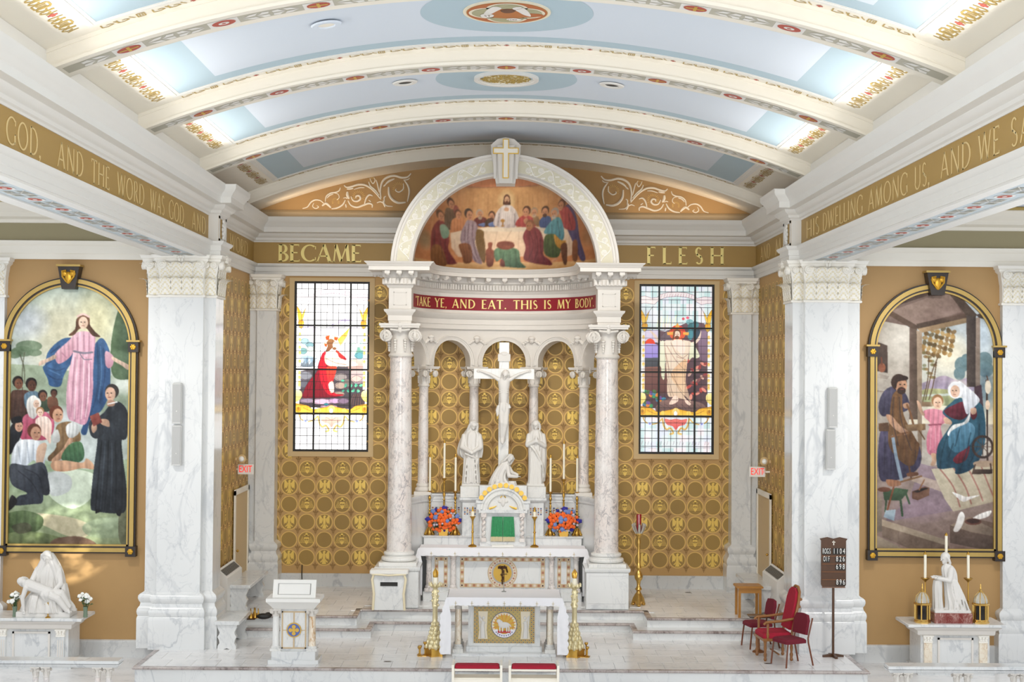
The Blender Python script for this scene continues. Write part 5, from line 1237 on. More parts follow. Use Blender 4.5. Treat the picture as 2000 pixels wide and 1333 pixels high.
def paint_right():
    c = Canvas(44, 84, 592, 1274, 196, 424, 'B9B0A4'); c.auto = True; c.desat = .2; c.gam = 1.22; c.X = c.X-.004*(c.Y-370)
    c.poly([(0, 0), (660, 0), (660, 700), (0, 700)], 'A9B8C4', 'DDD4BC', 90, False)
    c.ell(380, 380, 130, 110, 'EFE6CC', soft=True, al=.9); c.ell(540, 300, 90, 130, 'C4D4E0', soft=True, al=.8); c.poly([(255, 520), (300, 500), (360, 480), (420, 500), (480, 490), (480, 560), (255, 560)], 'B9A8B8', 'A89CB4', 90); c.poly([(255, 550), (330, 540), (480, 560), (480, 610), (255, 610)], 'B9B884', '8E9A70', 90); c.line([(260, 572), (400, 566), (470, 572)], 10, 'C9D2D0', .8)
    for k in range(60): x, y = 262+(k*67) % 150, 262+(k*41) % 130; (x-262)+(y-262) < 250 and c.ell(x, y, 13, 9, ['A9803E', '8A6430', 'C49A52', '6E5A30'][k % 4], al=.75, rot=k*30)
    for k in range(24): x, y = 264+(k*31) % 56, 360+(k*37) % 130; c.ell(x, y, 9, 7, ['A9803E', '8A6430', '7A7A4A'][k % 3], al=.6)
    for p in ([(330, 400), (300, 480), (275, 590)], [(290, 400), (285, 500), (262, 600)], [(325, 420), (310, 520), (290, 590)]): c.line(p, 5, '6E5236', .9)
    for x, y, w, h in ((440, 430, 32, 36), (430, 470, 26, 30), (545, 410, 36, 40), (550, 450, 36, 36), (460, 410, 24, 30)): c.ell(x, y, w, h, '6E8C92', al=.9)
    c.ell(548, 540, 60, 120, '5E7A8A', soft=True, al=.8); c.noise(.014, 20, 12)
    # room: wall, beams, roof
    c.poly([(40, 200), (100, 210), (205, 265), (205, 640), (180, 860), (40, 860)], 'C9C0B2', 'A79C90', 110, False); c.ell(160, 330, 90, 110, 'DAD3C6', soft=True, al=.8); c.poly([(255, 600), (330, 600), (335, 620), (255, 622)], '9C7E5E', None, sm=False)
    c.poly([(60, 230), (130, 150), (300, 85), (400, 90), (480, 200), (235, 262)], '8E7568', '765C50', 60, False); c.poly([(120, 185), (235, 250), (440, 190), (395, 105), (300, 120)], 'A48A7A', '8E7468', 60, False)
    c.poly([(120, 170), (280, 118), (300, 90), (130, 130)], '4E3A30', '6E5444', 0, False); c.poly([(88, 195), (108, 180), (240, 255), (236, 275), (215, 268)], '7A5C44', '5A4232', 45, False); c.poly([(235, 245), (455, 195), (470, 215), (240, 272)], '6A5040', '54402F', 90, False); c.poly([(238, 268), (465, 215), (465, 238), (260, 285)], 'B99A72', None, sm=False)
    c.poly([(372, 92), (420, 100), (510, 200), (505, 215), (470, 215)], '6E5848', '564436', 45, False); c.poly([(463, 205), (506, 210), (503, 530), (463, 530)], '5E5048', '4A3E38', 0, False); c.poly([(506, 215), (525, 212), (525, 520), (503, 530)], 'A89484', None, sm=False); c.poly([(505, 200), (560, 190), (585, 230), (520, 215)], '5A4C44', None, sm=False)
    c.poly([(203, 262), (238, 272), (238, 680), (200, 680)], '7A6254', '64503F', 0, False); c.poly([(235, 275), (260, 280), (258, 860), (240, 905)], 'B49C82', None, sm=False)
    c.poly([(45, 325), (102, 345), (102, 470), (45, 460)], '6A5346', '523F34', 90, False); c.ell(76, 446, 17, 21, '9A5A3C', 'B4704C', 0); c.line([(74, 400), (76, 430)], 7, '8A4E34'); c.poly([(45, 468), (110, 485), (100, 498), (45, 492)], 'C4B6A6', None, sm=False); c.line([(48, 552), (90, 556)], 5, '9A8A7A')
    # floor
    c.poly([(40, 860), (250, 900), (592, 840), (592, 1280), (40, 1280)], 'A9978E', '8A7268', 90, False); c.poly([(250, 880), (330, 900), (420, 1090), (300, 1110), (80, 1150), (200, 1040)], '9A8492', '84707C', 90, False, .8); c.ell(250, 1090, 150, 70, 'A88E9A', soft=True, al=.6); c.poly([(225, 930), (330, 960), (350, 1010), (210, 960)], 'C4B09A', None, sm=False, al=.7)
    c.poly([(300, 905), (592, 880), (592, 1050), (400, 1098), (360, 1040)], 'C9BFA6', 'B4A68E', 60, False)
    for k in range(4): c.line([(340+k*62, 905-k*6), (400+k*55, 985), (430+k*52, 1075-k*14)], 7, 'A4665A', .75)
    c.poly([(385, 1160), (470, 1120), (592, 1150), (592, 1280), (385, 1240)], '7E6656', '5C4A40', 90, False); c.poly([(385, 1160), (470, 1120), (592, 1180), (592, 1210), (480, 1190)], 'A08A76', None, sm=False)
    c.poly([(75, 1135), (380, 1230), (380, 1260), (75, 1165)], 'BCA890', None, sm=False); c.poly([(75, 1165), (380, 1255), (380, 1280), (230, 1280), (75, 1215)], '8E7866', '705C4E', 90, False); c.poly([(44, 1205), (200, 1280), (44, 1280)], 'A89680', None, sm=False); c.poly([(44, 1030), (75, 1040), (75, 1190), (44, 1200)], 'A39280', None, sm=False)
    for x in (150, 230, 300): c.line([(x, 1190+(x-75)*.29-20), (x, 1225+(x-75)*.29-20)], 3, '6A564A', .7)
    # carpenter
    c.poly([(70, 730), (150, 720), (240, 790), (252, 880), (200, 935), (120, 960), (62, 940)], '5A5270', '403A54', 80); c.poly([(60, 620), (80, 560), (125, 530), (170, 545), (200, 600), (190, 640), (120, 660), (75, 665)], '5C5670', '464058', 80)
    c.poly([(125, 570), (165, 555), (175, 660), (230, 770), (246, 800), (225, 880), (190, 890), (140, 850), (105, 790), (110, 680)], '8A6238', '6A4826', 70); c.poly([(95, 660), (120, 665), (160, 710), (195, 735), (180, 752), (135, 725), (105, 690)], 'D0A07C', None); c.poly([(172, 612), (196, 605), (200, 628), (178, 630)], 'CFA07C', None)
    c.poly([(60, 700), (105, 695), (108, 735), (62, 735)], '7A5638', None, sm=False); c.poly([(180, 705), (275, 700), (275, 728), (195, 735)], '9A7A54', '7A5E40', 90, False); c.ell(248, 716, 15, 17, '8A6A46', 'A98A62', 0); c.line([(190, 615), (205, 650), (218, 700)], 9, '8A5E36'); c.line([(245, 730), (270, 770)], 6, '7A5A38')
    c.line([(125, 760), (140, 850), (165, 960)], 15, '8FA0B0'); c.line([(120, 760), (190, 740)], 9, '8A5E38'); c.line([(172, 745), (190, 840), (208, 945)], 7, '6E4A2C'); c.line([(160, 965), (255, 938)], 8, '8A6440'); c.poly([(95, 955), (150, 960), (160, 980), (110, 985)], 'B9805A', None); c.poly([(190, 925), (235, 920), (238, 935), (195, 940)], '8A5A3C', None)
    c.head(160, 522, 33, 'CE9C78', '4E3424', .8, '4A3022'); c.poly([(128, 505), (150, 480), (190, 485), (192, 500), (150, 510), (140, 540)], '4E3424', None)
    c.folds([[(130, 580), (125, 680), (150, 800)], [(155, 580), (165, 690), (210, 820)], [(90, 760), (85, 930)], [(120, 800), (115, 950)], [(230, 820), (225, 900)], [(90, 580), (85, 650)]], '2E2638', 5, .45)
    # child in pink
    c.ell(330, 605, 38, 36, 'F0E0B8', soft=True, al=.9); c.poly([(268, 640), (320, 632), (368, 650), (372, 690), (345, 710), (352, 780), (325, 838), (285, 832), (280, 760), (295, 700), (270, 670)], 'DE8FA0', 'C46E84', 80); c.poly([(235, 595), (250, 605), (262, 640), (272, 660), (258, 660), (242, 630)], 'E2B898', None); c.poly([(360, 670), (400, 685), (415, 695), (400, 700), (365, 698)], 'E2B898', None); c.poly([(300, 835), (325, 840), (318, 885), (296, 888), (304, 865)], 'DDB290', None); c.line([(290, 705), (345, 702)], 7, 'A8546A'); c.head(330, 602, 25, 'E9C3A6', 'A8784A', .1)
    c.folds([[(300, 720), (295, 820)], [(320, 720), (318, 830)], [(338, 715), (336, 820)]], 'F0B4C0', 5, .5)
    # seated woman: white veil, dark red sleeve, blue robe, spinning wheel
    c.poly([(498, 530), (530, 520), (545, 700), (500, 720)], '5A3E48', None, sm=False); c.ell(425, 545, 55, 58, 'E6DEC8', soft=True, al=.9)
    c.poly([(355, 640), (395, 600), (430, 580), (520, 600), (545, 660), (548, 760), (530, 840), (490, 900), (440, 925), (410, 925), (405, 900), (340, 905), (325, 880), (330, 800), (380, 720), (395, 690), (360, 660)], '2F6478', '1F4A60', 70)
    c.poly([(360, 640), (410, 610), (450, 600), (470, 650), (440, 680), (390, 670)], '7A2438', '5E182A', 80); c.poly([(475, 640), (500, 620), (510, 660), (490, 680)], '7A2438', None); c.poly([(400, 860), (440, 820), (475, 800), (460, 860), (420, 880)], '8A2A3C', None)
    c.poly([(385, 740), (420, 705), (470, 690), (500, 720), (480, 790), (420, 830), (380, 800)], '5E8EA8', '3A7088', 80); c.folds([[(370, 760), (350, 830), (340, 895)], [(400, 790), (380, 850)], [(480, 740), (460, 830), (430, 910)], [(520, 700), (510, 800), (470, 890)], [(430, 720), (410, 800)]], '143848', 6, .55)
    c.poly([(400, 530), (430, 505), (465, 530), (500, 560), (522, 590), (500, 620), (465, 655), (450, 620), (440, 580), (420, 570)], 'E9E9EA', 'C4C8D0', 60); c.head(412, 548, 26, 'E2BBA0', 'E4E4E6', -.6, veil='E6E6E8'); c.poly([(375, 740), (400, 705), (450, 690), (478, 645), (470, 690), (420, 715), (390, 735), (380, 755)], 'EDEDEA', None); c.poly([(480, 630), (505, 628), (505, 650), (485, 655)], 'DDB498', None)
    c.line([(553, 500), (556, 640), (556, 880)], 8, '4A342A'); c.ell(560, 530, 14, 32, 'D9CDB8'); c.ell(558, 612, 11, 22, 'DDC2A8'); c.line([(555, 480), (560, 500)], 5, '6A4A38')
    th = [2*PI*k/24 for k in range(25)]; c.line([(535+45*math.cos(a), 803+48*math.sin(a)) for a in th], 11, '46342E', sm=False)
    for k in range(8): c.line([(535, 803), (535+42*math.cos(k*PI/4), 803+45*math.sin(k*PI/4))], 3, '5A4438')
    c.ell(540, 880, 50, 15, 'B09880'); c.line([(500, 885), (488, 925)], 7, '5A4034'); c.line([(570, 880), (575, 920)], 7, '5A4034'); c.poly([(490, 905), (580, 905), (575, 925), (492, 928)], '5A463A', None, sm=False)
    # stool, axe, tool box, doves
    c.poly([(80, 1010), (140, 992), (196, 1000), (188, 1018), (160, 1050), (85, 1048)], '4E6A4A', '3A5238', 80, False); c.line([(160, 1050), (168, 1118)], 10, '3F5A3C'); c.line([(185, 1020), (200, 1062)], 9, '3F5A3C'); c.line([(95, 1048), (90, 1100)], 8, '3F5A3C'); c.ell(85, 1000, 30, 11, '7A4A34'); c.line([(128, 990), (98, 1100)], 8, '8A4E2E'); c.poly([(92, 1095), (138, 1090), (130, 1142), (82, 1125)], 'A9B9C2', '8A9CA8', 90, False)
    c.poly([(212, 1008), (270, 985), (292, 990), (290, 1025), (238, 1048), (212, 1040)], '6E4A36', '86604A', 0, False); c.poly([(218, 1008), (270, 990), (288, 993), (236, 1014)], '3A2A24', None, sm=False); c.line([(245, 1000), (268, 955)], 6, '9A6A44')
    for p in ([(395, 1010), (430, 1020), (460, 1030), (520, 1022), (480, 1040), (450, 1052), (430, 1045)], [(440, 1098), (452, 1120), (440, 1160), (420, 1188), (400, 1185), (412, 1150), (425, 1110)], [(485, 1130), (520, 1108), (572, 1092), (560, 1118), (520, 1132), (495, 1140)]): c.poly(p, 'F0EDE8', 'CFC8C2', 90)
    c.ell(490, 1143, 38, 15, '6E4436'); c.ell(490, 1140, 30, 10, '4A2E26'); c.noise(.02, 40, 32); c.noise(.02, 12, 33, (1.4, 1)); c.noise(.014, 5, 9)
    return c
def paint_supper():
    c = Canvas(20, 20, 1980, 1060, 300, 160, 'C07A4C'); c.auto = True; c.desat = .15; c.gam = 1.12
    c.poly([(0, 0), (2000, 0), (2000, 1100), (0, 1100)], 'C98A5A', 'B57648', 90, False); c.ell(1000, 320, 700, 360, 'D2A46A', soft=True, al=.85); c.poly([(300, 330), (560, 235), (1000, 200), (1450, 220), (1700, 330), (1800, 0), (200, 0)], 'CF7A4A', 'D8946A', 90, False)
    for k in range(26): x = 420+k*46; c.line([(1000+(x-1000)*.8, 60), (x, 205)], 9, ['E0A47E', 'BF6A40', 'D88A60'][k % 3], .4)
    c.line([(300, 300), (560, 240), (1000, 203), (1450, 222), (1640, 270)], 7, '9C6A52', .8)
    for k in range(30): x = 260+k*50; c.line([(x, 270), (1000+(x-1000)*1.1, 640)], 12, ['B88A58', 'DAB07A', 'A87A4C'][k % 3], .35)
    c.noise(.02, 26, 21); c.ell(180, 740, 80, 110, '8A7A5A', soft=True, al=.8); c.ell(1830, 700, 90, 110, '9A7450', soft=True, al=.7); c.poly([(0, 930), (400, 930), (1000, 900), (1700, 920), (2000, 930), (2000, 1100), (0, 1100)], 'C9A472', 'A9783E', 90, False); c.ell(1000, 1010, 330, 70, 'F3DCAE', soft=True, al=.9)  # last ellipse puts the lamp's pale highlight into the mural floor's colour
    c.poly([(420, 640), (560, 600), (800, 560), (1000, 552), (1300, 560), (1640, 590), (1710, 650), (1700, 850), (1600, 870), (1500, 740), (1180, 850), (800, 840), (500, 870), (430, 780)], 'D9C4AA', 'C2A48A', 90, False); c.poly([(600, 590), (800, 560), (1300, 556), (1640, 592), (1500, 600), (800, 600)], 'E6D6BE', None, sm=False)
    c.folds([[(900, 600), (870, 760)], [(1050, 590), (940, 760)], [(1130, 600), (1120, 830)], [(1640, 680), (1650, 850)], [(460, 700), (470, 850)], [(1580, 680), (1600, 840)]], 'A98C78', 12, .4)
    # seated and standing figures behind the table
    def robe(pts, a, b): c.poly(pts, a, b, 80)
    sk, hr = 'C98E68', '5A3A2A'
    c.ell(1000, 310, 100, 100, 'E8CF9C', soft=True, al=.9)
    robe([(380, 440), (440, 420), (500, 470), (450, 600), (370, 590)], '7A6048', '5E4A3A'); robe([(460, 400), (500, 390), (520, 460), (470, 480)], 'A0584C', '8A4A40'); c.head(440, 385, 32, sk, '4A2E26', .4)
    robe([(440, 520), (520, 480), (570, 510), (530, 600), (430, 620)], 'CC8A58', 'B4744A'); c.head(505, 465, 33, sk, '6A4432', .5)
    robe([(660, 500), (720, 465), (790, 480), (800, 550), (700, 555)], '7E3A34', '5E2A26'); c.head(722, 445, 34, sk, 'B4A08C', .3, 'A8927A'); robe([(700, 540), (770, 520), (765, 560)], '6A7AA8', '56668E')
    robe([(780, 500), (830, 470), (885, 480), (890, 548), (830, 555), (780, 545)], '5A4030', '443024'); robe([(810, 525), (880, 505), (890, 545), (830, 556)], '6E80B0', '586A98'); c.head(845, 455, 33, sk, '5A3A2A', -.2, '5A3A2A')
    robe([(880, 548), (885, 440), (940, 370), (1000, 350), (1060, 365), (1110, 430), (1125, 548)], 'DCD2CC', 'B4A6A4'); robe([(955, 440), (975, 385), (1000, 375), (1030, 385), (1050, 440), (1045, 520), (960, 520)], 'E8E0DA', 'C4B8B4'); c.poly([(965, 310), (975, 280), (1000, 272), (1028, 282), (1038, 345), (1020, 350), (980, 350), (960, 345)], '6A3E2A', None); c.head(1000, 305, 30, 'DDB08A', '6A3E2A', 0, '6A3E2A'); c.ell(998, 390, 26, 18, 'D4A480')
    c.line([(958, 545), (958, 500)], 9, 'A8752E'); c.ell(958, 495, 22, 16, 'B8863A'); c.ell(958, 545, 18, 7, 'A8752E')
    robe([(1100, 500), (1160, 450), (1230, 450), (1300, 500), (1310, 550), (1110, 550)], 'C0504A', '963A3A'); c.head(1200, 415, 38, sk, '5E3A28', -.5); c.poly([(1175, 490), (1210, 470), (1225, 520), (1190, 525)], sk, None)
    robe([(1270, 470), (1320, 460), (1350, 540), (1300, 545)], 'A07A54', None); c.head(1283, 425, 33, sk, 'A88E70', 0, 'B8A084'); robe([(1340, 500), (1390, 460), (1450, 480), (1450, 560), (1350, 565)], '4A6090', '3A4C76'); c.head(1392, 425, 36, sk, '5A4030', -.2, '5A4030')
    robe([(1570, 430), (1620, 400), (1700, 520), (1740, 700), (1800, 900), (1760, 920), (1700, 780), (1600, 560)], '5E5478', '484064'); robe([(1530, 420), (1600, 410), (1680, 520), (1690, 620), (1590, 590), (1560, 500)], 'B85450', '963E40'); c.head(1545, 390, 33, sk, '6A4636', -.6)
    # foreground figures
    robe([(290, 560), (340, 530), (380, 580), (410, 700), (400, 800), (470, 910), (480, 940), (370, 950), (240, 900), (230, 760), (245, 640)], '8A3E3A', '6A2A2C'); robe([(325, 580), (370, 570), (410, 620), (400, 680), (350, 700), (325, 650)], '8AA48A', '6E8A74'); c.head(335, 500, 34, sk, '6A4A34', .6); robe([(240, 790), (330, 780), (380, 960), (240, 950)], '8A5A30', '6A4222')
    robe([(560, 560), (600, 500), (680, 520), (700, 600), (670, 720), (720, 850), (745, 930), (660, 900), (600, 780), (525, 720), (530, 620)], 'A08A90', '7E6A74'); robe([(690, 590), (760, 600), (765, 660), (780, 780), (770, 920), (720, 850), (680, 720)], '7A5A28', '5E4420'); c.head(615, 455, 40, sk, '4E3C34', .7); robe([(505, 745), (620, 740), (640, 900), (560, 930), (540, 860)], '8A5430', '6A3E22')
    c.folds([[(570, 570), (560, 700)], [(610, 540), (600, 720), (680, 900)], [(650, 540), (650, 700), (700, 880)], [(270, 640), (260, 800)], [(320, 720), (350, 880), (400, 940)], [(360, 740), (420, 920)]], '4A2A30', 9, .45); c.folds([[(590, 560), (585, 700)], [(630, 560), (625, 720), (690, 890)]], 'C8B4B8', 8, .4)
    robe([(1210, 570), (1270, 550), (1350, 600), (1390, 720), (1385, 830), (1440, 880), (1480, 940), (1400, 940), (1250, 910), (1180, 870), (1200, 760), (1170, 650)], '84383C', '6A2830'); c.head(1238, 545, 40, 'A8704C', '8A5A3E', -.5); c.folds([[(1240, 600), (1280, 740), (1230, 880)], [(1300, 600), (1330, 760), (1290, 900)], [(1350, 660), (1360, 800), (1420, 920)]], '4A1A22', 10, .5)
    robe([(1390, 600), (1450, 520), (1520, 480), (1570, 540), (1590, 680), (1520, 720), (1450, 640), (1400, 630)], '5E98A0', '467C88'); robe([(1400, 650), (1500, 640), (1560, 740), (1540, 860), (1440, 860), (1390, 800)], '56663A', '3E4E2E'); robe([(1490, 640), (1560, 700), (1610, 710), (1600, 780), (1560, 785), (1510, 740)], 'C2913E', 'A4742C'); c.head(1485, 450, 36, sk, 'A0988E', -.5, 'B0A698'); robe([(1560, 760), (1620, 740), (1625, 930), (1590, 930)], '6E4430', None); c.poly([(1470, 900), (1525, 870), (1530, 885), (1490, 912)], sk, None)
    robe([(1675, 730), (1720, 730), (1725, 910), (1680, 900)], '8A5638', None)
    # jug, basin on a green cloth
    robe([(805, 715), (850, 710), (848, 770), (872, 800), (868, 900), (850, 950), (800, 952), (785, 880), (785, 790), (808, 765)], '8A4630', '64301F'); robe([(885, 770), (1110, 770), (1150, 900), (1205, 962), (1060, 960), (960, 940), (950, 870), (890, 900)], '56785C', '3E5C48'); c.folds([[(980, 790), (960, 900), (990, 950)], [(1040, 790), (1050, 900)], [(1100, 790), (1110, 900), (1150, 950)]], '2E4A3A', 9, .5); c.ell(990, 735, 96, 42, '8E4A34', '6E3626', 90); c.ell(990, 718, 88, 24, '5A2A20'); c.ell(990, 715, 92, 26, 'A8644A', al=.35); robe([(940, 880), (975, 890), (985, 950), (935, 945)], '7A4038', None)
    c.folds([[(1460, 540), (1470, 620)], [(1520, 520), (1550, 660)], [(1430, 680), (1420, 820)], [(1490, 680), (1480, 840)], [(1620, 470), (1660, 600)], [(1720, 640), (1770, 880)], [(920, 430), (910, 540)], [(1080, 430), (1085, 540)]], '2E2630', 8, .35)
    c.noise(.015, 9, 22); c.noise(.012, 4, 23); return c
M['painting'] = attr_mat('oil_painting', .45); M['mural'] = attr_mat('mural_paint', .5)
M['frame_gold'] = mat('frame_gold', 'B79A57', .4, .45, var=.12)
M['gilt_dark'] = mat('gilt_relief', 'C9982E', .35, .6)
def arched_painting(label, cv, px, py0, py1, hw_px, group):
    Y = 28.0-.05; cx, zt = at_depth(px, py0, Y); _, zb_ = at_depth(px, py1, Y); hw = hw_px*Y/2778/2
    t = thing('arched_painting', label, 'painting', (cx, Y, zb_), 0, group)
    col = cv.get(); H, Wd = col.shape[:2]; h = zt-zb_; zsp = h-hw*1.03
    jj, ii = np.meshgrid(np.arange(H), np.arange(Wd), indexing='ij'); X = -hw+2*hw*ii/(Wd-1); Z = h-h*jj/(H-1)
    P = np.stack([X, np.full(X.shape, .0), Z], -1).reshape(-1, 3); F = grid_faces(Wd, H)
    ctr = P[F].mean(1); keep = (ctr[:, 2] < zsp) | ((ctr[:, 0]/(hw*1.02))**2+((ctr[:, 2]-zsp)/(hw*1.05))**2 < 1)
    canvas = link('canvas', colour_mesh('canvas', P, F[keep], col.reshape(-1, 3), M['painting']), t)
    # mouldings: outer black, gold, black, gold fillet
    def arch_band(a0, a1, y0, y1, nm, m):
        mb = MB(); mb.ring((0, zsp), hw*1.0+a0, hw*1.0+a1, y0, y1, 'xz', 48, 0, 0, PI); return mb.build(nm, m, t)
    for a0, a1, d, m in ((-.03, .005, .05, M['frame_gold']), (.005, .035, .07, M['dark']), (.035, .115, .09, M['frame_gold']), (.115, .145, .05, M['dark'])):
        arch_band(a0, a1, -d, .04, 'arch_moulding', m)
        for s in (-1, 1):
            p, q = sorted((s*(hw+a0), s*(hw+a1))); MB().box(p, q, -d, .04, -.1, zsp).build('side_moulding', m, t)
        MB().box(-hw-a1, hw+a1, -d, .04, -a1, -a0).build('bottom_moulding', m, t)
    for s in (-1, 1):
        for z in (zsp-.03, -.1):
            w = .1; mb = MB().box(s*(hw+.07)-w, s*(hw+.07)+w, -.12, .04, z-w, z+w)
            if z > 0: mb.box(s*(hw+.07)-w-.03, s*(hw+.07)+w+.03, -.14, .04, z+w, z+w+.035, 1)
            b = mb.build('corner_block', [M['dark'], M['frame_gold']], t)
            mr_ = MB(); mr_.ball((s*(hw+.07), -.125, z), (.055, .015, .055), 12, 6)
            for k in range(6): mr_.ball((s*(hw+.07)+.04*math.cos(k*PI/3), -.13, z+.04*math.sin(k*PI/3)), (.02, .012, .02), 6, 4)
            mr_.build('gilt_rosette', M['gilt_dark'], b)
    zk = h-.05
    mb = MB().prism([(-.13, zk-.08), (.13, zk-.08), (.21, zk+.36), (-.21, zk+.36)], -.2, .04); mb.box(-.235, .235, -.23, .04, zk+.36, zk+.4, 1)
    k = mb.build('keystone', [M['dark'], M['frame_gold']], t)
    mb = MB(); mb.ball((0, -.2, zk+.14), (.07, .03, .12), 10, 8)
    for s in (-1, 1): mb.ball((s*.08, -.2, zk+.22), (.06, .03, .06), 8, 6); mb.tube([(s*.03, -.22, zk+.06), (s*.11, -.22, zk+.16), (s*.12, -.22, zk+.27), (s*.04, -.22, zk+.28)], .018, 6)
    mb.build('gilt_shell', M['gilt_dark'], k)
    return t
arched_painting('tall arched painting of a woman in pink gown and blue mantle above a crowd', paint_left(), 139.5, 553, 1066, 236, 'arched aisle paintings')
arched_painting('tall arched painting of a carpenter, child and seated woman with spinning wheel', paint_right(), 1826, 565, 1075, 234, 'arched aisle paintings')
# lunette mural on the half dome
def half_dome():
    cv = paint_supper(); col = cv.get(); H, Wd = col.shape[:2]; Rm = 1.97; nu, nv = 300, 150
    th, ph = np.meshgrid(np.linspace(0, PI, nu), np.linspace(-.02, PI/2, nv), indexing='xy')
    X = -Rm*np.cos(th)*np.cos(ph); Yy = YC-.45+(Rm+.25)*np.sin(th)*np.cos(ph); Z = ZA+.02+Rm*.985*np.sin(ph)
    # cartoon carried straight back from the arch plane onto the dome (by width and height only)
    cu, cv_ = 985+X*466., 1005-(Z-7.62)*462.
    i = np.clip((cu-20)/1960*(Wd-1), 0, Wd-1.001); j = np.clip((cv_-20)/1040*(H-1), 0, H-1.001); i0, j0 = i.astype(int), j.astype(int); fi, fj = (i-i0)[..., None], (j-j0)[..., None]
    C = (col[j0, i0]*(1-fi)+col[j0, i0+1]*fi)*(1-fj)+(col[j0+1, i0]*(1-fi)+col[j0+1, i0+1]*fi)*fj
    P = np.stack([X, Yy-YC, Z-UP], -1).reshape(-1, 3); me = colour_mesh('mural', P, grid_faces(nu, nv), C.reshape(-1, 3), M['mural']); me.shade_smooth()
    o = link('mural', me, can); o['label'] = 'painted supper scene with robed figures round a white table'
half_dome()
# dome back shell so the wall behind is closed
# ceiling medallion with winged ox, vent roundel and speakers
yc_m = (RIBS[2]+RW+RIBS[3])/2-.3
md = thing('ceiling_medallion', 'round painted winged ox medallion high on the blue ceiling', 'medallion', (0, yc_m, vz(0)-.035))
def flat_disc(mb, r, z, m, c=(0, 0), n=48, sx=1): mb.add([(c[0]+r*sx*math.cos(2*PI*k/n), c[1]+r*math.sin(2*PI*k/n), z) for k in range(n)], [tuple(range(n))], m)
mb = MB(); rm = .62; mb.lathe([(rm, .03), (rm, -.001)], (0, 0), 48, cap=False)
for r_, z, m in ((rm, -.002, 0), (rm*.93, -.004, 1), (rm*.91, -.006, 2)): flat_disc(mb, r_, z, m)
for a in range(4): flat_disc(mb, rm*.47, -.008, 0, (rm*.40*math.cos(a*PI/2), rm*.40*math.sin(a*PI/2))); flat_disc(mb, rm*.40, -.012, 3, (rm*.40*math.cos(a*PI/2), rm*.40*math.sin(a*PI/2)))
flat_disc(mb, rm*.42, -.0125, 3)
def up(pts, m, z): mb.add([(x*rm, -y*rm, z) for x, y in pts], [tuple(range(len(pts)))], m)
up(spline([(.1, -.05), (.3, .05), (.75, .0), (.8, -.22), (.3, -.3)], 5, True), 2, -.0135); up(spline([(-.5, -.1), (-.3, .3), (-.05, .42), (.15, .4), (.3, .1), (.4, -.3), (.1, -.42), (-.3, -.36)], 5, True), 4, -.014)
for s in (-1, 1): up(spline([(s*.12, .5), (s*.3, .62), (s*.46, .3), (s*.55, -.2), (s*.4, -.1), (s*.25, .2)], 5, True), 5, -.0155)
up(spline([(-.15, .3), (.0, .42), (.2, .34), (.12, .12), (-.05, .08)], 5, True), 6, -.017); up(spline([(-.6, -.1), (-.45, .02), (-.3, -.1), (-.35, -.3), (-.55, -.34)], 4, True), 5, -.018); up(spline([(.0, -.42), (.2, -.38), (.34, -.5), (.25, -.62), (.05, -.6)], 4, True), 5, -.018); up(spline([(.18, .4), (.3, .46), (.36, .6), (.31, .48)], 4, True), 6, -.018)
for tx, x0, y0, L, hgt in (('ST', -.52, -.24, .15, .14), ('LUKE', .02, -.56, .22, .1)):
    pl, tot = lettering(tx, L, .12, T=.16, t=.1)
    for p in pl: up([(x0+a, y0+b*hgt) for a, b in p], 6, -.02)
mb.build('painted_disc', [mat('medallion_cream', 'E9DFC8', .6), mat('medallion_gold', 'C99A5A', .5), mat('medallion_terracotta', 'B4683A', .6), mat('medallion_olive', 'A9A684', .6), mat('ox_tan', 'B5713C', .6), mat('wing_white', 'E6E2DC', .6), mat('ox_brown', '6A4632', .6)], md, 0)
yc_v = (RIBS[3]+RW+RIBS[4])/2-.3
vt = thing('ceiling_roundel', 'round gilt fretwork vent with white rim in the ceiling', 'vent', (0, yc_v, vz(0)-.01))
mb = MB(); mb.ring((0, 0), .49, .56, -.06, 0, 'xy', 48); mb.ring((0, 0), .46, .5, -.04, 0, 'xy', 48); mb.build('rim', M['white'], vt)
mb = MB(); mb.lathe([(.47, -.006), (.47, -.002)], (0, 0), 48)
mb.build('backing', mat('vent_pale_gold', 'DDD0A8', .5), vt)
mb = MB(); g = np.random.default_rng(4)
for k in range(240):
    a, r_ = g.random()*2*PI, .45*math.sqrt(g.random()); x, y = r_*math.cos(a), r_*math.sin(a); b = g.random()*PI
    mb.tube([(x, y, -.012), (x+.03*math.cos(b), y+.03*math.sin(b), -.016), (x+.05*math.cos(b+1), y+.05*math.sin(b+1), -.012)], .007, 4)
tag(mb.build('fretwork', M['ornament_gold'], vt), kind='stuff')
for (px, py, lab, dark) in ((637, 47, 'small round ceiling speaker left of the winged ox medallion', 0), (791, 160, 'small recessed ceiling lamp left of the gilt roundel', 1), (1195, 165, 'small recessed ceiling lamp right of the gilt roundel', 1)):
    x, y = at_height(px, py, 10.35); z = vz(x)-.012; x, y = at_height(px, py, z)
    sp = thing('ceiling_speaker' if not dark else 'recessed_lamp', lab, 'speaker' if not dark else 'lamp', (x, y, z), 0)
    sp.rotation_euler = (0, math.asin(x/RV), 0)
    MB().lathe([(.2, 0), (.22, -.01), (.2, -.03), (.13, -.03), (.12, -.01)], (0, 0), 28, cap=False).build('rim', M['blue_pale'] if not dark else M['white'], sp)
    MB().lathe([(.13, -.012), (.07, -.014), (.002, -.016)], (0, 0), 20, cap=False).build('core', M['black'] if dark else M['cream'], sp)
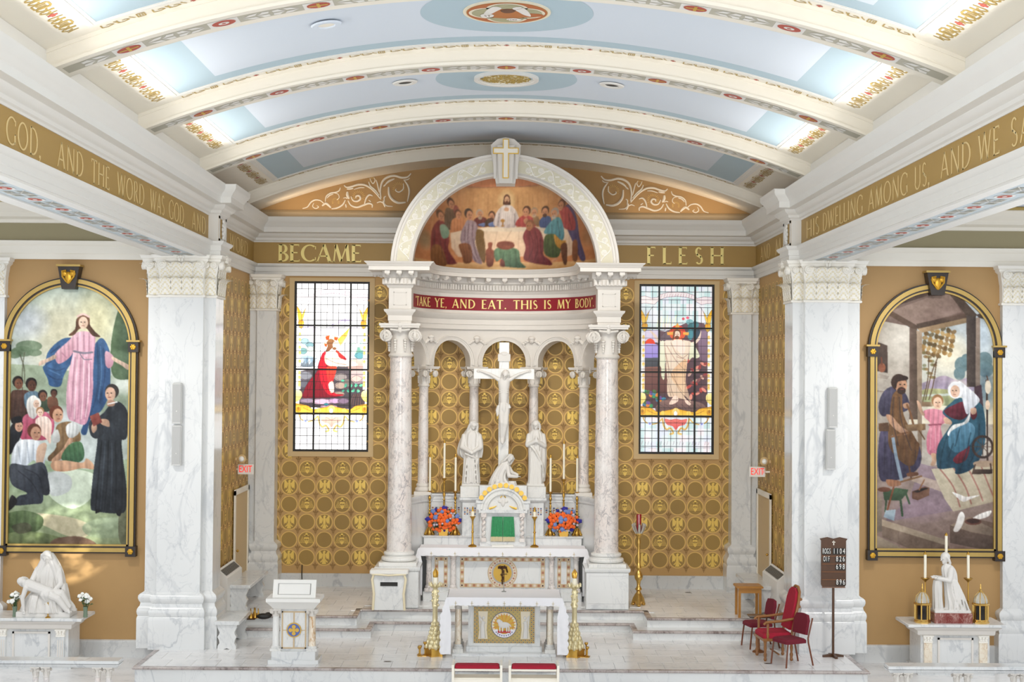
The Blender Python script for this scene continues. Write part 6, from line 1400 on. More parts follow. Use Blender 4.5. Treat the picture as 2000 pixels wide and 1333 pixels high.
# ================================================================ high altar
M['mosaic_tan'] = mat('mosaic_tan', 'C4AC88', .45); M['mosaic_red'] = mat('mosaic_red', 'A97458', .45); M['mosaic_blue'] = mat('mosaic_blue', '4A567E', .45); M['mosaic_pink'] = mat('mosaic_lilac', 'D8CBBB', .45)
M['mosaic_gold'] = mat('mosaic_gold', 'CFA84C', .35, .4); M['bronze_dark'] = mat('dark_bronze', '4A2E16', .4, .5)
def mosaic_frame(mb, x0, x1, z0, z1, w, y, step=.045):
    """flat mosaic border: strip 0 with small alternating stones 1/2"""
    for a, b, c, d in ((x0, x1, z0, z0+w), (x0, x1, z1-w, z1), (x0, x0+w, z0+w, z1-w), (x1-w, x1, z0+w, z1-w)): mb.box(a, b, y-.006, y, c, d, 0)
    def stone(x, z, k, r=.36):
        r *= w; mb.box(x-r, x+r, y-.009, y-.006, z-r, z+r, 1+k % 2)
    n = max(1, int((x1-x0-w)/(w*1.0)))
    for k in range(n+1):
        for z in (z0+w/2, z1-w/2): stone(x0+w/2+(x1-x0-w)*k/n, z, k, .32)
    n = max(1, int((z1-z0-w)/(w*1.0)))
    for k in range(1, n):
        for x in (x0+w/2, x1-w/2): stone(x, z0+w/2+(z1-z0-w)*k/n, k, .32)
    for x in (x0+w/2, x1-w/2):
        for z in (z0+w/2, z1-w/2): mb.box(x-w*.2, x+w*.2, y-.012, y-.009, z-w*.2, z+w*.2, 3)
HA = thing('high_altar', 'white marble high altar with mosaic-bordered front panel under the canopy', 'altar', (0, 31.0, UP), world=True)
YH = 31.05
MB().bbox(-1.73, 1.73, 30.97, 31.6, UP, .56, .012).build('plinth', M['marble'], HA)
MB().box(-1.62, 1.62, YH, 31.6, .56, 1.42).build('body', M['marble'], HA)
mb = MB().bbox(-1.79, 1.79, 30.86, 31.5, 1.44, 1.515, .01); mb.sweep([(-1.66, 31.5), (-1.66, YH), (1.66, YH), (1.66, 31.5)], [(0, 1.36), (.05, 1.38), (.1, 1.44), (0, 1.44)]); mb.build('mensa', M['marble'], HA)
fr = MB().box(-.93, .93, YH-.012, YH+.02, .64, 1.31).build('front_panel', M['marble'], HA)
mb = MB(); mosaic_frame(mb, -.92, .92, .65, 1.30, .085, YH-.012); mb.build('mosaic_border', [M['mosaic_tan'], M['mosaic_pink'], M['mosaic_red'], M['bronze_dark']], fr, 0)
mb = MB(); c = (0, .965)
for r_, d, m in ((.32, .016, 0), (.30, .019, 1), (.235, .022, 2), (.20, .025, 3)): mb.disc(c, r_, 'xz', YH-d, .01, 40, m)
for k in range(28): a = 2*PI*k/28; mb.disc((.267*math.cos(a), .965+.267*math.sin(a)), .022, 'xz', YH-.022, .0125, 8, 0 if k % 2 else 4)
rd = mb.build('roundel', [M['mosaic_tan'], M['mosaic_pink'], mat('mosaic_grey', 'A9A49E', .45), M['mosaic_gold'], M['mosaic_red']], fr, 0)
mb = MB(); y = YH-.05
mb.box(-.016, .016, y, y+.012, .72, 1.12); mb.box(-.10, .10, y, y+.012, 1.06, 1.11); mb.tube([(-.02, y, .80), (.03, y-.004, .86), (-.03, y-.004, .93), (.035, y-.004, 1.0), (-.03, y-.004, 1.06), (.05, y-.004, 1.12), (.08, y-.004, 1.08), (.11, y-.004, .98)], .018, 8); mb.ball((-.05, y, 1.1), (.04, .01, .03), 8, 6)
mb.build('bronze_serpent', M['bronze_dark'], rd)
for s in (-1, 1):
    p = MB().box(s*1.335-.145, s*1.335+.145, YH-.012, YH+.02, .64, 1.31).build('side_panel', M['marble'], HA)
    mb = MB(); mosaic_frame(mb, s*1.335-.14, s*1.335+.14, .65, 1.30, .08, YH-.012); mb.build('mosaic_border', [M['mosaic_tan'], M['mosaic_pink'], M['mosaic_red'], M['bronze_dark']], p, 0)
    for x in (1.07, 1.60):
        mb = MB(); mb.bbox(s*x-.09, s*x+.09, YH-.11, YH+.05, .56, .64, .006); mb.lathe([(.075, .64), (.08, .66), (.07, .69), (.062, .70), (.056, 1.24), (.075, 1.26), (.06, 1.28), (.085, 1.34)], (s*x, YH-.035), 16); mb.bbox(s*x-.095, s*x+.095, YH-.12, YH+.05, 1.33, 1.38, .006)
        mb.build('pilaster_column', M['breccia'], HA)
# gradine and rear blocks
mb = MB().box(-1.74, 1.74, 31.45, 31.95, 1.515, 1.70); mb.sweep([(-1.74, 31.95), (-1.74, 31.45), (1.74, 31.45), (1.74, 31.95)], [(0, 1.67), (.02, 1.68), (.03, 1.70), (0, 1.716)]); mb.box(-1.74, 1.74, 31.45, 31.95, 1.69, 1.716); mb.build('gradine', M['marble'], HA)
for s in (-1, 1):
    mb = MB(); a, b = sorted((s*.9, s*1.72)); mb.box(a, b, 31.78, 31.95, 1.716, 2.62)
    for z in (1.98, 2.06, 2.44, 2.5): mb.box(a, b, 31.765, 31.78, z, z+.012)
    mb.box(a, b, 31.75, 31.97, 2.58, 2.62); w_ = mb.build('wing_block', M['marble'], HA)
    mb = MB()
    for i in range(9):
        for j in range(3): mb.box(s*1.31-.36+i*.083, s*1.31-.32+i*.083, 31.775, 31.781, 2.2+j*.045, 2.23+j*.045, (i+j) % 3)
    tag(mb.build('mosaic_lozenges', [M['mosaic_red'], M['mosaic_blue'], M['mosaic_tan']], w_, 0), kind='stuff')
mb = MB().box(-.9, .9, 31.6, 31.95, 1.716, 2.5); mb.sweep([(-.9, 31.95), (-.9, 31.6), (.9, 31.6), (.9, 31.95)], [(0, 2.44), (.03, 2.46), (.06, 2.5), (.06, 2.55), (0, 2.56)]); mb.box(-.9, .9, 31.6, 31.95, 2.5, 2.555)
cb = mb.build('centre_block', M['marble'], HA); mb = MB()
for s in (-1, 1):
    for i in range(5):
        for j in range(4): mb.box(s*.73-.13+i*.057, s*.73-.1+i*.057, 31.594, 31.601, 2.17+j*.042, 2.2+j*.042, (i+j) % 3)
tag(mb.build('mosaic_lozenges', [M['mosaic_red'], M['mosaic_blue'], M['mosaic_tan']], cb, 0), kind='stuff')
for s in (-1, 1): MB().bbox(s*.74-.21, s*.74+.21, 31.55, 31.95, 2.555, 2.80, .012).build('statue_pedestal', M['marble_fine'], HA)
# tabernacle
TB = thing('tabernacle', 'white marble arched tabernacle ringed with gold discs on the high altar', 'tabernacle', (0, 31.35, 1.517), world=True); yt = 31.22
mb = MB().box(-.5, .5, yt+.05, 31.6, 1.517, 2.26); mb.box(-.5, .5, yt, 31.6, 1.517, 1.62); mb.build('body', M['marble'], TB)
mb = MB(); mb.box(-.53, .53, yt-.03, 31.6, 2.25, 2.32); mb.box(-.57, -.44, yt-.02, 31.6, 2.32, 2.50); mb.box(.44, .57, yt-.02, 31.6, 2.32, 2.50); mb.box(-.52, .52, yt+.1, 31.6, 2.32, 2.84)
for s in (-1, 1): mb.box(s*.505-.09, s*.505+.09, yt-.05, 31.6, 2.47, 2.51)
mb.build('gable_block', M['marble'], TB)
mb = MB(); pr = [(.33, .06), (.33, .0), (.345, -.02), (.37, -.02), (.38, 0), (.44, .0), (.45, -.03), (.49, -.03), (.5, .0), (.5, .06)]
k = len(pr); vs = []; fs = []; n = 40
for i in range(n+1):
    a = PI*i/n
    for r_, d in pr: vs.append((r_*math.cos(a), yt+d, 2.31+r_*math.sin(a)))
for i in range(n):
    for e in range(k): f = (e+1) % k; fs.append((i*k+e, (i+1)*k+e, (i+1)*k+f, i*k+f))
mb.add(vs, fs); mb.build('arch', M['marble_fine'], TB)
mb = MB().prism([(.34*math.cos(PI*i/30), 2.315+.34*math.sin(PI*i/30)) for i in range(31)], yt+.03, yt+.06); ty = mb.build('tympanum', M['marble_fine'], TB)
mb = MB()
for s in (-1, 1): mb.tube([(s*.3, yt+.025, 2.34), (s*.2, yt+.02, 2.37), (s*.14, yt+.02, 2.40)], [.03, .02, .006], 6); mb.tube([(s*.02, yt+.02, 2.62), (s*.06, yt+.02, 2.58)], .012, 5)
mb.build('gilt_rays', M['gilt'], ty)
mb = MB(); mb.ball((0, yt+.03, 2.47), (.05, .02, .09), 8, 6); mb.ball((-.07, yt+.03, 2.5), (.05, .015, .04), 8, 5); mb.ball((.07, yt+.03, 2.5), (.05, .015, .04), 8, 5); mb.build('dove_relief', M['statue'], ty)
for i in range(10):
    a = R(-60+120*i/9); MB().disc((.545*math.sin(a), 2.31+.545*math.cos(a)), .052, 'xz', yt+.02, .05, 24).build('gold_disc', mat('gold_disc', 'E0B84E', .35, .35) if i == 0 else bpy.data.materials['gold_disc'], TB)
mb = MB(); vs = [(.60*math.sin(R(-66+132*i/32)), 2.31+.60*math.cos(R(-66+132*i/32))) for i in range(33)]; vs += [(.49*math.sin(R(66-132*i/32)), 2.31+.49*math.cos(R(66-132*i/32))) for i in range(33)]
n = len(vs); mb.prism(vs, yt+.022, yt+.1); mb.build('disc_band', M['white'], TB, 0)
for s in (-1, 1):
    mb = MB(); pts = []
    for i in range(61): a = i/60*2*PI*4; pts.append((s*.42+.018*math.cos(a), yt+.02+.018*math.sin(a), 1.70+.46*i/60))
    mb.tube(pts, .034, 8); mb.bbox(s*.42-.06, s*.42+.06, yt-.04, yt+.08, 1.62, 1.70, .006); mb.bbox(s*.42-.06, s*.42+.06, yt-.04, yt+.08, 2.16, 2.25, .006); mb.build('twisted_column', M['breccia'], TB)
MB().bbox(-.24, .24, yt-.12, yt+.02, 1.517, 1.56, .008).build('door_step', M['white'], TB)
# veil in two halves
M['green_silk'] = mat('green_brocade', '2F8A56', .5, var=.35, vscale=28); M['fringe'] = mat('pale_gold_fringe', 'CDBF9A', .6)
VL = thing('tabernacle_veil', 'green brocade veil with fringe hanging on the tabernacle door', 'veil', (0, yt, 1.63), world=True)
for s in (-1, 1):
    for z0, z1, nm, m in ((1.73, 2.17, 'curtain', 'green_silk'), (1.63, 1.735, 'fringe', 'fringe')):
        mb = MB(); nu, nv = 30, 8; vs = []; fs = []
        for j in range(nv+1):
            z = z1+(z0-z1)*j/nv; tt = (2.17-z)/.54; hw = .235+.03*tt
            for i in range(nu+1):
                u = i/nu; vs.append((s*(.004+u*hw), yt-.02-.014*math.sin(u*PI*7)*(.4+.6*tt)-.01*tt, z))
        for j in range(nv):
            for i in range(nu): fs.append((j*(nu+1)+i, j*(nu+1)+i+1, (j+1)*(nu+1)+i+1, (j+1)*(nu+1)+i))
        mb.add(vs, fs); mb.build(nm, M[m], VL, 60)
# altar cloths
def altar_cloth(label, x, y0, y1, zt, zside, drop, loc, flare=.05, corner=.13):
    t = thing('altar_cloth', label, 'cloth', loc, 0, None, world=True); cx = loc[0]
    MB().bbox(cx-x, cx+x, y0, y1, zt, zt+.008, .004).build('top_sheet', M['linen'], t)
    mb = MB(); n = 120; vs = []; fs = []
    for i in range(n+1):
        u = i/n; xx = cx-x+2*x*u; d = drop*(1+.08*abs(math.sin(u*PI*22))-.04)
        for k in range(5): f = k/4; vs.append((xx, y0-.004-.008*f-.006*f*math.sin(u*PI*14), zt+.008-d*f))
    for i in range(n):
        for k in range(4): fs.append((i*5+k, i*5+5+k, i*5+6+k, i*5+1+k))
    mb.add(vs, fs); fd = mb.build('front_drop', M['linen'], t, 60)
    mb = MB(); w = .016
    for k in range(7):
        xx = cx-x+2*x*(k+.5)/7; zc = zt-drop*.72; mb.box(xx-w/4, xx+w/4, y0-.022, y0-.018, zc-.05, zc+.05); mb.box(xx-w*1.6, xx+w*1.6, y0-.022, y0-.018, zc+.005, zc+.013)
    tag(mb.build('embroidery', M['fringe'], fd, 0), kind='stuff')
    for s in (-1, 1):
        mb = MB(); n, nv = 40, 16; vs = []; fs = []
        for i in range(n+1):
            u = i/n; yy = y0+(y1-y0)*u
            for k in range(nv+1):
                f = k/nv; zz = zt+.008-(zt-zside)*f*(1-.04*abs(math.sin(u*PI*7)))
                fl = flare*f*(.3+.7*math.sin(f*PI*.5))+.022*f*math.sin(u*PI*5+1)
                vs.append((cx+s*(x+.006+fl), yy-.05*f*(1-u)+.01*abs(math.sin(f*PI*9)), zz))
        for i in range(n):
            for k in range(nv): fs.append((i*(nv+1)+k, (i+1)*(nv+1)+k, (i+1)*(nv+1)+k+1, i*(nv+1)+k+1))
        mb.add(vs, fs); mb.build('side_drop', M['linen'], t, 60)
        # front corner of the long side fall, turned towards the nave
        mb = MB(); n, nv = 12, 44; vs = []; fs = []
        for k in range(nv+1):
            f = k/nv; zz = zt+.006-(zt-zside)*f; g_ = min(1, f*3); wo = (.02+.10*g_)*(1+.22*abs(math.sin(f*PI*8))); wi = .07*g_
            for i in range(n+1):
                u = i/n; vs.append((cx+s*(x+wo*corner/.13-(wo*corner/.13+wi)*u), y0-.012-.03*f+.02*math.sin(u*PI*2.2+f*3)*f, zz))
        for k in range(nv):
            for i in range(n): fs.append((k*(n+1)+i, k*(n+1)+i+1, (k+1)*(n+1)+i+1, (k+1)*(n+1)+i))
        mb.add(vs, fs); mb.build('corner_fall', M['linen'], t, 60)
    return t
altar_cloth('white scalloped cloth covering the high altar', 1.80, 30.845, 31.44, 1.516, .50, .17, (0, 31.15, 1.516), .03)
# candlesticks
CS = [(.09, 0), (.10, .015), (.085, .03), (.05, .045), (.035, .07), (.03, .1), (.05, .12), (.03, .14), (.02, .17)]
def candlestick(h, hc, rc=.024, name='candlestick'):
    """brass candlestick of height h with a candle of height hc; built at the origin"""
    t = thing(name, 'x', 'candlestick')
    mb = MB(); 
    for k in range(3):
        a = k*2*PI/3+PI/2; mb.ball((.10*math.cos(a), .10*math.sin(a), .025), (.035, .035, .025), 8, 6); mb.tube([(.1*math.cos(a), .1*math.sin(a), .03), (.07*math.cos(a), .07*math.sin(a), .1), (.03*math.cos(a), .03*math.sin(a), .17)], [.03, .022, .014], 6)
    mb.lathe([(.05, 0), (.065, .05), (.045, .11), (.03, .17), (.025, .2)], (0, 0), 16); mb.build('foot', M['brass'], t)
    p = [(.02, .18), (.034, .2), (.018, .23)]; n = max(2, int(h/.22)); z = .23
    for i in range(n):
        q = (h-.30)/n; p += [(.015, z+q*.1), (.024+.012*(i % 2), z+q*.45), (.017, z+q*.75), (.03, z+q*.88), (.016, z+q)]; z += q
    p += [(.02, h-.06), (.05, h-.03), (.058, h-.015), (.04, h-.01), (.03, h)]
    MB().lathe(p, (0, 0), 16).build('stem', M['brass'], t)
    c = MB().lathe([(rc, h-.005), (rc*.98, h+hc), (rc*.5, h+hc+.004)], (0, 0), 14).build('candle', M['candle'], t)
    MB().lathe([(rc*1.1, h+hc-.035), (rc*1.15, h+hc), (rc*.6, h+hc+.03), (.004, h+hc+.05)], (0, 0), 12).build('brass_follower', M['brass'], c)
    return t
side = {-1: 'left', 1: 'right'}
c1 = candlestick(.975, .78); c2 = candlestick(1.26, .81); used = {}
for s in (-1, 1):
    for px, proto, wh in ((839 if s < 0 else 1127, c1, 'outer short'), (867 if s < 0 else 1101, c2, 'tall middle'), (889 if s < 0 else 1075, c1, 'inner short')):
        x = at_depth(px, 1000, 31.58)[0]
        lab = '%s brass altar candlestick with white candle behind the %s orange bouquet' % (wh, side[s])
        if proto.name not in used: used[proto.name] = 1; o = proto; o.location = (x, 31.61, 1.716); o['label'] = lab; o['group'] = 'tall brass altar candlesticks'
        else: o = dup(proto, (x, 31.61, 1.716), 0, lab, 'tall brass altar candlesticks')
def low_stick():
    t = thing('candlestick', 'low brass candlestick with thick white candle left of the tabernacle', 'candlestick', (at_depth(923, 1040, 31.05)[0], 31.06, 1.525), 0, 'low brass candlesticks')
    MB().lathe([(.09, 0), (.095, .02), (.07, .04), (.03, .06), (.022, .1), (.02, .3), (.034, .32), (.02, .34), (.018, .56), (.03, .6), (.065, .66), (.06, .665)], (0, 0), 18).build('stem', M['brass'], t)
    c = MB().lathe([(.034, .655), (.034, .77), (.02, .775)], (0, 0), 14).build('candle', M['candle'], t)
    MB().lathe([(.03, .77), (.024, .8), (.018, .86), (.003, .88)], (0, 0), 10).build('brass_follower', M['brass'], c); return t
ls = low_stick(); dup(ls, (at_depth(1044, 1040, 31.05)[0], 31.06, 1.525), 0, 'low brass candlestick with thick white candle right of the tabernacle', 'low brass candlesticks')
# bouquets
def petal_mesh(name, m, r, n=3):
    mb = MB(); mb.ball((0, 0, 0), (r*.7, r*.7, r*.7), 8, 6)
    for ring in range(2):
        for k in range(5):
            a = 2*PI*k/5+ring*.6; q = r*(.42+.22*ring); mb.ball((q*math.cos(a), -r*.25+ring*r*.3, q*math.sin(a)), (r*.5, r*.34, r*.5), 6, 5)
    return mb.mesh(name, m, 60)
FL = {'rose': petal_mesh('rose', mat('orange_petals', 'EE661E', .6, var=.25, vscale=30), .05), 'hydrangea': petal_mesh('hydrangea', mat('blue_petals', '6F86BE', .6, var=.3, vscale=40), .06), 'iris': petal_mesh('iris', mat('violet_petals', '241C8C', .6, var=.3, vscale=40), .045), 'spray': petal_mesh('spray', mat('pale_petals', 'C9BCCB', .6), .03)}
M['leaf_green'] = mat('leaf_green', '33502A', .5, var=.3, vscale=30)
def bouquet(label, x, y, z, rx, rz, seed):
    t = thing('flower_arrangement', label, 'flowers', (x, y, z), 0, 'orange and blue altar bouquets'); g = np.random.default_rng(seed)
    mb = MB(); mb.prism([(-.09, 0), (.09, 0), (.11, .15), (-.11, .15)], -.07, .07); mb.build('brass_pot', M['brass'], t)
    lf = MB()
    for k in range(160):
        a, b = g.random()*2*PI, g.random(); p = Vector((rx*.95*math.cos(a)*b, -.05+.1*g.random(), .34+rz*.95*math.sin(a)*b)); d = Vector((math.cos(a), -.4, math.sin(a)))*.07; n = Vector((-math.sin(a), 0, math.cos(a)))*.02
        lf.add([p, p+d*.5+n, p+d, p+d*.5-n], [(0, 1, 2, 3)])
    tag(lf.build('foliage', M['leaf_green'], t, 0), kind='stuff')
    pts = []
    for k in range(700):
        a, b = g.random()*2*PI, math.sqrt(g.random()); p = (rx*b*math.cos(a), rz*b*math.sin(a))
        if all((p[0]-q[0])**2+(p[1]-q[1])**2 > .0030 for q in pts): pts.append(p)
    for i, (u, v) in enumerate(pts[:90]):
        e = math.hypot(u/rx, v/rz); kind = 'rose' if g.random() < .74 else ('hydrangea' if g.random() < .45 else 'spray')
        if e > .85 and g.random() < .25: kind = 'iris'
        sc = .65+.4*g.random(); link(kind, FL[kind], t, (u, -.14*(1-e*e)-.03, .34+v), (0, g.random()*6, 0), (sc, sc, sc))
    for u, v in ((-rx*.98, .02), (rx*.98, 0), (.02, rz*1.02)): link('iris', FL['iris'], t, (u, -.05, .34+v), None, (1.6, 1, 1.1))
    return t
bouquet('orange, blue and violet bouquet in brass pot left of the tabernacle', at_depth(866, 1018, 31.5)[0], 31.53, 1.716, .34, .26, 3)
bouquet('orange, blue and violet bouquet in brass pot right of the tabernacle', at_depth(1101, 1018, 31.5)[0], 31.53, 1.716, .34, .26, 8)
# white cabinet with slot at the left pedestal
AB = thing('offering_cabinet', 'white marble cabinet with dark slot and cream scrolled sides before the left column', 'cabinet', (-2.36, 29.8, UP), world=True)
mb = MB().box(-2.68, -2.04, 29.72, 29.98, UP, 1.12); mb.build('body', M['marble'], AB)
for s in (-1, 1): MB().tube([(-2.36+s*.33, 29.72, UP), (-2.36+s*.31, 29.70, .7), (-2.36+s*.35, 29.70, 1.0), (-2.36+s*.31, 29.70, 1.12)], .026, 8).build('scrolled_edge', mat('cabinet_cream', 'E9DDBD', .5) if s < 0 else bpy.data.materials['cabinet_cream'], AB)
mb = MB().bbox(-2.76, -1.96, 29.66, 29.99, 1.12, 1.2, .02); mb.tube([(-2.72, 29.68, 1.11), (-2.36, 29.66, 1.09), (-2.0, 29.68, 1.11)], .02, 6, 1); mb.build('top', [M['white'], bpy.data.materials['cabinet_cream']], AB)
MB().box(-2.54, -2.18, 29.71, 29.73, .86, .94).build('slot', M['black'], AB)

# ================================================================ free-standing altar, ambo, floor candlesticks, kneelers
AX = .04
FA = thing('altar_table', 'free-standing white marble altar with lamb mosaic front at centre', 'altar', (AX, 27.1, 0), world=True)
mb = MB().bbox(AX-.98, AX+.98, 26.78, 27.65, 0, .05, .01); mb.bbox(AX-.72, AX+.72, 26.98, 27.6, .05, .15, .01); mb.build('plinth', M['marble'], FA)
MB().box(AX-.68, AX+.68, 27.04, 27.55, .15, 1.02).build('body', M['marble'], FA)
MB().bbox(AX-1.05, AX+1.05, 26.66, 27.7, 1.02, 1.11, .012).build('top_slab', M['marble'], FA)
for x in (-.87, .87):
    for y in (26.93, 27.5):
        mb = MB(); mb.lathe([(.066, .19), (.06, .2), (.055, .86), (.05, .88)], (AX+x, y), 18); cl = mb.build('column', M['yellow_marble'], FA)
        mb = MB(); mb.bbox(AX+x-.1, AX+x+.1, y-.1, y+.1, .05, .12, .008); mb.lathe([(.09, .12), (.095, .14), (.075, .16), (.08, .18), (.066, .2)], (AX+x, y), 18); mb.build('base', M['marble_fine'], cl)
        scroll_capital(MB(), (AX+x, y), .056, .86, 1.02, 0, .1).build('capital', M['plaster'], cl)
yp = 27.035
pn = MB().box(AX-.575, AX+.575, yp-.01, yp+.01, .2, .88).build('mosaic_panel', mat('mosaic_olive_gold', 'B9A468', .4, .15), FA)
mb = MB()
for i in range(30):
    for j in range(18):
        x, z = AX-.555+i*.0383, .218+j*.0378; edge = i < 2 or i > 27 or j < 2 or j > 15
        if edge or (i+j) % 2 == 0: mb.box(x-.009, x+.009, yp-.013, yp-.01, z-.009, z+.009, (0 if (i+j) % 2 else 1) if edge else 2)
tag(mb.build('mosaic_stones', [M['mosaic_red'], M['mosaic_blue'], mat('mosaic_grey_green', '8A8A6E', .45)], pn, 0), kind='stuff')
mb = MB(); cz = .545
for r_, d, m in ((.245, .014, 0), (.235, .016, 1), (.19, .018, 2)): mb.disc((AX, cz), r_, 'xz', yp-d, .008, 40, m)
for k in range(24): a = 2*PI*k/24; mb.prism([(AX+.19*math.cos(a-.06), cz+.19*math.sin(a-.06)), (AX+.235*math.cos(a), cz+.235*math.sin(a)), (AX+.19*math.cos(a+.06), cz+.19*math.sin(a+.06)), (AX+.06*math.cos(a), cz+.06*math.sin(a))], yp-.029, yp-.02, 'xz', 3 if k % 2 else 2)
mb.prism([(AX+.235*math.cos(R(a)), cz+.235*math.sin(R(a))) for a in range(205, 336, 5)]+[(AX+.14*math.cos(R(a)), cz-.0+.17*math.sin(R(a))) for a in range(335, 204, -5)], yp-.033, yp-.02, 'xz', 4)
for k in range(9): a = R(222+k*12); mb.box(AX+.2*math.cos(a)-.008, AX+.2*math.cos(a)+.008, yp-.036, yp-.024, cz+.2*math.sin(a)-.012, cz+.2*math.sin(a)+.012, 5)
mb.box(AX-.12, AX+.12, yp-.04, yp-.02, cz-.145, cz-.105, 6)
ro = mb.build('lamb_roundel', [M['mosaic_blue'], mat('mosaic_ivory', 'E0D6C0', .45), M['mosaic_gold'], mat('mosaic_orange', 'D08A3A', .45), mat('scroll_white', 'E6E2EA', .5), M['mosaic_blue'], mat('book_red', 'B8363A', .5)], pn, 0)
mb = MB(); mb.ball((AX, yp-.034, cz), (.11, .014, .06), 14, 8); mb.ball((AX-.1, yp-.032, cz+.075), (.045, .014, .04), 10, 8); mb.ball((AX-.07, yp-.03, cz+.04), (.05, .012, .05), 10, 6)
for x in (-.08, -.03, .05, .09): mb.box(AX+x-.012, AX+x+.012, yp-.044, yp-.022, cz-.12, cz-.03)
mb.tube([(AX+.1, yp-.03, cz+.02), (AX+.13, yp-.03, cz-.03)], .012, 6); mb.build('lamb', M['statue'], ro)
for s in (-1, 1):
    mb = MB(); x = AX+s*.4; mb.prism([(x-.09, .28), (x+.09, .28), (x+s*-.0+.07, .45), (x+.09, .8), (x-.09, .8), (x-.07, .45)], yp-.02, yp-.008); pl = mb.build('angel_panel', bpy.data.materials['mosaic_ivory'], pn)
    mb = MB(); mb.tube([(x, yp-.022, .3), (x+s*.01, yp-.024, .5), (x, yp-.024, .62)], [.05, .04, .03], 8); mb.ball((x-s*.01, yp-.024, .68), (.026, .012, .032), 8, 6); mb.tube([(x+s*.02, yp-.024, .62), (x+s*.07, yp-.024, .72), (x+s*.06, yp-.024, .5)], [.02, .022, .006], 6); mb.tube([(x, yp-.03, .6), (x-s*.05, yp-.03, .58)], .01, 6); mb.build('angel_figure', M['statue'], pl)
altar_cloth('white scalloped cloth on the free-standing altar table', 1.06, 26.645, 27.7, 1.111, .06, .15, (AX, 27.17, 1.111), .10)
cx_ = thing('altar_crucifix', 'tiny dark metal cross standing on the altar table', 'cross', (AX-.01, 27.35, 1.12))
MB().lathe([(.045, 0), (.045, .008), (.02, .018), (.008, .03), (.006, .2)], (0, 0), 12).build('stand', M['grille'], cx_)
mb = MB().box(-.008, .008, -.006, .006, .18, .42); mb.box(-.06, .06, -.006, .006, .33, .345); mb.build('cross', M['bronze_dark'], cx_)
# tall floor candlesticks
M['pale_gold'] = mat('pale_gilt_bronze', 'DDD0A6', .3, .45, var=.12, vscale=25)
def floor_candlestick():
    t = thing('floor_candlestick', 'tall ornate pale gold floor candlestick left of the altar table', 'candlestick', (-1.26, 26.85, 0), 0, 'tall floor candlesticks')
    mb = MB(); pl = []
    for k in range(12): a = 2*PI*k/12+PI/12*3; r_ = .20 if k % 2 else .15; pl.append((r_*math.cos(a), r_*math.sin(a)))
    mb.prism(pl, 0, .14, 'xy'); mb.prism([(x*1.08, y*1.08) for x, y in pl], 0, .03, 'xy'); mb.prism([(x*1.05, y*1.05) for x, y in pl], .12, .15, 'xy'); mb.build('star_base', M['brass'], t)
    mb = MB()
    for ring, (r_, z, n, q) in enumerate(((.15, .18, 9, .045), (.125, .25, 8, .045), (.1, .33, 8, .042), (.08, .42, 7, .038), (.065, .5, 6, .034), (.055, .58, 6, .03))):
        for k in range(n): a = 2*PI*(k+.5*(ring % 2))/n; mb.ball((r_*math.cos(a), r_*math.sin(a), z), (q, q, q*1.5), 8, 6)
    mb.lathe([(.15, .14), (.13, .22), (.1, .34), (.07, .48), (.05, .6)], (0, 0), 18); mb.build('leafy_foot', M['pale_gold'], t)
    mb = MB(); mb.lathe([(.05, .58), (.06, .62), (.045, .65), (.05, .7), (.046, .88), (.06, .92), (.05, .95), (.06, 1.08), (.05, 1.14), (.058, 1.2), (.04, 1.24), (.06, 1.27)], (0, 0), 18)
    for k in range(14): a = k*2.4; z = .94+k*.02; mb.ball((.055*math.cos(a), .055*math.sin(a), z), (.022, .022, .03), 6, 5)
    mb.build('shaft', M['pale_gold'], t)
    mb = MB(); mb.lathe([(.03, 1.25), (.06, 1.28), (.1, 1.32), (.09, 1.33)], (0, 0), 18)
    for k in range(8): a = 2*PI*k/8; mb.tube([(.06*math.cos(a), .06*math.sin(a), 1.28), (.11*math.cos(a), .11*math.sin(a), 1.32), (.12*math.cos(a), .12*math.sin(a), 1.37)], [.018, .024, .008], 6)
    mb.build('leaf_cup', M['pale_gold'], t)
    cn = MB().lathe([(.045, 1.32), (.05, 1.36), (.04, 1.45), (.034, 1.5)], (0, 0), 16).build('candle', M['candle'], t)
    mb = MB(); mb.lathe([(.042, 1.46), (.045, 1.5), (.03, 1.56), (.012, 1.62), (.003, 1.64)], (0, 0), 12)
    for k in range(5): a = 2*PI*k/5; mb.tube([(.04*math.cos(a), .04*math.sin(a), 1.47), (.045*math.cos(a), .045*math.sin(a), 1.55), (.02*math.cos(a), .02*math.sin(a), 1.61)], [.012, .016, .004], 6)
    mb.build('brass_follower', M['brass'], cn)
    return t
fc = floor_candlestick(); dup(fc, (1.36, 26.85, 0), .5, 'tall ornate pale gold floor candlestick right of the altar table', 'tall floor candlesticks')
def votive(): 
    t = thing('brass_votive_stand', 'small brass cup stand beside floor candlestick left of the altar table', 'votive stand', (-1.53, 26.75, 0), 0, 'small brass cup stands')
    mb = MB()
    for x, y, h in ((0, 0, .2), (.09, .05, .26), (-.02, .12, .16)): mb.lathe([(.045, 0), (.045, .012), (.012, .03), (.012, h-.06), (.035, h-.03), (.035, h)], (x, y), 12)
    mb.box(-.05, .12, -.02, .14, 0, .012); mb.build('cups', M['brass'], t); return t
vo = votive(); dup(vo, (1.60, 26.75, 0), 1.2, 'small brass cup stand beside floor candlestick right of the altar table', 'small brass cup stands')
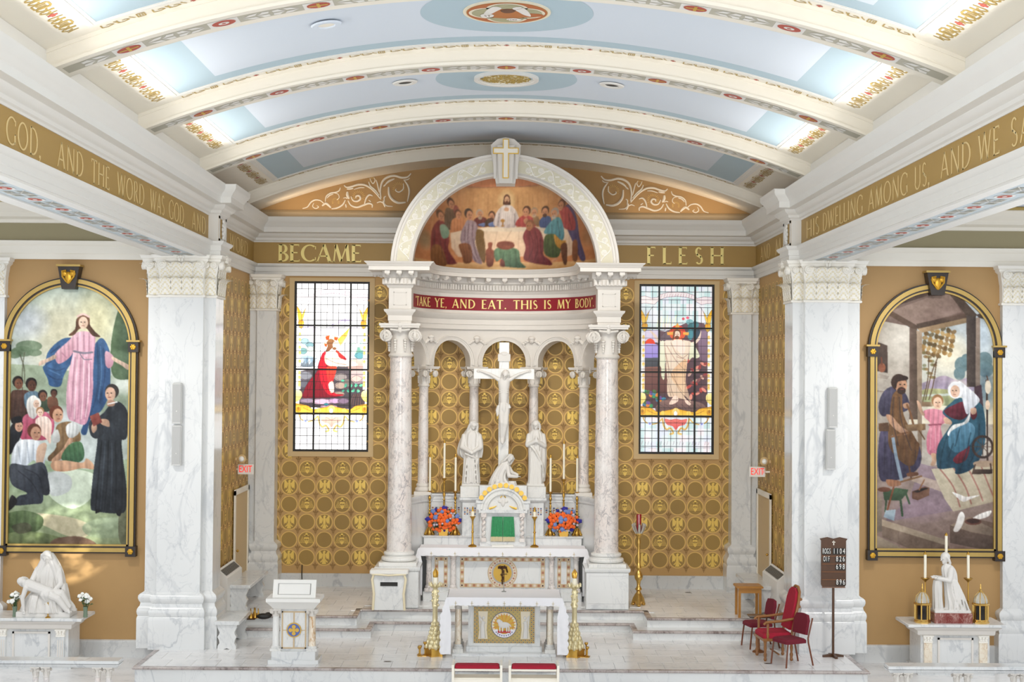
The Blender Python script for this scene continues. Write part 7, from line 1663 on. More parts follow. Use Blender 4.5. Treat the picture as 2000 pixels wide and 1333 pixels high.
# kneelers
def kneeler():
    t = thing('kneeler', 'white kneeler with red padded top on the left in front of altar', 'kneeler', (-.43, 23.75, LOW), 0, 'red padded kneelers')
    for s in (-1, 1): MB().box(s*.40-.02, s*.40+.02, -.05, .42, 0, .76).build('side_post', M['cream'], t)
    MB().bbox(-.38, .38, -.03, .18, .66, .70, .008).build('arm_rest', M['cream'], t)
    MB().bbox(-.37, .37, -.04, .17, .70, .76, .02).build('pad', M['red_velvet'], t)
    MB().box(-.38, .38, -.02, .0, .0, .52).build('front_panel', M['cream'], t); MB().box(-.38, .38, -.0, .3, .52, .54).build('book_shelf', M['cream'], t); MB().box(-.38, .38, .2, .45, .18, .22).build('kneeling_board', M['cream'], t)
    return t
kn = kneeler(); kn.location.x = at_depth(932, 1300, 23.75)[0]; dup(kn, (at_depth(1043, 1300, 23.75)[0], 23.75, LOW), 0, 'white kneeler with red padded top on the right in front of altar', 'red padded kneelers')
# ambo
AM = thing('ambo', 'white marble reading stand with blue and gold cross panel left of altar', 'lectern', (-3.78, 26.2, 0), world=True); ax = -3.79
mb = MB().bbox(ax-.46, ax+.46, 25.95, 26.5, 0, .07, .01); mb.bbox(ax-.40, ax+.40, 25.98, 26.46, .07, .22, .01); mb.build('plinth', M['marble'], AM)
MB().box(ax-.25, ax+.25, 26.06, 26.42, .22, .98).build('body', M['marble'], AM)
mb = MB().sweep([(ax-.36, 26.48), (ax-.36, 26.0), (ax+.36, 26.0), (ax+.36, 26.48)], [(0, .98), (.02, 1.0), (.04, 1.03), (.1, 1.1), (.13, 1.13), (.13, 1.19), (-.1, 1.2)]); mb.box(ax-.36, ax+.36, 26.0, 26.48, .98, 1.19); mb.build('desk_top', M['white'], AM)
mb = MB().prism([(26.0, 1.19), (26.04, 1.19), (26.16, 1.50), (26.12, 1.50)], ax-.39, ax+.39, 'yz')
for a, b, c_, d in ((-.3, .3, .18, .2), (-.3, .3, .78, .8), (-.3, -.285, .2, .78), (.285, .3, .2, .78)):
    q = lambda f: (26.0+.12*f-.006, 1.19+.31*f); (y0, z0), (y1, z1) = q(c_), q(d)
    mb.add([(ax+a, y0, z0), (ax+b, y0, z0), (ax+b, y1, z1), (ax+a, y1, z1)], [(0, 1, 2, 3)], 1)
mb.build('book_board', [M['white'], M['grille']], AM)
for s in (-1, 1):
    mb = MB(); mb.lathe([(.07, .3), (.066, .31), (.058, .85), (.055, .87)], (ax+s*.33, 26.07), 18); cl = mb.build('column', M['yellow_marble'] if s > 0 else M['marble_fine'], AM)
    mb = MB(); mb.bbox(ax+s*.33-.1, ax+s*.33+.1, 25.99, 26.17, .22, .27, .006); mb.lathe([(.09, .27), (.09, .29), (.07, .31)], (ax+s*.33, 26.07), 18); mb.build('base', M['marble_fine'], cl); scroll_capital(MB(), (ax+s*.33, 26.07), .058, .85, .98, 0, .1).build('capital', M['plaster'], cl)
ya = 26.055; pnl = MB().box(ax-.225, ax+.225, ya-.008, ya+.01, .26, .94).build('panel', M['marble_fine'], AM)
mb = MB()
for a, b, c_, d in ((-.225, .225, .26, .285), (-.225, .225, .915, .94), (-.225, -.2, .26, .94), (.2, .225, .26, .94), (-.2, .2, .588, .602), (-.013, .013, .285, .915)): mb.box(ax+a, ax+b, ya-.014, ya-.008, c_, d)
mb.build('gilt_bands', M['mosaic_tan'], pnl, 0)
mb = MB(); mb.disc((ax, .6), .135, 'xz', ya-.016, .01, 32, 0); mb.disc((ax, .6), .115, 'xz', ya-.02, .012, 32, 1)
for k in range(4): a = k*PI/2; mb.disc((ax+.06*math.cos(a), .6+.06*math.sin(a)), .036, 'xz', ya-.024, .014, 12, 0)
mb.disc((ax, .6), .034, 'xz', ya-.027, .014, 12, 0)
mb.build('cross_roundel', [M['mosaic_gold'], mat('enamel_blue', '5468A8', .4)], pnl, 0)
# ================================================================ marble statues: one continuous voxel-merged surface each
def fuse(mb, name, material, parent, voxel=.010, smooth=1, keep=True):
    me = bpy.data.meshes.new('tmp'); me.from_pydata(mb.v, [], mb.f)
    bm = bmesh.new(); bm.from_mesh(me); bmesh.ops.recalc_face_normals(bm, faces=bm.faces); bm.to_mesh(me); bm.free()
    o = bpy.data.objects.new('tmp', me); COL.objects.link(o)
    r = o.modifiers.new('r', 'REMESH'); r.mode = 'VOXEL'; r.voxel_size = voxel; r.use_smooth_shade = True
    if smooth: sm = o.modifiers.new('s', 'SMOOTH'); sm.iterations = smooth; sm.factor = .5
    dg = bpy.context.evaluated_depsgraph_get(); new = bpy.data.meshes.new_from_object(o.evaluated_get(dg)); new.name = name
    bpy.data.objects.remove(o); bpy.data.meshes.remove(me); new.materials.clear(); new.materials.append(material); new.shade_smooth()
    return link(name, new, parent)
def cap(mb, p0, p1, r0, r1, n=10):
    mb.tube([p0, p1], [r0, r1], n); mb.ball(p0, r0, n, 8); mb.ball(p1, r1, n, 8)
def limb(mb, pts, rs):
    for i in range(len(pts)-1): cap(mb, pts[i], pts[i+1], rs[i], rs[i+1])
def robe(mb, rings, nf=9, amp=.12, tw=.6, seg=72, seed=0):
    """stacked elliptical rings (cx, cy, z, rx, ry) with vertical folds that drift as they fall"""
    vs = []; fs = []; zt = rings[-1][2]; zb_ = rings[0][2]
    rr = spline(rings, 5)
    for (cx, cy, z, rx, ry) in rr:
        f = (zt-z)/(zt-zb_+1e-9)
        for i in range(seg):
            a = 2*PI*i/seg; w = math.sin(nf*a+tw*math.sin(3*f+seed)+seed)+.5*math.sin((nf*1.7//1)*a-2*f+seed*2)
            k = 1+amp*1.7*(.3+.7*f)*w*.5; vs.append((cx+rx*k*math.cos(a), cy+ry*k*math.sin(a), z))
    n = len(rr)
    for k in range(n-1):
        for i in range(seg): j = (i+1) % seg; fs.append((k*seg+i, k*seg+j, (k+1)*seg+j, (k+1)*seg+i))
    fs += [tuple(range(seg-1, -1, -1)), tuple((n-1)*seg+i for i in range(seg))]
    mb.add(vs, fs)
def face(mb, c, h, yaw=0., tilt=0., hair=1, beard=False, veil=False, nod=0.):
    """head of height h at centre c facing -Y, turned by yaw, tilted sideways and nodding forward"""
    b = mb.mark(); q = h/2
    mb.ball((0, .01, .02*h), (q*.74, q*.86, q*.96), 14, 10); mb.ball((0, -q*.2, -q*.45), (q*.52, q*.58, q*.52), 12, 8)
    mb.tube([(0, -q*.8, q*.2), (0, -q*1.02, -q*.16)], [q*.08, q*.15], 8); mb.ball((0, -q*.72, -q*.42), (q*.22, q*.12, q*.07), 8, 6); mb.ball((0, -q*.68, -q*.78), (q*.2, q*.16, q*.16), 8, 6)
    for s in (-1, 1):
        mb.ball((s*q*.3, -q*.70, q*.22), (q*.22, q*.12, q*.06), 8, 6); mb.ball((s*q*.3, -q*.68, q*.04), (q*.13, q*.1, q*.07), 8, 6); mb.ball((s*q*.74, .05*q, -q*.05), (q*.1, q*.16, q*.24), 8, 6)
    if hair:
        mb.ball((0, q*.22, q*.25), (q*.88, q*.9, q*.88), 14, 10)
        for s in (-1, 1): mb.tube([(s*q*.7, q*.0, q*.4), (s*q*.86, q*.15, -q*.3), (s*q*.8, q*.3, -q*1.0), (s*q*.7, q*.3, -q*1.4)], [q*.3, q*.28, q*.26, q*.12], 8)
    if beard: mb.ball((0, -q*.52, -q*.85), (q*.4, q*.3, q*.38), 10, 8); mb.tube([(0, -q*.5, -q*.9), (0, -q*.45, -q*1.35)], [q*.3, q*.1], 8)
    if veil:
        mb.ball((0, q*.2, q*.2), (q*1.02, q*1.0, q*1.0), 14, 10)
        for s in (-1, 1): mb.tube([(s*q*.7, -q*.3, q*.7), (s*q*1.0, -q*.1, -q*.2), (s*q*1.05, .0, -q*1.3), (s*q*1.2, .05, -q*2.2)], [q*.3, q*.3, q*.34, q*.3], 8)
        mb.tube([(-q*.8, -q*.35, q*.6), (0, -q*.62, q*.95), (q*.8, -q*.35, q*.6)], q*.16, 8)
    mb.xf(Matrix.Translation(c) @ Matrix.Rotation(yaw, 4, 'Z') @ Matrix.Rotation(tilt, 4, 'Y') @ Matrix.Rotation(nod, 4, 'X'), b)
def hand(mb, c, d, up, L=.16, spread=.12, curl=.5, side=1):
    """palm with four fingers and a side thumb; d = direction of the fingers, up = back of the hand"""
    d = Vector(d).normalized(); up = (Vector(up)-d*Vector(up).dot(d)).normalized(); x = d.cross(up); c = Vector(c)
    mb.tube([c, c+d*L*.45], [L*.17, L*.22], 8); mb.ball(c+d*L*.3, L*.2, 8, 6)
    for k in range(4):
        o = x*(k-1.5)*L*.12; ln = L*(.5, .58, .55, .42)[k]; p0 = c+d*L*.42+o; p1 = p0+d*ln*.55+x*(k-1.5)*spread*L*.3; p2 = p1+(d*(1-curl)-up*curl).normalized()*ln*.45
        mb.tube([p0, p1, p2], [L*.075, L*.068, L*.05], 6)
    mb.tube([c+x*side*L*.15+d*L*.1, c+x*side*L*.3+d*L*.32, c+x*side*L*.28+d*L*.52], [L*.085, L*.075, L*.055], 6)
def statue_thing(name, label, loc, rz=0): return thing(name, label, 'statue', loc, rz)

# woman with clasped hands (left of the cross)
t = statue_thing('statue', 'white marble statue of veiled woman with lowered clasped hands left of the cross', (-.72, 31.78, 2.80)); mb = MB()
robe(mb, [(0, 0, .05, .19, .16), (.0, 0, .3, .175, .155), (.0, -.01, .55, .165, .15), (.01, -.01, .8, .17, .15), (.01, 0, 1.0, .185, .13), (.02, .01, 1.15, .17, .115), (.03, .01, 1.23, .07, .07)], 9, .16)
robe(mb, [(-.16, .05, .60, .03, .05), (-.19, .03, .7, .10, .09), (-.18, .04, .9, .10, .1), (-.10, .05, 1.1, .10, .1), (0, .05, 1.28, .09, .09), (.05, .04, 1.42, .07, .08)], 6, .2, seed=2)
robe(mb, [(.2, .04, .62, .04, .05), (.21, .03, .8, .06, .08), (.2, .03, 1.0, .06, .09), (.16, .03, 1.14, .06, .08)], 5, .2, seed=4)
limb(mb, [(-.16, 0, 1.1), (-.2, -.10, .86), (-.03, -.2, .77)], [.06, .058, .04]); limb(mb, [(.18, 0, 1.1), (.21, -.10, .86), (.07, -.2, .77)], [.06, .058, .04])
hand(mb, (-.05, -.2, .775), (.9, -.2, -.35), (0, -1, .2), .13, .05, .35, -1); hand(mb, (.1, -.2, .77), (-.9, -.25, -.25), (0, -1, .3), .13, .05, .35, 1)
face(mb, (.05, -.03, 1.345), .19, R(12), R(10), 0, False, True, R(14)); mb.bbox(-.2, .2, -.17, .17, 0, .06, .01)
for k in range(6): x = -.12+.05*k; mb.tube([(x*.8, -.15, .62), (x, -.16, .35), (x*1.2, -.17, .06)], [.012, .018, .022], 6)
mb.tube([(-.14, -.15, .72), (.02, -.18, .66), (.15, -.12, .6), (.12, -.14, .4)], [.02, .025, .03, .02], 8)
fuse(mb, 'figure', M['statue'], t, .009)
# man with hands joined at his breast (right of the cross)
t = statue_thing('statue', 'white marble statue of cloaked young man, hands joined at chest, right of the cross', (.72, 31.78, 2.80)); mb = MB()
robe(mb, [(0, 0, .05, .16, .15), (0, 0, .3, .15, .15), (0, 0, .6, .15, .14), (0, 0, .9, .165, .14), (0, 0, 1.08, .17, .125), (0, .01, 1.2, .13, .1), (0, .01, 1.26, .06, .065)], 10, .16, seed=1)
robe(mb, [(.1, .04, .1, .10, .1), (.12, .04, .4, .11, .12), (.12, .03, .8, .12, .12), (.1, .03, 1.05, .10, .12), (.06, .03, 1.2, .08, .1)], 8, .14, seed=3)
limb(mb, [(-.15, 0, 1.12), (-.18, -.08, .92), (-.02, -.18, 1.0)], [.06, .06, .04]); limb(mb, [(.16, 0, 1.12), (.19, -.06, .9), (.03, -.18, 1.0)], [.06, .06, .04])
hand(mb, (-.02, -.18, 1.0), (.3, -.2, 1), (-.6, -1, 0), .13, .03, .1, -1); hand(mb, (.03, -.18, .99), (-.2, -.2, 1), (.6, -1, 0), .13, .03, .1, 1)
face(mb, (0, -.02, 1.36), .2, R(-12), R(-4), 1, False, False, R(6)); mb.bbox(-.2, .2, -.17, .17, 0, .06, .01)
for k in range(7): x = -.11+.035*k; mb.tube([(x, -.13, .85), (x*1.05, -.145, .45), (x*1.15, -.155, .06)], [.01, .015, .018], 6)
mb.tube([(-.16, -.1, .95), (-.02, -.17, .8), (.14, -.12, .5), (.2, -.02, .2)], [.025, .03, .03, .02], 8)
fuse(mb, 'figure', M['statue'], t, .009)
# kneeling woman at the foot of the cross
t = statue_thing('statue', 'white marble statue of kneeling woman clinging to the foot of the cross', (.03, 31.66, 2.56)); mb = MB()
robe(mb, [(-.02, 0, .0, .34, .17), (-.05, 0, .12, .32, .18), (-.1, 0, .28, .24, .17), (-.13, 0, .42, .17, .14), (-.08, 0, .58, .14, .12), (.0, 0, .72, .12, .10), (.04, 0, .8, .05, .06)], 10, .16)
robe(mb, [(.18, -.02, .0, .12, .13), (.18, -.02, .2, .11, .12), (.17, -.02, .36, .08, .09)], 7, .2, seed=3)
limb(mb, [(.06, -.06, .68), (.10, -.14, .48), (.27, -.1, .46)], [.05, .046, .034]); limb(mb, [(.08, .05, .68), (.16, .02, .54), (.28, -.04, .5)], [.05, .045, .034]); hand(mb, (.26, -.1, .46), (1, 0, .1), (0, 0, 1), .11, .05, .6, 1)
face(mb, (.12, -.04, .86), .17, R(35), R(28), 1, False, True, R(22)); mb.box(-.4, .4, -.19, .2, -.0, .05)
for k in range(6): mb.tube([(-.2+.04*k, -.14, .45-.03*k), (-.28+.06*k, -.19, .2), (-.33+.1*k, -.17, .03)], [.014, .02, .018], 6)
fuse(mb, 'figure', M['statue'], t, .009)
# crucifix
CR = thing('crucifix', 'tall white marble crucifix with carved corpus behind the tabernacle', 'crucifix', (0, 31.8, 2.56)); zc = .0
g = lambda y, D=31.75: CAMZ+(730.4-y)*D/2778-2.56
mb = MB(); mb.bbox(-.115, .115, .0, .12, 0, g(669), .01); ch = (g(720)+g(741))/2; mb.bbox(-.68, .68, -.015, .11, ch-.115, ch+.115, .01); mb.build('cross', M['marble_fine'], CR)
mb = MB().bbox(-.14, .14, -.05, .0, g(706), g(692), .006); mb.ball((0, -.03, g(692)), (.1, .03, .05), 10, 6); mb.build('title_scroll', M['statue'], CR)
mb = MB(); zs = ch-.07; yb = -.09
limb(mb, [(-.50, yb+.06, ch+.05), (-.30, yb+.03, ch-.02), (-.12, yb+.02, zs-.06)], [.028, .036, .05]); limb(mb, [(.50, yb+.06, ch+.05), (.31, yb+.03, ch-.02), (.13, yb+.02, zs-.06)], [.028, .036, .05])
hand(mb, (-.5, yb+.05, ch+.05), (-1, 0, .15), (0, -1, 0), .12, .1, .3, 1); hand(mb, (.5, yb+.05, ch+.05), (1, 0, .15), (0, -1, 0), .12, .1, .3, -1)
robe(mb, [(0, yb+.02, zs-.58, .085, .07), (0, yb+.02, zs-.45, .10, .075), (0, yb+.02, zs-.32, .105, .08), (0, yb+.02, zs-.18, .13, .09), (0, yb+.02, zs-.07, .13, .08), (.01, yb+.01, zs+.0, .06, .06)], 5, .03)
for k in range(4):
    for s in (-1, 1): mb.tube([(s*.02, yb-.055, zs-.2-.045*k), (s*.08, yb-.04, zs-.22-.045*k), (s*.11, yb, zs-.22-.045*k)], .011, 6)
face(mb, (.03, yb-.05, zs+.05), .19, R(-10), R(14), 1, True, False, R(26))
robe(mb, [(0, yb+.03, zs-.82, .12, .08), (0, yb+.02, zs-.7, .125, .09), (0, yb+.02, zs-.58, .115, .085)], 8, .14); mb.tube([(-.12, yb, zs-.64), (-.15, yb, zs-.75), (-.14, yb, zs-.88)], [.03, .035, .015], 8); mb.tube([(.11, yb, zs-.62), (.14, yb-.02, zs-.7)], [.03, .03], 8)
kx = -.01
limb(mb, [(-.055, yb+.02, zs-.72), (-.04, yb-.05, zs-1.02), (-.045, yb+.02, zs-1.36)], [.07, .055, .034]); limb(mb, [(.06, yb+.02, zs-.72), (.05, yb-.04, zs-1.04), (-.01, yb+.01, zs-1.38)], [.07, .055, .034])
limb(mb, [(-.045, yb+.02, zs-1.36), (-.04, yb-.05, zs-1.46)], [.034, .026]); limb(mb, [(-.01, yb, zs-1.38), (-.02, yb-.06, zs-1.47)], [.032, .026])
fuse(mb, 'corpus', M['statue'], CR, .009)
MB().lathe([(.04, g(862)), (.05, g(858)), (.02, g(850))], (0, -.02), 10).build('foot_block', M['statue'], CR)
# ================================================================ side altars, rails and the statues on them
def side_altar(label, cx, yf, w, zt, side_):
    t = thing('side_altar', label, 'altar', (cx, yf+.4, LOW), 0, 'white marble side altars', world=True); d = .9
    MB().bbox(cx-w*.78, cx+w*.78, yf+.1, yf+d, LOW, LOW+.12, .01).build('plinth', M['marble'], t)
    MB().box(cx-w*.70, cx+w*.70, yf+.18, yf+d, LOW+.12, zt-.2).build('body', M['marble'], t)
    mb = MB().sweep([(cx-w*.76, yf+d), (cx-w*.76, yf+.12), (cx+w*.76, yf+.12), (cx+w*.76, yf+d)], [(0, zt-.22), (.02, zt-.2), (.03, zt-.13), (.08, zt-.1), (.12, zt-.06), (.12, zt-.05)]); mb.box(cx-w*.76, cx+w*.76, yf+.12, yf+d, zt-.22, zt-.05); mb.build('frieze', M['plaster'], t)
    MB().bbox(cx-w, cx+w, yf, yf+d, zt-.055, zt, .012).build('top_slab', M['marble'], t)
    pf = MB().box(cx-w*.36, cx+w*.36, yf+.16, yf+.19, LOW+.18, zt-.27); p = pf.build('front_panel', M['marble'], t); mb = MB(); e = .035
    for a, b, c_, d_ in ((-.36, .36, LOW+.18, LOW+.18+e), (-.36, .36, zt-.27-e, zt-.27)): mb.box(cx+w*a, cx+w*b, yf+.14, yf+.165, c_, d_)
    for a in (-.36, .36-e/w): mb.box(cx+w*a, cx+w*a+e, yf+.14, yf+.165, LOW+.18, zt-.27)
    mb.build('panel_moulding', M['plaster'], p)
    for s in (-1, 1):
        x = cx+s*w*.56; mb = MB(); mb.box(x-.075, x+.075, yf+.13, yf+.2, LOW+.12, zt-.36)
        cl = mb.build('pilaster', M['marble'] if side_ < 0 else M['yellow_marble'], t); fl = MB()
        for k in range(3): fl.box(x-.055+k*.045, x-.035+k*.045, yf+.122, yf+.132, LOW+.2, zt-.42)
        if side_ < 0: fl.build('fluting', M['plaster'], cl)
        mb = MB(); mb.bbox(x-.085, x+.085, yf+.12, yf+.22, zt-.36, zt-.33, .004); mb.bbox(x-.1, x+.1, yf+.1, yf+.22, zt-.25, zt-.22, .004); mb.box(x-.08, x+.08, yf+.13, yf+.2, zt-.33, zt-.25)
        for q in (-1, 0, 1): mb.ball((x+q*.06, yf+.12, zt-.27), (.03, .02, .03), 8, 6); mb.ball((x+q*.05, yf+.125, zt-.31), (.026, .016, .03), 8, 6)
        mb.build('capital', M['cap_cream'], cl)
    return t
xl, xr_ = -8.83, 8.54
side_altar('white marble side altar carrying the seated mother and son group', xl, 26.7, .98, .66, -1)
side_altar('white marble side altar with yellow veined pilasters and brass lanterns', xr_, 26.7, .93, .66, 1)
# communion rails
def rail(label, x0, x1, yc, zt, cols):
    t = thing('altar_rail', label, 'railing', ((x0+x1)/2, yc, LOW), 0, 'white marble altar rails', world=True)
    mb = MB().bbox(x0, x1, yc-.17, yc+.17, zt-.05, zt, .012); mb.sweep([(x0+.05, yc+.12), (x0+.05, yc-.12), (x1-.05, yc-.12), (x1-.05, yc+.12)], [(0, zt-.12), (.02, zt-.11), (.05, zt-.06), (0, zt-.05)], closed=True); mb.box(x0+.05, x1-.05, yc-.12, yc+.12, zt-.12, zt-.05); mb.build('top_rail', M['marble'], t)
    MB().bbox(x0+.03, x1-.03, yc-.16, yc+.16, LOW, LOW+.1, .01).build('base', M['marble'], t)
    for x in cols:
        mb = MB(); mb.lathe([(.05, LOW+.16), (.052, LOW+.18), (.046, zt-.3), (.043, zt-.28)], (x, yc-.06), 14); c = mb.build('baluster', M['breccia'], t)
        mb = MB(); mb.bbox(x-.075, x+.075, yc-.135, yc+.015, LOW+.1, LOW+.14, .005); mb.lathe([(.065, LOW+.14), (.065, LOW+.16), (.05, LOW+.18)], (x, yc-.06), 14); mb.build('base_ring', M['plaster'], c)
        scroll_capital(MB(), (x, yc-.06), .045, zt-.29, zt-.11, 0, .075).build('capital', M['plaster'], c)
    return t
yr = 23.9
rail('white marble altar rail in front of the seated mother group', -10.4, at_depth(237, 1285, yr)[0], yr, .48, [at_depth(p, 1320, yr)[0] for p in (193, 214, 72, 93)])
rail('white marble altar rail in front of the brass lanterns', at_depth(1730, 1288, yr)[0], 10.4, yr, .48, [at_depth(p, 1320, yr)[0] for p in (1750, 1770, 1866, 1887, 1977, 1996)])
# mother and son group
ST = M['statue']
t = statue_thing('statue_group', 'white marble group of seated veiled mother with dead son across her lap', (at_depth(92, 1180, 27.05)[0], 27.05, .66)); mb = MB()
mb.bbox(-.52, .5, -.22, .25, 0, .10, .01); robe(mb, [(.02, .0, .08, .47, .25), (.02, .0, .2, .44, .24), (0, 0, .34, .36, .22), (-.02, .04, .46, .26, .17), (-.02, .08, .6, .2, .14), (-.01, .09, .78, .215, .14), (0, .09, .92, .16, .11), (.0, .08, 1.0, .08, .07)], 12, .14)
for x in (-.16, .14): robe(mb, [(x*1.25, -.16, .08, .13, .1), (x*1.1, -.17, .25, .11, .1), (x, -.13, .4, .12, .11), (x, .0, .46, .1, .12)], 8, .2, seed=x*9)
robe(mb, [(-.22, .06, .35, .08, .1), (-.22, .06, .6, .1, .11), (-.14, .08, .85, .11, .12), (-.05, .07, 1.06, .1, .1), (0, .06, 1.17, .08, .09)], 6, .14, seed=2); robe(mb, [(.24, .06, .35, .08, .1), (.22, .06, .6, .1, .11), (.14, .08, .85, .11, .12), (.05, .07, 1.06, .1, .1), (0, .06, 1.17, .08, .09)], 6, .14, seed=5)
face(mb, (-.02, .0, 1.10), .2, R(-8), R(4), 0, False, True, R(26))
limb(mb, [(-.2, .05, .86), (-.28, -.1, .62), (-.2, -.2, .55)], [.06, .055, .04]); limb(mb, [(.2, .05, .86), (.27, -.06, .6), (.2, -.2, .5)], [.06, .055, .04]); hand(mb, (.2, -.2, .5), (-.6, -.4, .3), (0, 0, 1), .12, .1, .3, 1)
# the son: head at left, trunk over the lap, legs falling to the right
cap(mb, (-.3, -.17, .60), (-.05, -.21, .52), .11, .1); cap(mb, (-.05, -.21, .52), (.1, -.21, .47), .10, .1); face(mb, (-.41, -.16, .66), .18, R(50), R(-70), 1, True, False, 0)
limb(mb, [(.1, -.2, .46), (.32, -.18, .45), (.46, -.14, .2)], [.09, .07, .05]); limb(mb, [(.1, -.24, .44), (.28, -.26, .36), (.44, -.22, .14)], [.09, .07, .05]); cap(mb, (.45, -.2, .15), (.5, -.26, .1), .04, .03)
limb(mb, [(-.32, -.25, .56), (-.38, -.26, .36), (-.36, -.25, .16)], [.05, .042, .03]); hand(mb, (-.36, -.25, .16), (.1, -.1, -1), (0, -1, 0), .12, .08, .3, 1)
robe(mb, [(.08, -.22, .3, .06, .05), (.08, -.23, .42, .14, .11), (.08, -.22, .5, .13, .1)], 8, .2); robe(mb, [(.33, .05, .1, .1, .15), (.33, .02, .35, .08, .13), (.3, .02, .6, .06, .1)], 6, .2)
fuse(mb, 'figures', ST, t, .009)
# kneeling saint on red marble
KX = at_depth(1858, 1200, 27.0)[0]
t = statue_thing('statue', 'white marble statue of kneeling robed man facing left on red marble base', (KX, 27.05, .66)); MB().bbox(-.36, .36, -.2, .2, 0, .19, .01).build('red_base', M['red_marble'], t); mb = MB()
mb.bbox(-.35, .34, -.18, .18, .185, .24, .01); robe(mb, [(.12, 0, .23, .22, .17), (.08, 0, .35, .17, .16), (.02, 0, .55, .13, .13), (-.0, 0, .75, .13, .12), (-.02, 0, .9, .14, .115), (-.05, 0, 1.02, .12, .1), (-.07, 0, 1.1, .05, .055)], 10, .15)
robe(mb, [(-.24, .0, .23, .1, .13), (-.25, 0, .45, .09, .12), (-.25, 0, .65, .09, .12), (-.24, 0, .79, .08, .11)], 8, .12, seed=2); robe(mb, [(.3, .0, .23, .06, .12), (.2, 0, .3, .12, .14), (.1, 0, .5, .1, .13)], 6, .2)
limb(mb, [(-.02, -.1, 1.0), (-.06, -.15, .80), (-.26, -.1, .83)], [.06, .05, .036]); limb(mb, [(-.04, .08, 1.0), (-.1, .1, .8), (-.27, .02, .84)], [.06, .05, .036]); hand(mb, (-.26, -.09, .83), (-1, .3, .15), (0, -.3, 1), .13, .05, .2, 1); hand(mb, (-.27, .02, .85), (-1, -.3, .1), (0, .3, 1), .13, .05, .2, -1)
face(mb, (-.11, -.01, 1.2), .2, R(-65), 0, 1, False, False, R(16))
for k in range(5): mb.tube([(.0+.02*k, -.12, .8), (.05+.04*k, -.15, .5), (.02+.07*k, -.17, .24)], [.012, .018, .018], 6)
fuse(mb, 'figure', ST, t, .009)
# vases of white flowers and small stand on the left altar
def petals(): mb = MB(); [mb.ball((.016*math.cos(a), .016*math.sin(a), 0), .02, 6, 5) for a in (0, 1.25, 2.5, 3.76, 5)]; mb.ball((0, 0, .012), .02, 6, 5); return mb.mesh('bloom', mat('white_petals', 'F2F2EC', .6), 60)
BL = petals(); M['vase_glass'] = mat('green_glass', '9DB49A', .05, trans=.6)
def vase(label, px, seed):
    x = at_depth(px, 1195, 26.85)[0]; t = thing('flower_vase', label, 'vase', (x, 26.88, .66), 0, 'glass vases of white flowers'); g = np.random.default_rng(seed)
    MB().lathe([(.04, 0), (.042, .01), (.038, .1), (.045, .2), (.04, .2), (.034, .1), (.034, .015)], (0, 0), 14, cap=False).build('glass', M['vase_glass'], t); mb = MB()
    for k in range(16):
        a, r_ = g.random()*2*PI, .02+.1*g.random(); h = .28+.2*g.random(); q = (r_*math.cos(a), r_*math.sin(a), h); mb.tube([(q[0]*.1, q[1]*.1, .02), (q[0]*.4, q[1]*.4, h*.6), q], .005, 5)
        for j in range(2): p = Vector(q)*.8; b = g.random()*6; mb.add([p, p+Vector((.05*math.cos(b), .02, .04)), p+Vector((.09*math.cos(b), .0, .03))], [(0, 1, 2)])
        if k < 11: s_ = .9+.7*g.random(); link('bloom', BL, t, (q[0], q[1], h*.92), (g.random(), 0, 0), (s_, s_, s_))
    tag(mb.build('stems', M['leaf_green'], t, 0), kind='stuff'); return t
vase('glass vase of white flowers left of the seated mother group', 28, 1); vase('glass vase of white flowers right of the seated mother group', 166, 2)
t = thing('brass_monstrance', 'small brass ray-headed stand before the seated mother group', 'stand', (at_depth(93, 1195, 26.78)[0], 26.8, .66)); MB().lathe([(.05, 0), (.05, .01), (.012, .03), (.01, .16), (.02, .17), (.008, .19)], (0, 0), 12).build('stem', M['brass'], t); mb = MB(); mb.disc((0, .25), .035, 'xz', .005, .01, 16); [mb.tube([(.03*math.cos(a), 0, .25+.03*math.sin(a)), (.065*math.cos(a), 0, .25+.065*math.sin(a))], .005, 4) for a in [2*PI*k/12 for k in range(12)]]; mb.build('rays', M['brass'], t)
# right altar: candlesticks and lantern reliquaries
def thin_stick(label, px, y, h, hc):
    x = at_depth(px, 1150, y)[0]; t = thing('candlestick', label, 'candlestick', (x, y, .66), 0, 'brass candlesticks on the right side altar')
    MB().lathe([(.09, 0), (.09, .012), (.05, .03), (.02, .05), (.013, .08), (.013, h*.45), (.028, h*.47), (.013, h*.5), (.012, h-.08), (.03, h-.06), (.085, h-.01), (.08, h)], (0, 0), 16).build('stem', M['brass'], t)
    c = MB().lathe([(.027, h-.01), (.027, h+hc), (.01, h+hc+.005)], (0, 0), 12).build('candle', M['candle'], t); MB().lathe([(.03, h+hc-.03), (.03, h+hc), (.012, h+hc+.02), (.006, h+hc+.03)], (0, 0), 10).build('brass_follower', M['brass'], c); return t
zz = lambda py, D: CAMZ+(735.5-py)*D/2778
thin_stick('thin brass candlestick with white candle left of the kneeling statue', 1807, 27.2, zz(1127, 27.2)-.66, zz(1079, 27.2)-zz(1127, 27.2)); thin_stick('thin brass candlestick with white candle right of the kneeling statue', 1891, 27.2, zz(1127, 27.2)-.66, zz(1079, 27.2)-zz(1127, 27.2)); thin_stick('tall candle rising behind the kneeling statue', 1848, 27.4, zz(1090, 27.4)-.66, zz(1042, 27.4)-zz(1090, 27.4))
M['lantern_glass'] = mat('dark_lantern_glass', '1E1A18', .1)
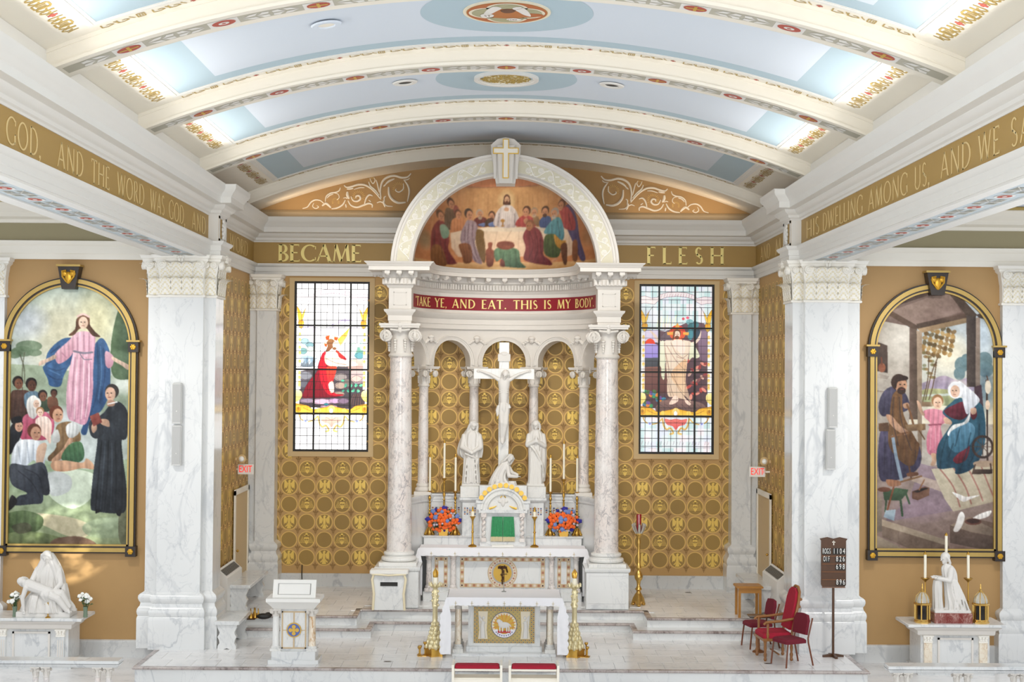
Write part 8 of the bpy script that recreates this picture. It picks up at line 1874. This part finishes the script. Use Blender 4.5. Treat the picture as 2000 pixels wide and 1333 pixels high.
def lantern(label, px):
    x = at_depth(px, 1180, 26.9)[0]; t = thing('lantern_reliquary', label, 'lantern', (x, 26.95, .66), PI/8, 'domed brass lanterns'); n = 8; r_ = .145
    MB().lathe([(r_*1.08, 0), (r_*1.08, .03), (r_*.95, .05), (r_*.95, .07)], (0, 0), 8).build('base', M['gold'], t); MB().lathe([(r_*.86, .07), (r_*.86, .33)], (0, 0), 8).build('glass_body', M['lantern_glass'], t)
    for k in range(8): a = 2*PI*k/8; MB().box(-.016, .016, -.012, .012, .06, .34).xf(Matrix.Translation((r_*.9*math.cos(a), r_*.9*math.sin(a), 0)) @ Matrix.Rotation(a, 4, 'Z')).build('post', M['gold'], t)
    MB().lathe([(r_*1.0, .33), (r_*1.12, .345), (r_*1.12, .365), (r_*.95, .38)], (0, 0), 8).build('cornice', M['gold'], t)
    MB().lathe([(r_*.92, .38), (r_*.88, .44), (r_*.72, .5), (r_*.45, .55), (r_*.2, .58)], (0, 0), 16).build('glass_dome', mat('dome_glass', 'E9E4D6', .08, trans=.5) if 'dome_glass' not in bpy.data.materials else bpy.data.materials['dome_glass'], t)
    MB().lathe([(.03, .57), (.035, .6), (.015, .62), (.022, .65), (.01, .68), (.014, .7), (.003, .74)], (0, 0), 12).build('finial', M['gold'], t); mb = MB()
    for k in range(8): a = 2*PI*k/8; mb.tube([(r_*.94*math.cos(a), r_*.94*math.sin(a), .38), (r_*.74*math.cos(a), r_*.74*math.sin(a), .5), (.03*math.cos(a), .03*math.sin(a), .585)], .008, 5)
    mb.build('dome_ribs', M['gold'], t); return t
lantern('domed brass lantern with dark glass left of the kneeling statue', 1803); lantern('domed brass lantern with dark glass right of the kneeling statue', 1917)

# ================================================================ sanctuary furniture
def bench(label, x, y, z, L, w, h, rz=0):
    t = thing('marble_bench', label, 'bench', (x, y, z), rz, 'white marble benches'); MB().bbox(-w/2, w/2, 0, L, h-.07, h, .012).build('seat', M['marble'], t)
    out = [(-.36, 0), (-.12, 0), (0, .035), (.12, 0), (.36, 0), (.34, .12), (.28, .2), (.3, .3), (.36, .4), (.3, .48), (.28, .55), (.36, .7), (.38, .8), (-.38, .8), (-.36, .7), (-.28, .55), (-.3, .48), (-.36, .4), (-.3, .3), (-.28, .2), (-.34, .12)]
    p = [(a*w*1.05, b*(h-.07)/.8) for a, b in out]
    for y0 in (.04, L-.16): MB().prism(p, y0, y0+.12).build('leg', M['marble'], t)
    return t
bx, by = at_height(442, 1270, 0); bench('near white marble bench with scalloped ends beside left pier', bx, by, 0, 1.25, .48, .54)
bx, by = at_height(461, 1188, UP); bench('far white marble bench with scalloped ends below left wall grille', -5.42, 29.3, UP, 2.2, .5, .56)
bench('white marble bench with scalloped ends below right wall grille', 5.42, 29.6, UP, 2.0, .5, .56)
# sanctus bells and black mallet on the bench end
bl = thing('altar_bells', 'cluster of brass hand bells with dark cloth at bench end', 'bells', (-4.92, 28.55, .36)); mb = MB()
MB().box(-.16, .0, -.1, .2, 0, .02).build('tray', M['bronze_dark'], bl)
for k, (x, y) in enumerate(((-.1, 0), (-.02, .06), (.05, 0), (-.05, .12))): MB().lathe([(.05, .02), (.045, .05), (.03, .1), (.012, .13), (.01, .2), (.014, .21)], (x, y), 12).build('bell', M['brass'], bl)
mb.ball((.16, -.02, .06), (.15, .09, .06), 12, 8); mb.ball((.24, .05, .07), (.08, .08, .06), 10, 8); mb.build('dark_cloth', M['black'], bl)
# wall heaters with sloping grilles, door recesses, exit signs
for s in (-1, 1):
    t = thing('wall_heater', 'white radiator cabinet with sloping grey grille on the %s sanctuary wall' % side[s], 'radiator', (s*5.7, 29.7, UP), 0, 'white radiator cabinets', world=True)
    pr = [(s*5.78, UP), (s*5.58, UP), (s*5.58, 1.10), (s*5.78, 1.27)]; y0, y1 = 29.0, 30.6
    mb = MB().prism(pr, y0, y1, 'xz'); mb.build('cabinet', M['white'], t)
    q = lambda f, d=0: (s*(5.58+.20*f)-s*.008, 1.10+.17*f+.008); mb = MB()
    (xa, za), (xb, zb2) = q(.2), q(.82); mb.add([(xa, y0+.1, za), (xa, y1-.1, za), (xb, y1-.1, zb2), (xb, y0+.1, zb2)], [(0, 1, 2, 3)]); gr = mb.build('grille', M['black'], t, 0)
    for k in range(6): f = .24+.1*k; xk, zk = q(f); MB().box(xk-.006, xk+.006, y0+.1, y1-.1, zk, zk+.006).build('louvre', M['grille'], gr)
    # recess with beige door
    dz = 2.62; wo = walls_s[s]
    mb = MB(); X = s*(XS-.02)
    a, b = sorted((s*XS, s*(XS-.035))); mb.box(a, b, 30.9, 32.45, UP, dz)
    d_ = struct(mb.build('door_1' if s < 0 else 'door_2', M['casing'])); mb = MB()
    a, b = sorted((s*(XS-.035), s*(XS-.06)))
    for y0_, y1_, z0_, z1_ in ((30.8, 30.92, UP, dz+.1), (32.4, 32.52, UP, dz+.1), (30.8, 32.52, dz, dz+.12)): mb.box(a, b, y0_, y1_, z0_, z1_)
    mb.build('door_frame', M['cream'], d_)
    mb = MB(); yh = 31.05 if s < 0 else 31.05; mb.ball((s*(XS-.08), yh, 1.4), .03, 8, 6); mb.build('door_knob', M['brass'], d_)
def text_mesh(body, size, extr=.004):
    cu = bpy.data.curves.new('txt', 'FONT'); cu.body = body; cu.size = size; cu.align_x = 'CENTER'; cu.align_y = 'CENTER'; cu.extrude = extr
    o = bpy.data.objects.new('txt', cu); COL.objects.link(o); me = bpy.data.meshes.new_from_object(o.evaluated_get(bpy.context.evaluated_depsgraph_get())); bpy.data.objects.remove(o); bpy.data.curves.remove(cu); return me
M['exit_red'] = mat('exit_red', 'E8342A', .5); M['exit_red'].node_tree.nodes['Principled BSDF'].inputs['Emission Color'].default_value = (1, .05, .03, 1); M['exit_red'].node_tree.nodes['Principled BSDF'].inputs['Emission Strength'].default_value = .5
for s, px, py in ((-1, 480, 917), (1, 1479, 922)):
    D = 31.2; x, z = at_depth(px, py, D); t = thing('exit_sign', 'white exit sign with red letters on the %s sanctuary wall' % side[s], 'sign', (x, D, z), R(-4 if s < 0 else -6), 'exit signs')
    MB().bbox(-.175, .175, -.03, .03, -.11, .11, .01).build('housing', M['white'], t); me = text_mesh('EXIT', .2); me.materials.append(M['exit_red']); o = link('lettering', me, t, (0, -.034, 0), (PI/2, 0, 0), (.72, 1.05, 1))
    if s > 0: me = MB().prism([(.12, .0), (.145, .035), (.15, .03), (.13, 0), (.15, -.03), (.145, -.035)], -.036, -.03).build('arrow', M['exit_red'], t, 0)
    MB().box(min(0, s*.12), max(0, s*.12), -.01, .02, -.02, .02).xf(Matrix.Translation((s*.17, 0, 0))).build('wall_arm', M['cream'], t)
    x2, z2 = at_depth(472 if s < 0 else 1493, 897 if s < 0 else 902, D-.15)
    e = thing('emergency_lamp', 'round emergency lamp above exit sign on the %s sanctuary wall' % side[s], 'lamp', (x2, D-.15, z2), 0, 'emergency lamps')
    MB().lathe([(.02, -.06), (.08, -.05), (.1, 0), (.08, .03)], (0, 0), 16).xf(Matrix.Rotation(R(90), 4, 'X')).build('reflector', M['casing'], e); MB().ball((0, -.03, 0), (.06, .05, .06), 12, 8).build('bulb', mat('lamp_glass', 'F4F4F0', .1), e); MB().box(min(0, s*.3), max(0, s*.3), -.0, .05, -.03, .03).build('bracket', M['casing'], e)
# column speakers on the piers
for s, pxs in ((-1, (346, 345)), (1, (1627, 1623))):
    for k, (y0, y1) in enumerate(((748, 828), (831, 910)) if s < 0 else ((757, 836), (839, 918))):
        x, zt_ = at_depth(pxs[k], y0, 27.2); _, zb2 = at_depth(pxs[k], y1, 27.2); h = zt_-zb2
        t = thing('column_speaker', '%s grey column speaker on the %s marble pier' % (('upper', 'lower')[k], side[s]), 'speaker', (x, 27.24, zb2), 0, 'column speakers')
        MB().bbox(-.09, .09, -.06, .05, 0, h, .02).build('case', mat('speaker_grey', 'C9C9C6', .5) if 'speaker_grey' not in bpy.data.materials else bpy.data.materials['speaker_grey'], t); MB().box(-.075, .075, -.066, -.06, .03, h-.03).build('grille', mat('speaker_mesh', 'B4B4B2', .6, bump=.3, bscale=300) if 'speaker_mesh' not in bpy.data.materials else bpy.data.materials['speaker_mesh'], t)
        MB().ball((0, -.066, h*.3), .012, 6, 5).build('badge', M['white'], t)
# hymn board
x, y = at_height(1627, 1284, 0); y = min(y, 26.98); HB = thing('hymn_board', 'dark wooden hymn board with white numbers on a tall post', 'sign', (x, y, 0)); wd = M['wood_dark'] = mat('dark_walnut', '4E3018', .4, var=.25, vscale=12)
MB().box(-.02, .02, -.02, .02, 0, 1.3).build('post', wd, HB)
for a in (0, PI/2):
    mb = MB().prism([(-.2, 0), (.2, 0), (.2, .035), (.06, .06), (-.06, .06), (-.2, .035)], -.025, .025); mb.xf(Matrix.Rotation(a+.1, 4, 'Z')); mb.build('foot', wd, HB)
zb0 = CAMZ+(735.5-1146)*y/2778; zt0 = CAMZ+(735.5-1049)*y/2778; hb = zt0-zb0; w = .235
mb = MB().prism([(-w, zb0+.05), (-w*.9, zb0), (w*.9, zb0), (w, zb0+.05), (w, zt0-.07), (w*1.12, zt0-.03), (w*.9, zt0-.02), (w*.5, zt0), (0, zt0-.03), (-w*.5, zt0), (-w*.9, zt0-.02), (-w*1.12, zt0-.03), (-w, zt0-.07)], -.03, .0); bd = mb.build('board', wd, HB)
px_m = y/2778; row = lambda py: CAMZ+(735.5-py)*y/2778
for k in range(5): zr = row(1086+k*15.2); MB().box(-w*.95, w*.95, -.042, -.03, zr-.006, zr+.006).build('ledge', M['wood'], bd)
mb = MB(); zc_ = row(1060); mb.box(-.008, .008, -.036, -.03, zc_-.045, zc_+.04); mb.box(-.03, .03, -.036, -.03, zc_+.005, zc_+.02); mb.build('cross', M['cream'], bd)
for tx, x0, py, nm in (('ROGS', -.135, 1076.5, 4), ('1104', .10, 1076.5, 4), ('OIF', -.135, 1091.5, 3), ('826', .125, 1091.5, 3), ('698', .125, 1106.5, 3), ('896', .13, 1136.5, 3)):
    small = tx.isalpha(); cw = .042 if small else .062
    for i, ch in enumerate(tx):
        xx = x0+(i-(len(tx)-1)/2)*cw; zc_ = row(py); tl = MB().box(xx-cw*.47, xx+cw*.47, -.04, -.034, zc_-.058, zc_+.058).build('number_tile', M['black'], bd)
        me = text_mesh(ch, .15, .002); me.materials.append(M['white']); link('digit', me, tl, (xx, -.042, zc_), (PI/2, 0, 0), (.36 if small else .56, .95, 1))
# chairs
def stack_chair(label, x, y, rz):
    t = thing('upholstered_chair', label, 'chair', (x, y, 0), rz, 'burgundy chairs beside the armchair'); wf = mat('chair_wood', '6E3A1E', .35) if 'chair_wood' not in bpy.data.materials else bpy.data.materials['chair_wood']
    MB().bbox(-.23, .23, -.24, .22, .42, .50, .03).build('seat', M['burgundy'], t)
    mb = MB().prism([(-.19, .56), (.19, .56), (.2, .82), (.15, .92), (0, .94), (-.15, .92), (-.2, .82)], .19, .25); mb.xf(Matrix.Translation((0, .22, .5)) @ Matrix.Rotation(R(-10), 4, 'X') @ Matrix.Translation((0, -.22, -.5))); mb.build('backrest', M['burgundy'], t)
    for s in (-1, 1):
        MB().tube([(s*.21, -.2, .44), (s*.22, -.23, .2), (s*.225, -.25, 0)], .017, 6).build('leg', wf, t); MB().tube([(s*.2, .36, .86), (s*.2, .26, .5), (s*.21, .26, .42), (s*.22, .36, 0)], .017, 6).build('leg', wf, t)
    return t
pt = lambda a, b: at_height(a, b, 0)
x, y = pt(1536, 1293); stack_chair('nearest burgundy chair with slim brown legs, front of the armchair', x, 26.18, R(-64))
stack_chair('farthest burgundy chair with slim brown legs, behind the armchair', 5.0, 27.88, R(-78))
def armchair(x, y, rz):
    t = thing('armchair', 'tall red velvet armchair with carved golden wood frame and turned legs', 'chair', (x, y, 0), rz); wf = mat('armchair_wood', '8A5A2A', .35, var=.2, vscale=15)
    MB().bbox(-.3, .3, -.3, .26, .42, .52, .035).build('seat', M['red_velvet'], t); MB().box(-.31, .31, -.31, .27, .37, .42).build('seat_rail', wf, t)
    T = Matrix.Translation((0, .24, .5)) @ Matrix.Rotation(R(-12), 4, 'X') @ Matrix.Translation((0, -.24, -.5))
    mb = MB().prism([(-.24, .56), (.24, .56), (.25, 1.12), (.2, 1.26), (.08, 1.33), (-.08, 1.33), (-.2, 1.26), (-.25, 1.12)], .18, .25); mb.xf(T); mb.build('backrest', M['red_velvet'], t)
    mb = MB().tube([(-.27, .25, .4), (-.27, .25, 1.12), (-.21, .25, 1.28), (-.08, .25, 1.36), (.08, .25, 1.36), (.21, .25, 1.28), (.27, .25, 1.12), (.27, .25, .4)], .028, 8)
    for k in range(9): mb.ball((-.27 if k % 2 else .27, .28, .6+.07*k), .03, 6, 5)
    mb.xf(T); mb.build('back_frame', wf, t)
    for s in (-1, 1):
        MB().tube([(s*.29, .28, .78), (s*.31, .0, .74), (s*.31, -.26, .72), (s*.31, -.3, .68)], .026, 8).build('arm', wf, t); MB().lathe([(.02, .42), (.03, .5), (.018, .55), (.026, .64), (.02, .72)], (s*.3, -.22), 10).build('arm_post', wf, t)
        for yy in (-.26, .24): MB().lathe([(.02, 0), (.034, .03), (.022, .06), (.034, .12), (.02, .16), (.03, .24), (.024, .3), (.036, .38)], (s*.27, yy), 10).build('leg', wf, t)
    MB().tube([(-.27, -.0, .12), (.27, 0, .12)], .016, 6).build('stretcher', wf, t); return t
armchair(5.12, 26.8, R(-84))
def side_table():
    x, y = at_height(1493, 1216, UP); t = thing('wooden_side_table', 'square golden oak table below right wall grille', 'table', (5.05, 29.3, UP)); MB().bbox(-.27, .27, -.25, .25, .60, .64, .012).build('top', M['oak'], t)
    for a in (-1, 1):
        for b in (-1, 1): MB().box(a*.21-.025, a*.21+.025, b*.2-.025, b*.2+.025, 0, .6).build('leg', M['oak'], t)
    MB().box(-.21, .21, -.22, -.2, .5, .6).build('apron', M['oak'], t); return t
side_table()
x, y = pt(1497, 1262); gt = thing('glass_side_table', 'small dark glass table on a slim wooden pedestal beside the armchair', 'table', (4.92, 27.36, 0)); MB().bbox(-.2, .2, -.18, .18, .68, .7, .006).build('top', mat('smoked_glass', '3A3430', .08), gt); MB().lathe([(.12, 0), (.12, .02), (.03, .06), (.02, .3), (.03, .4), (.02, .6), (.06, .68)], (0, 0), 12).build('pedestal', M['wood'], gt)
# sanctuary lamp stand
x, y = at_height(1247, 1184, UP); SL = thing('sanctuary_lamp', 'tall polished brass lamp stand with red glass beside right column', 'lamp', (x, y, UP)); hT = CAMZ+(732.5-1004)*y/2778-UP
mb = MB(); 
for k in range(3): a = 2*PI*k/3+.5; mb.ball((.13*math.cos(a), .13*math.sin(a), .03), (.045, .045, .03), 8, 6); mb.tube([(.13*math.cos(a), .13*math.sin(a), .04), (.1*math.cos(a), .1*math.sin(a), .16), (.05*math.cos(a), .05*math.sin(a), .26)], [.04, .03, .02], 8)
mb.lathe([(.06, .02), (.1, .1), (.08, .2), (.05, .28), (.04, .32)], (0, 0), 16); mb.build('tripod_foot', M['gold'], SL)
k_ = hT/1.88; MB().lathe([(a, b*k_) for a, b in ((.04, .3), (.075, .34), (.05, .38), (.035, .42), (.045, .5), (.085, .56), (.09, .62), (.06, .68), (.035, .72), (.06, .78), (.04, .84), (.035, .9), (.045, 1.0), (.03, 1.1), (.034, 1.25), (.045, 1.3), (.03, 1.36), (.05, 1.42), (.09, 1.46), (.06, 1.48))], (0, 0), 18).build('baluster', M['gold'], SL)
mb = MB(); M['silver'] = mat('silvered_leaf', 'D9D6CC', .25, .8)
for k in range(8): a = 2*PI*k/8; mb.tube([(.04*math.cos(a), .04*math.sin(a), 1.46*k_), (.1*math.cos(a), .1*math.sin(a), 1.56*k_), (.14*math.cos(a), .14*math.sin(a), 1.66*k_), (.11*math.cos(a), .11*math.sin(a), 1.69*k_)], [.02, .028, .024, .01], 6)
mb.build('leaf_cup', M['silver'], SL)
MB().lathe([(.045, 1.5*k_), (.06, 1.62*k_), (.052, 1.66*k_), (.055, 1.86*k_), (.05, 1.88*k_)], (0, 0), 16).build('red_glass', mat('ruby_glass', '8A0A18', .1, coat=.5), SL)
# small floor things: cord behind the ambo, floor sockets
cd = MB().tube([(-4.62, 32.92, UP+.5), (-4.62, 32.9, UP+.25), (-4.6, 32.85, UP+.012), (-4.5, 32.5, UP+.012), (-4.4, 32.2, UP+.012)], .012, 6).build('power_cord', M['black']); tag(cd, 'short black power cord on the floor behind the reading stand', 'cord')
for px, py, zf, lab in ((757, 1293, 0, 'small dark floor socket near the left platform edge'), (1344, 1158, UP, 'small dark floor socket on the upper floor right of the lamp stand'), (1500, 1297, 0, 'small dark floor socket before the burgundy chairs')):
    x, y = at_height(px, py, zf); t = thing('floor_socket', lab, 'socket', (x, y, zf)); MB().bbox(-.07, .07, -.05, .05, 0, .004, .002).build('plate', M['grille'], t); MB().box(-.045, .045, -.03, .03, .004, .006).build('cover', M['bronze_dark'], t)
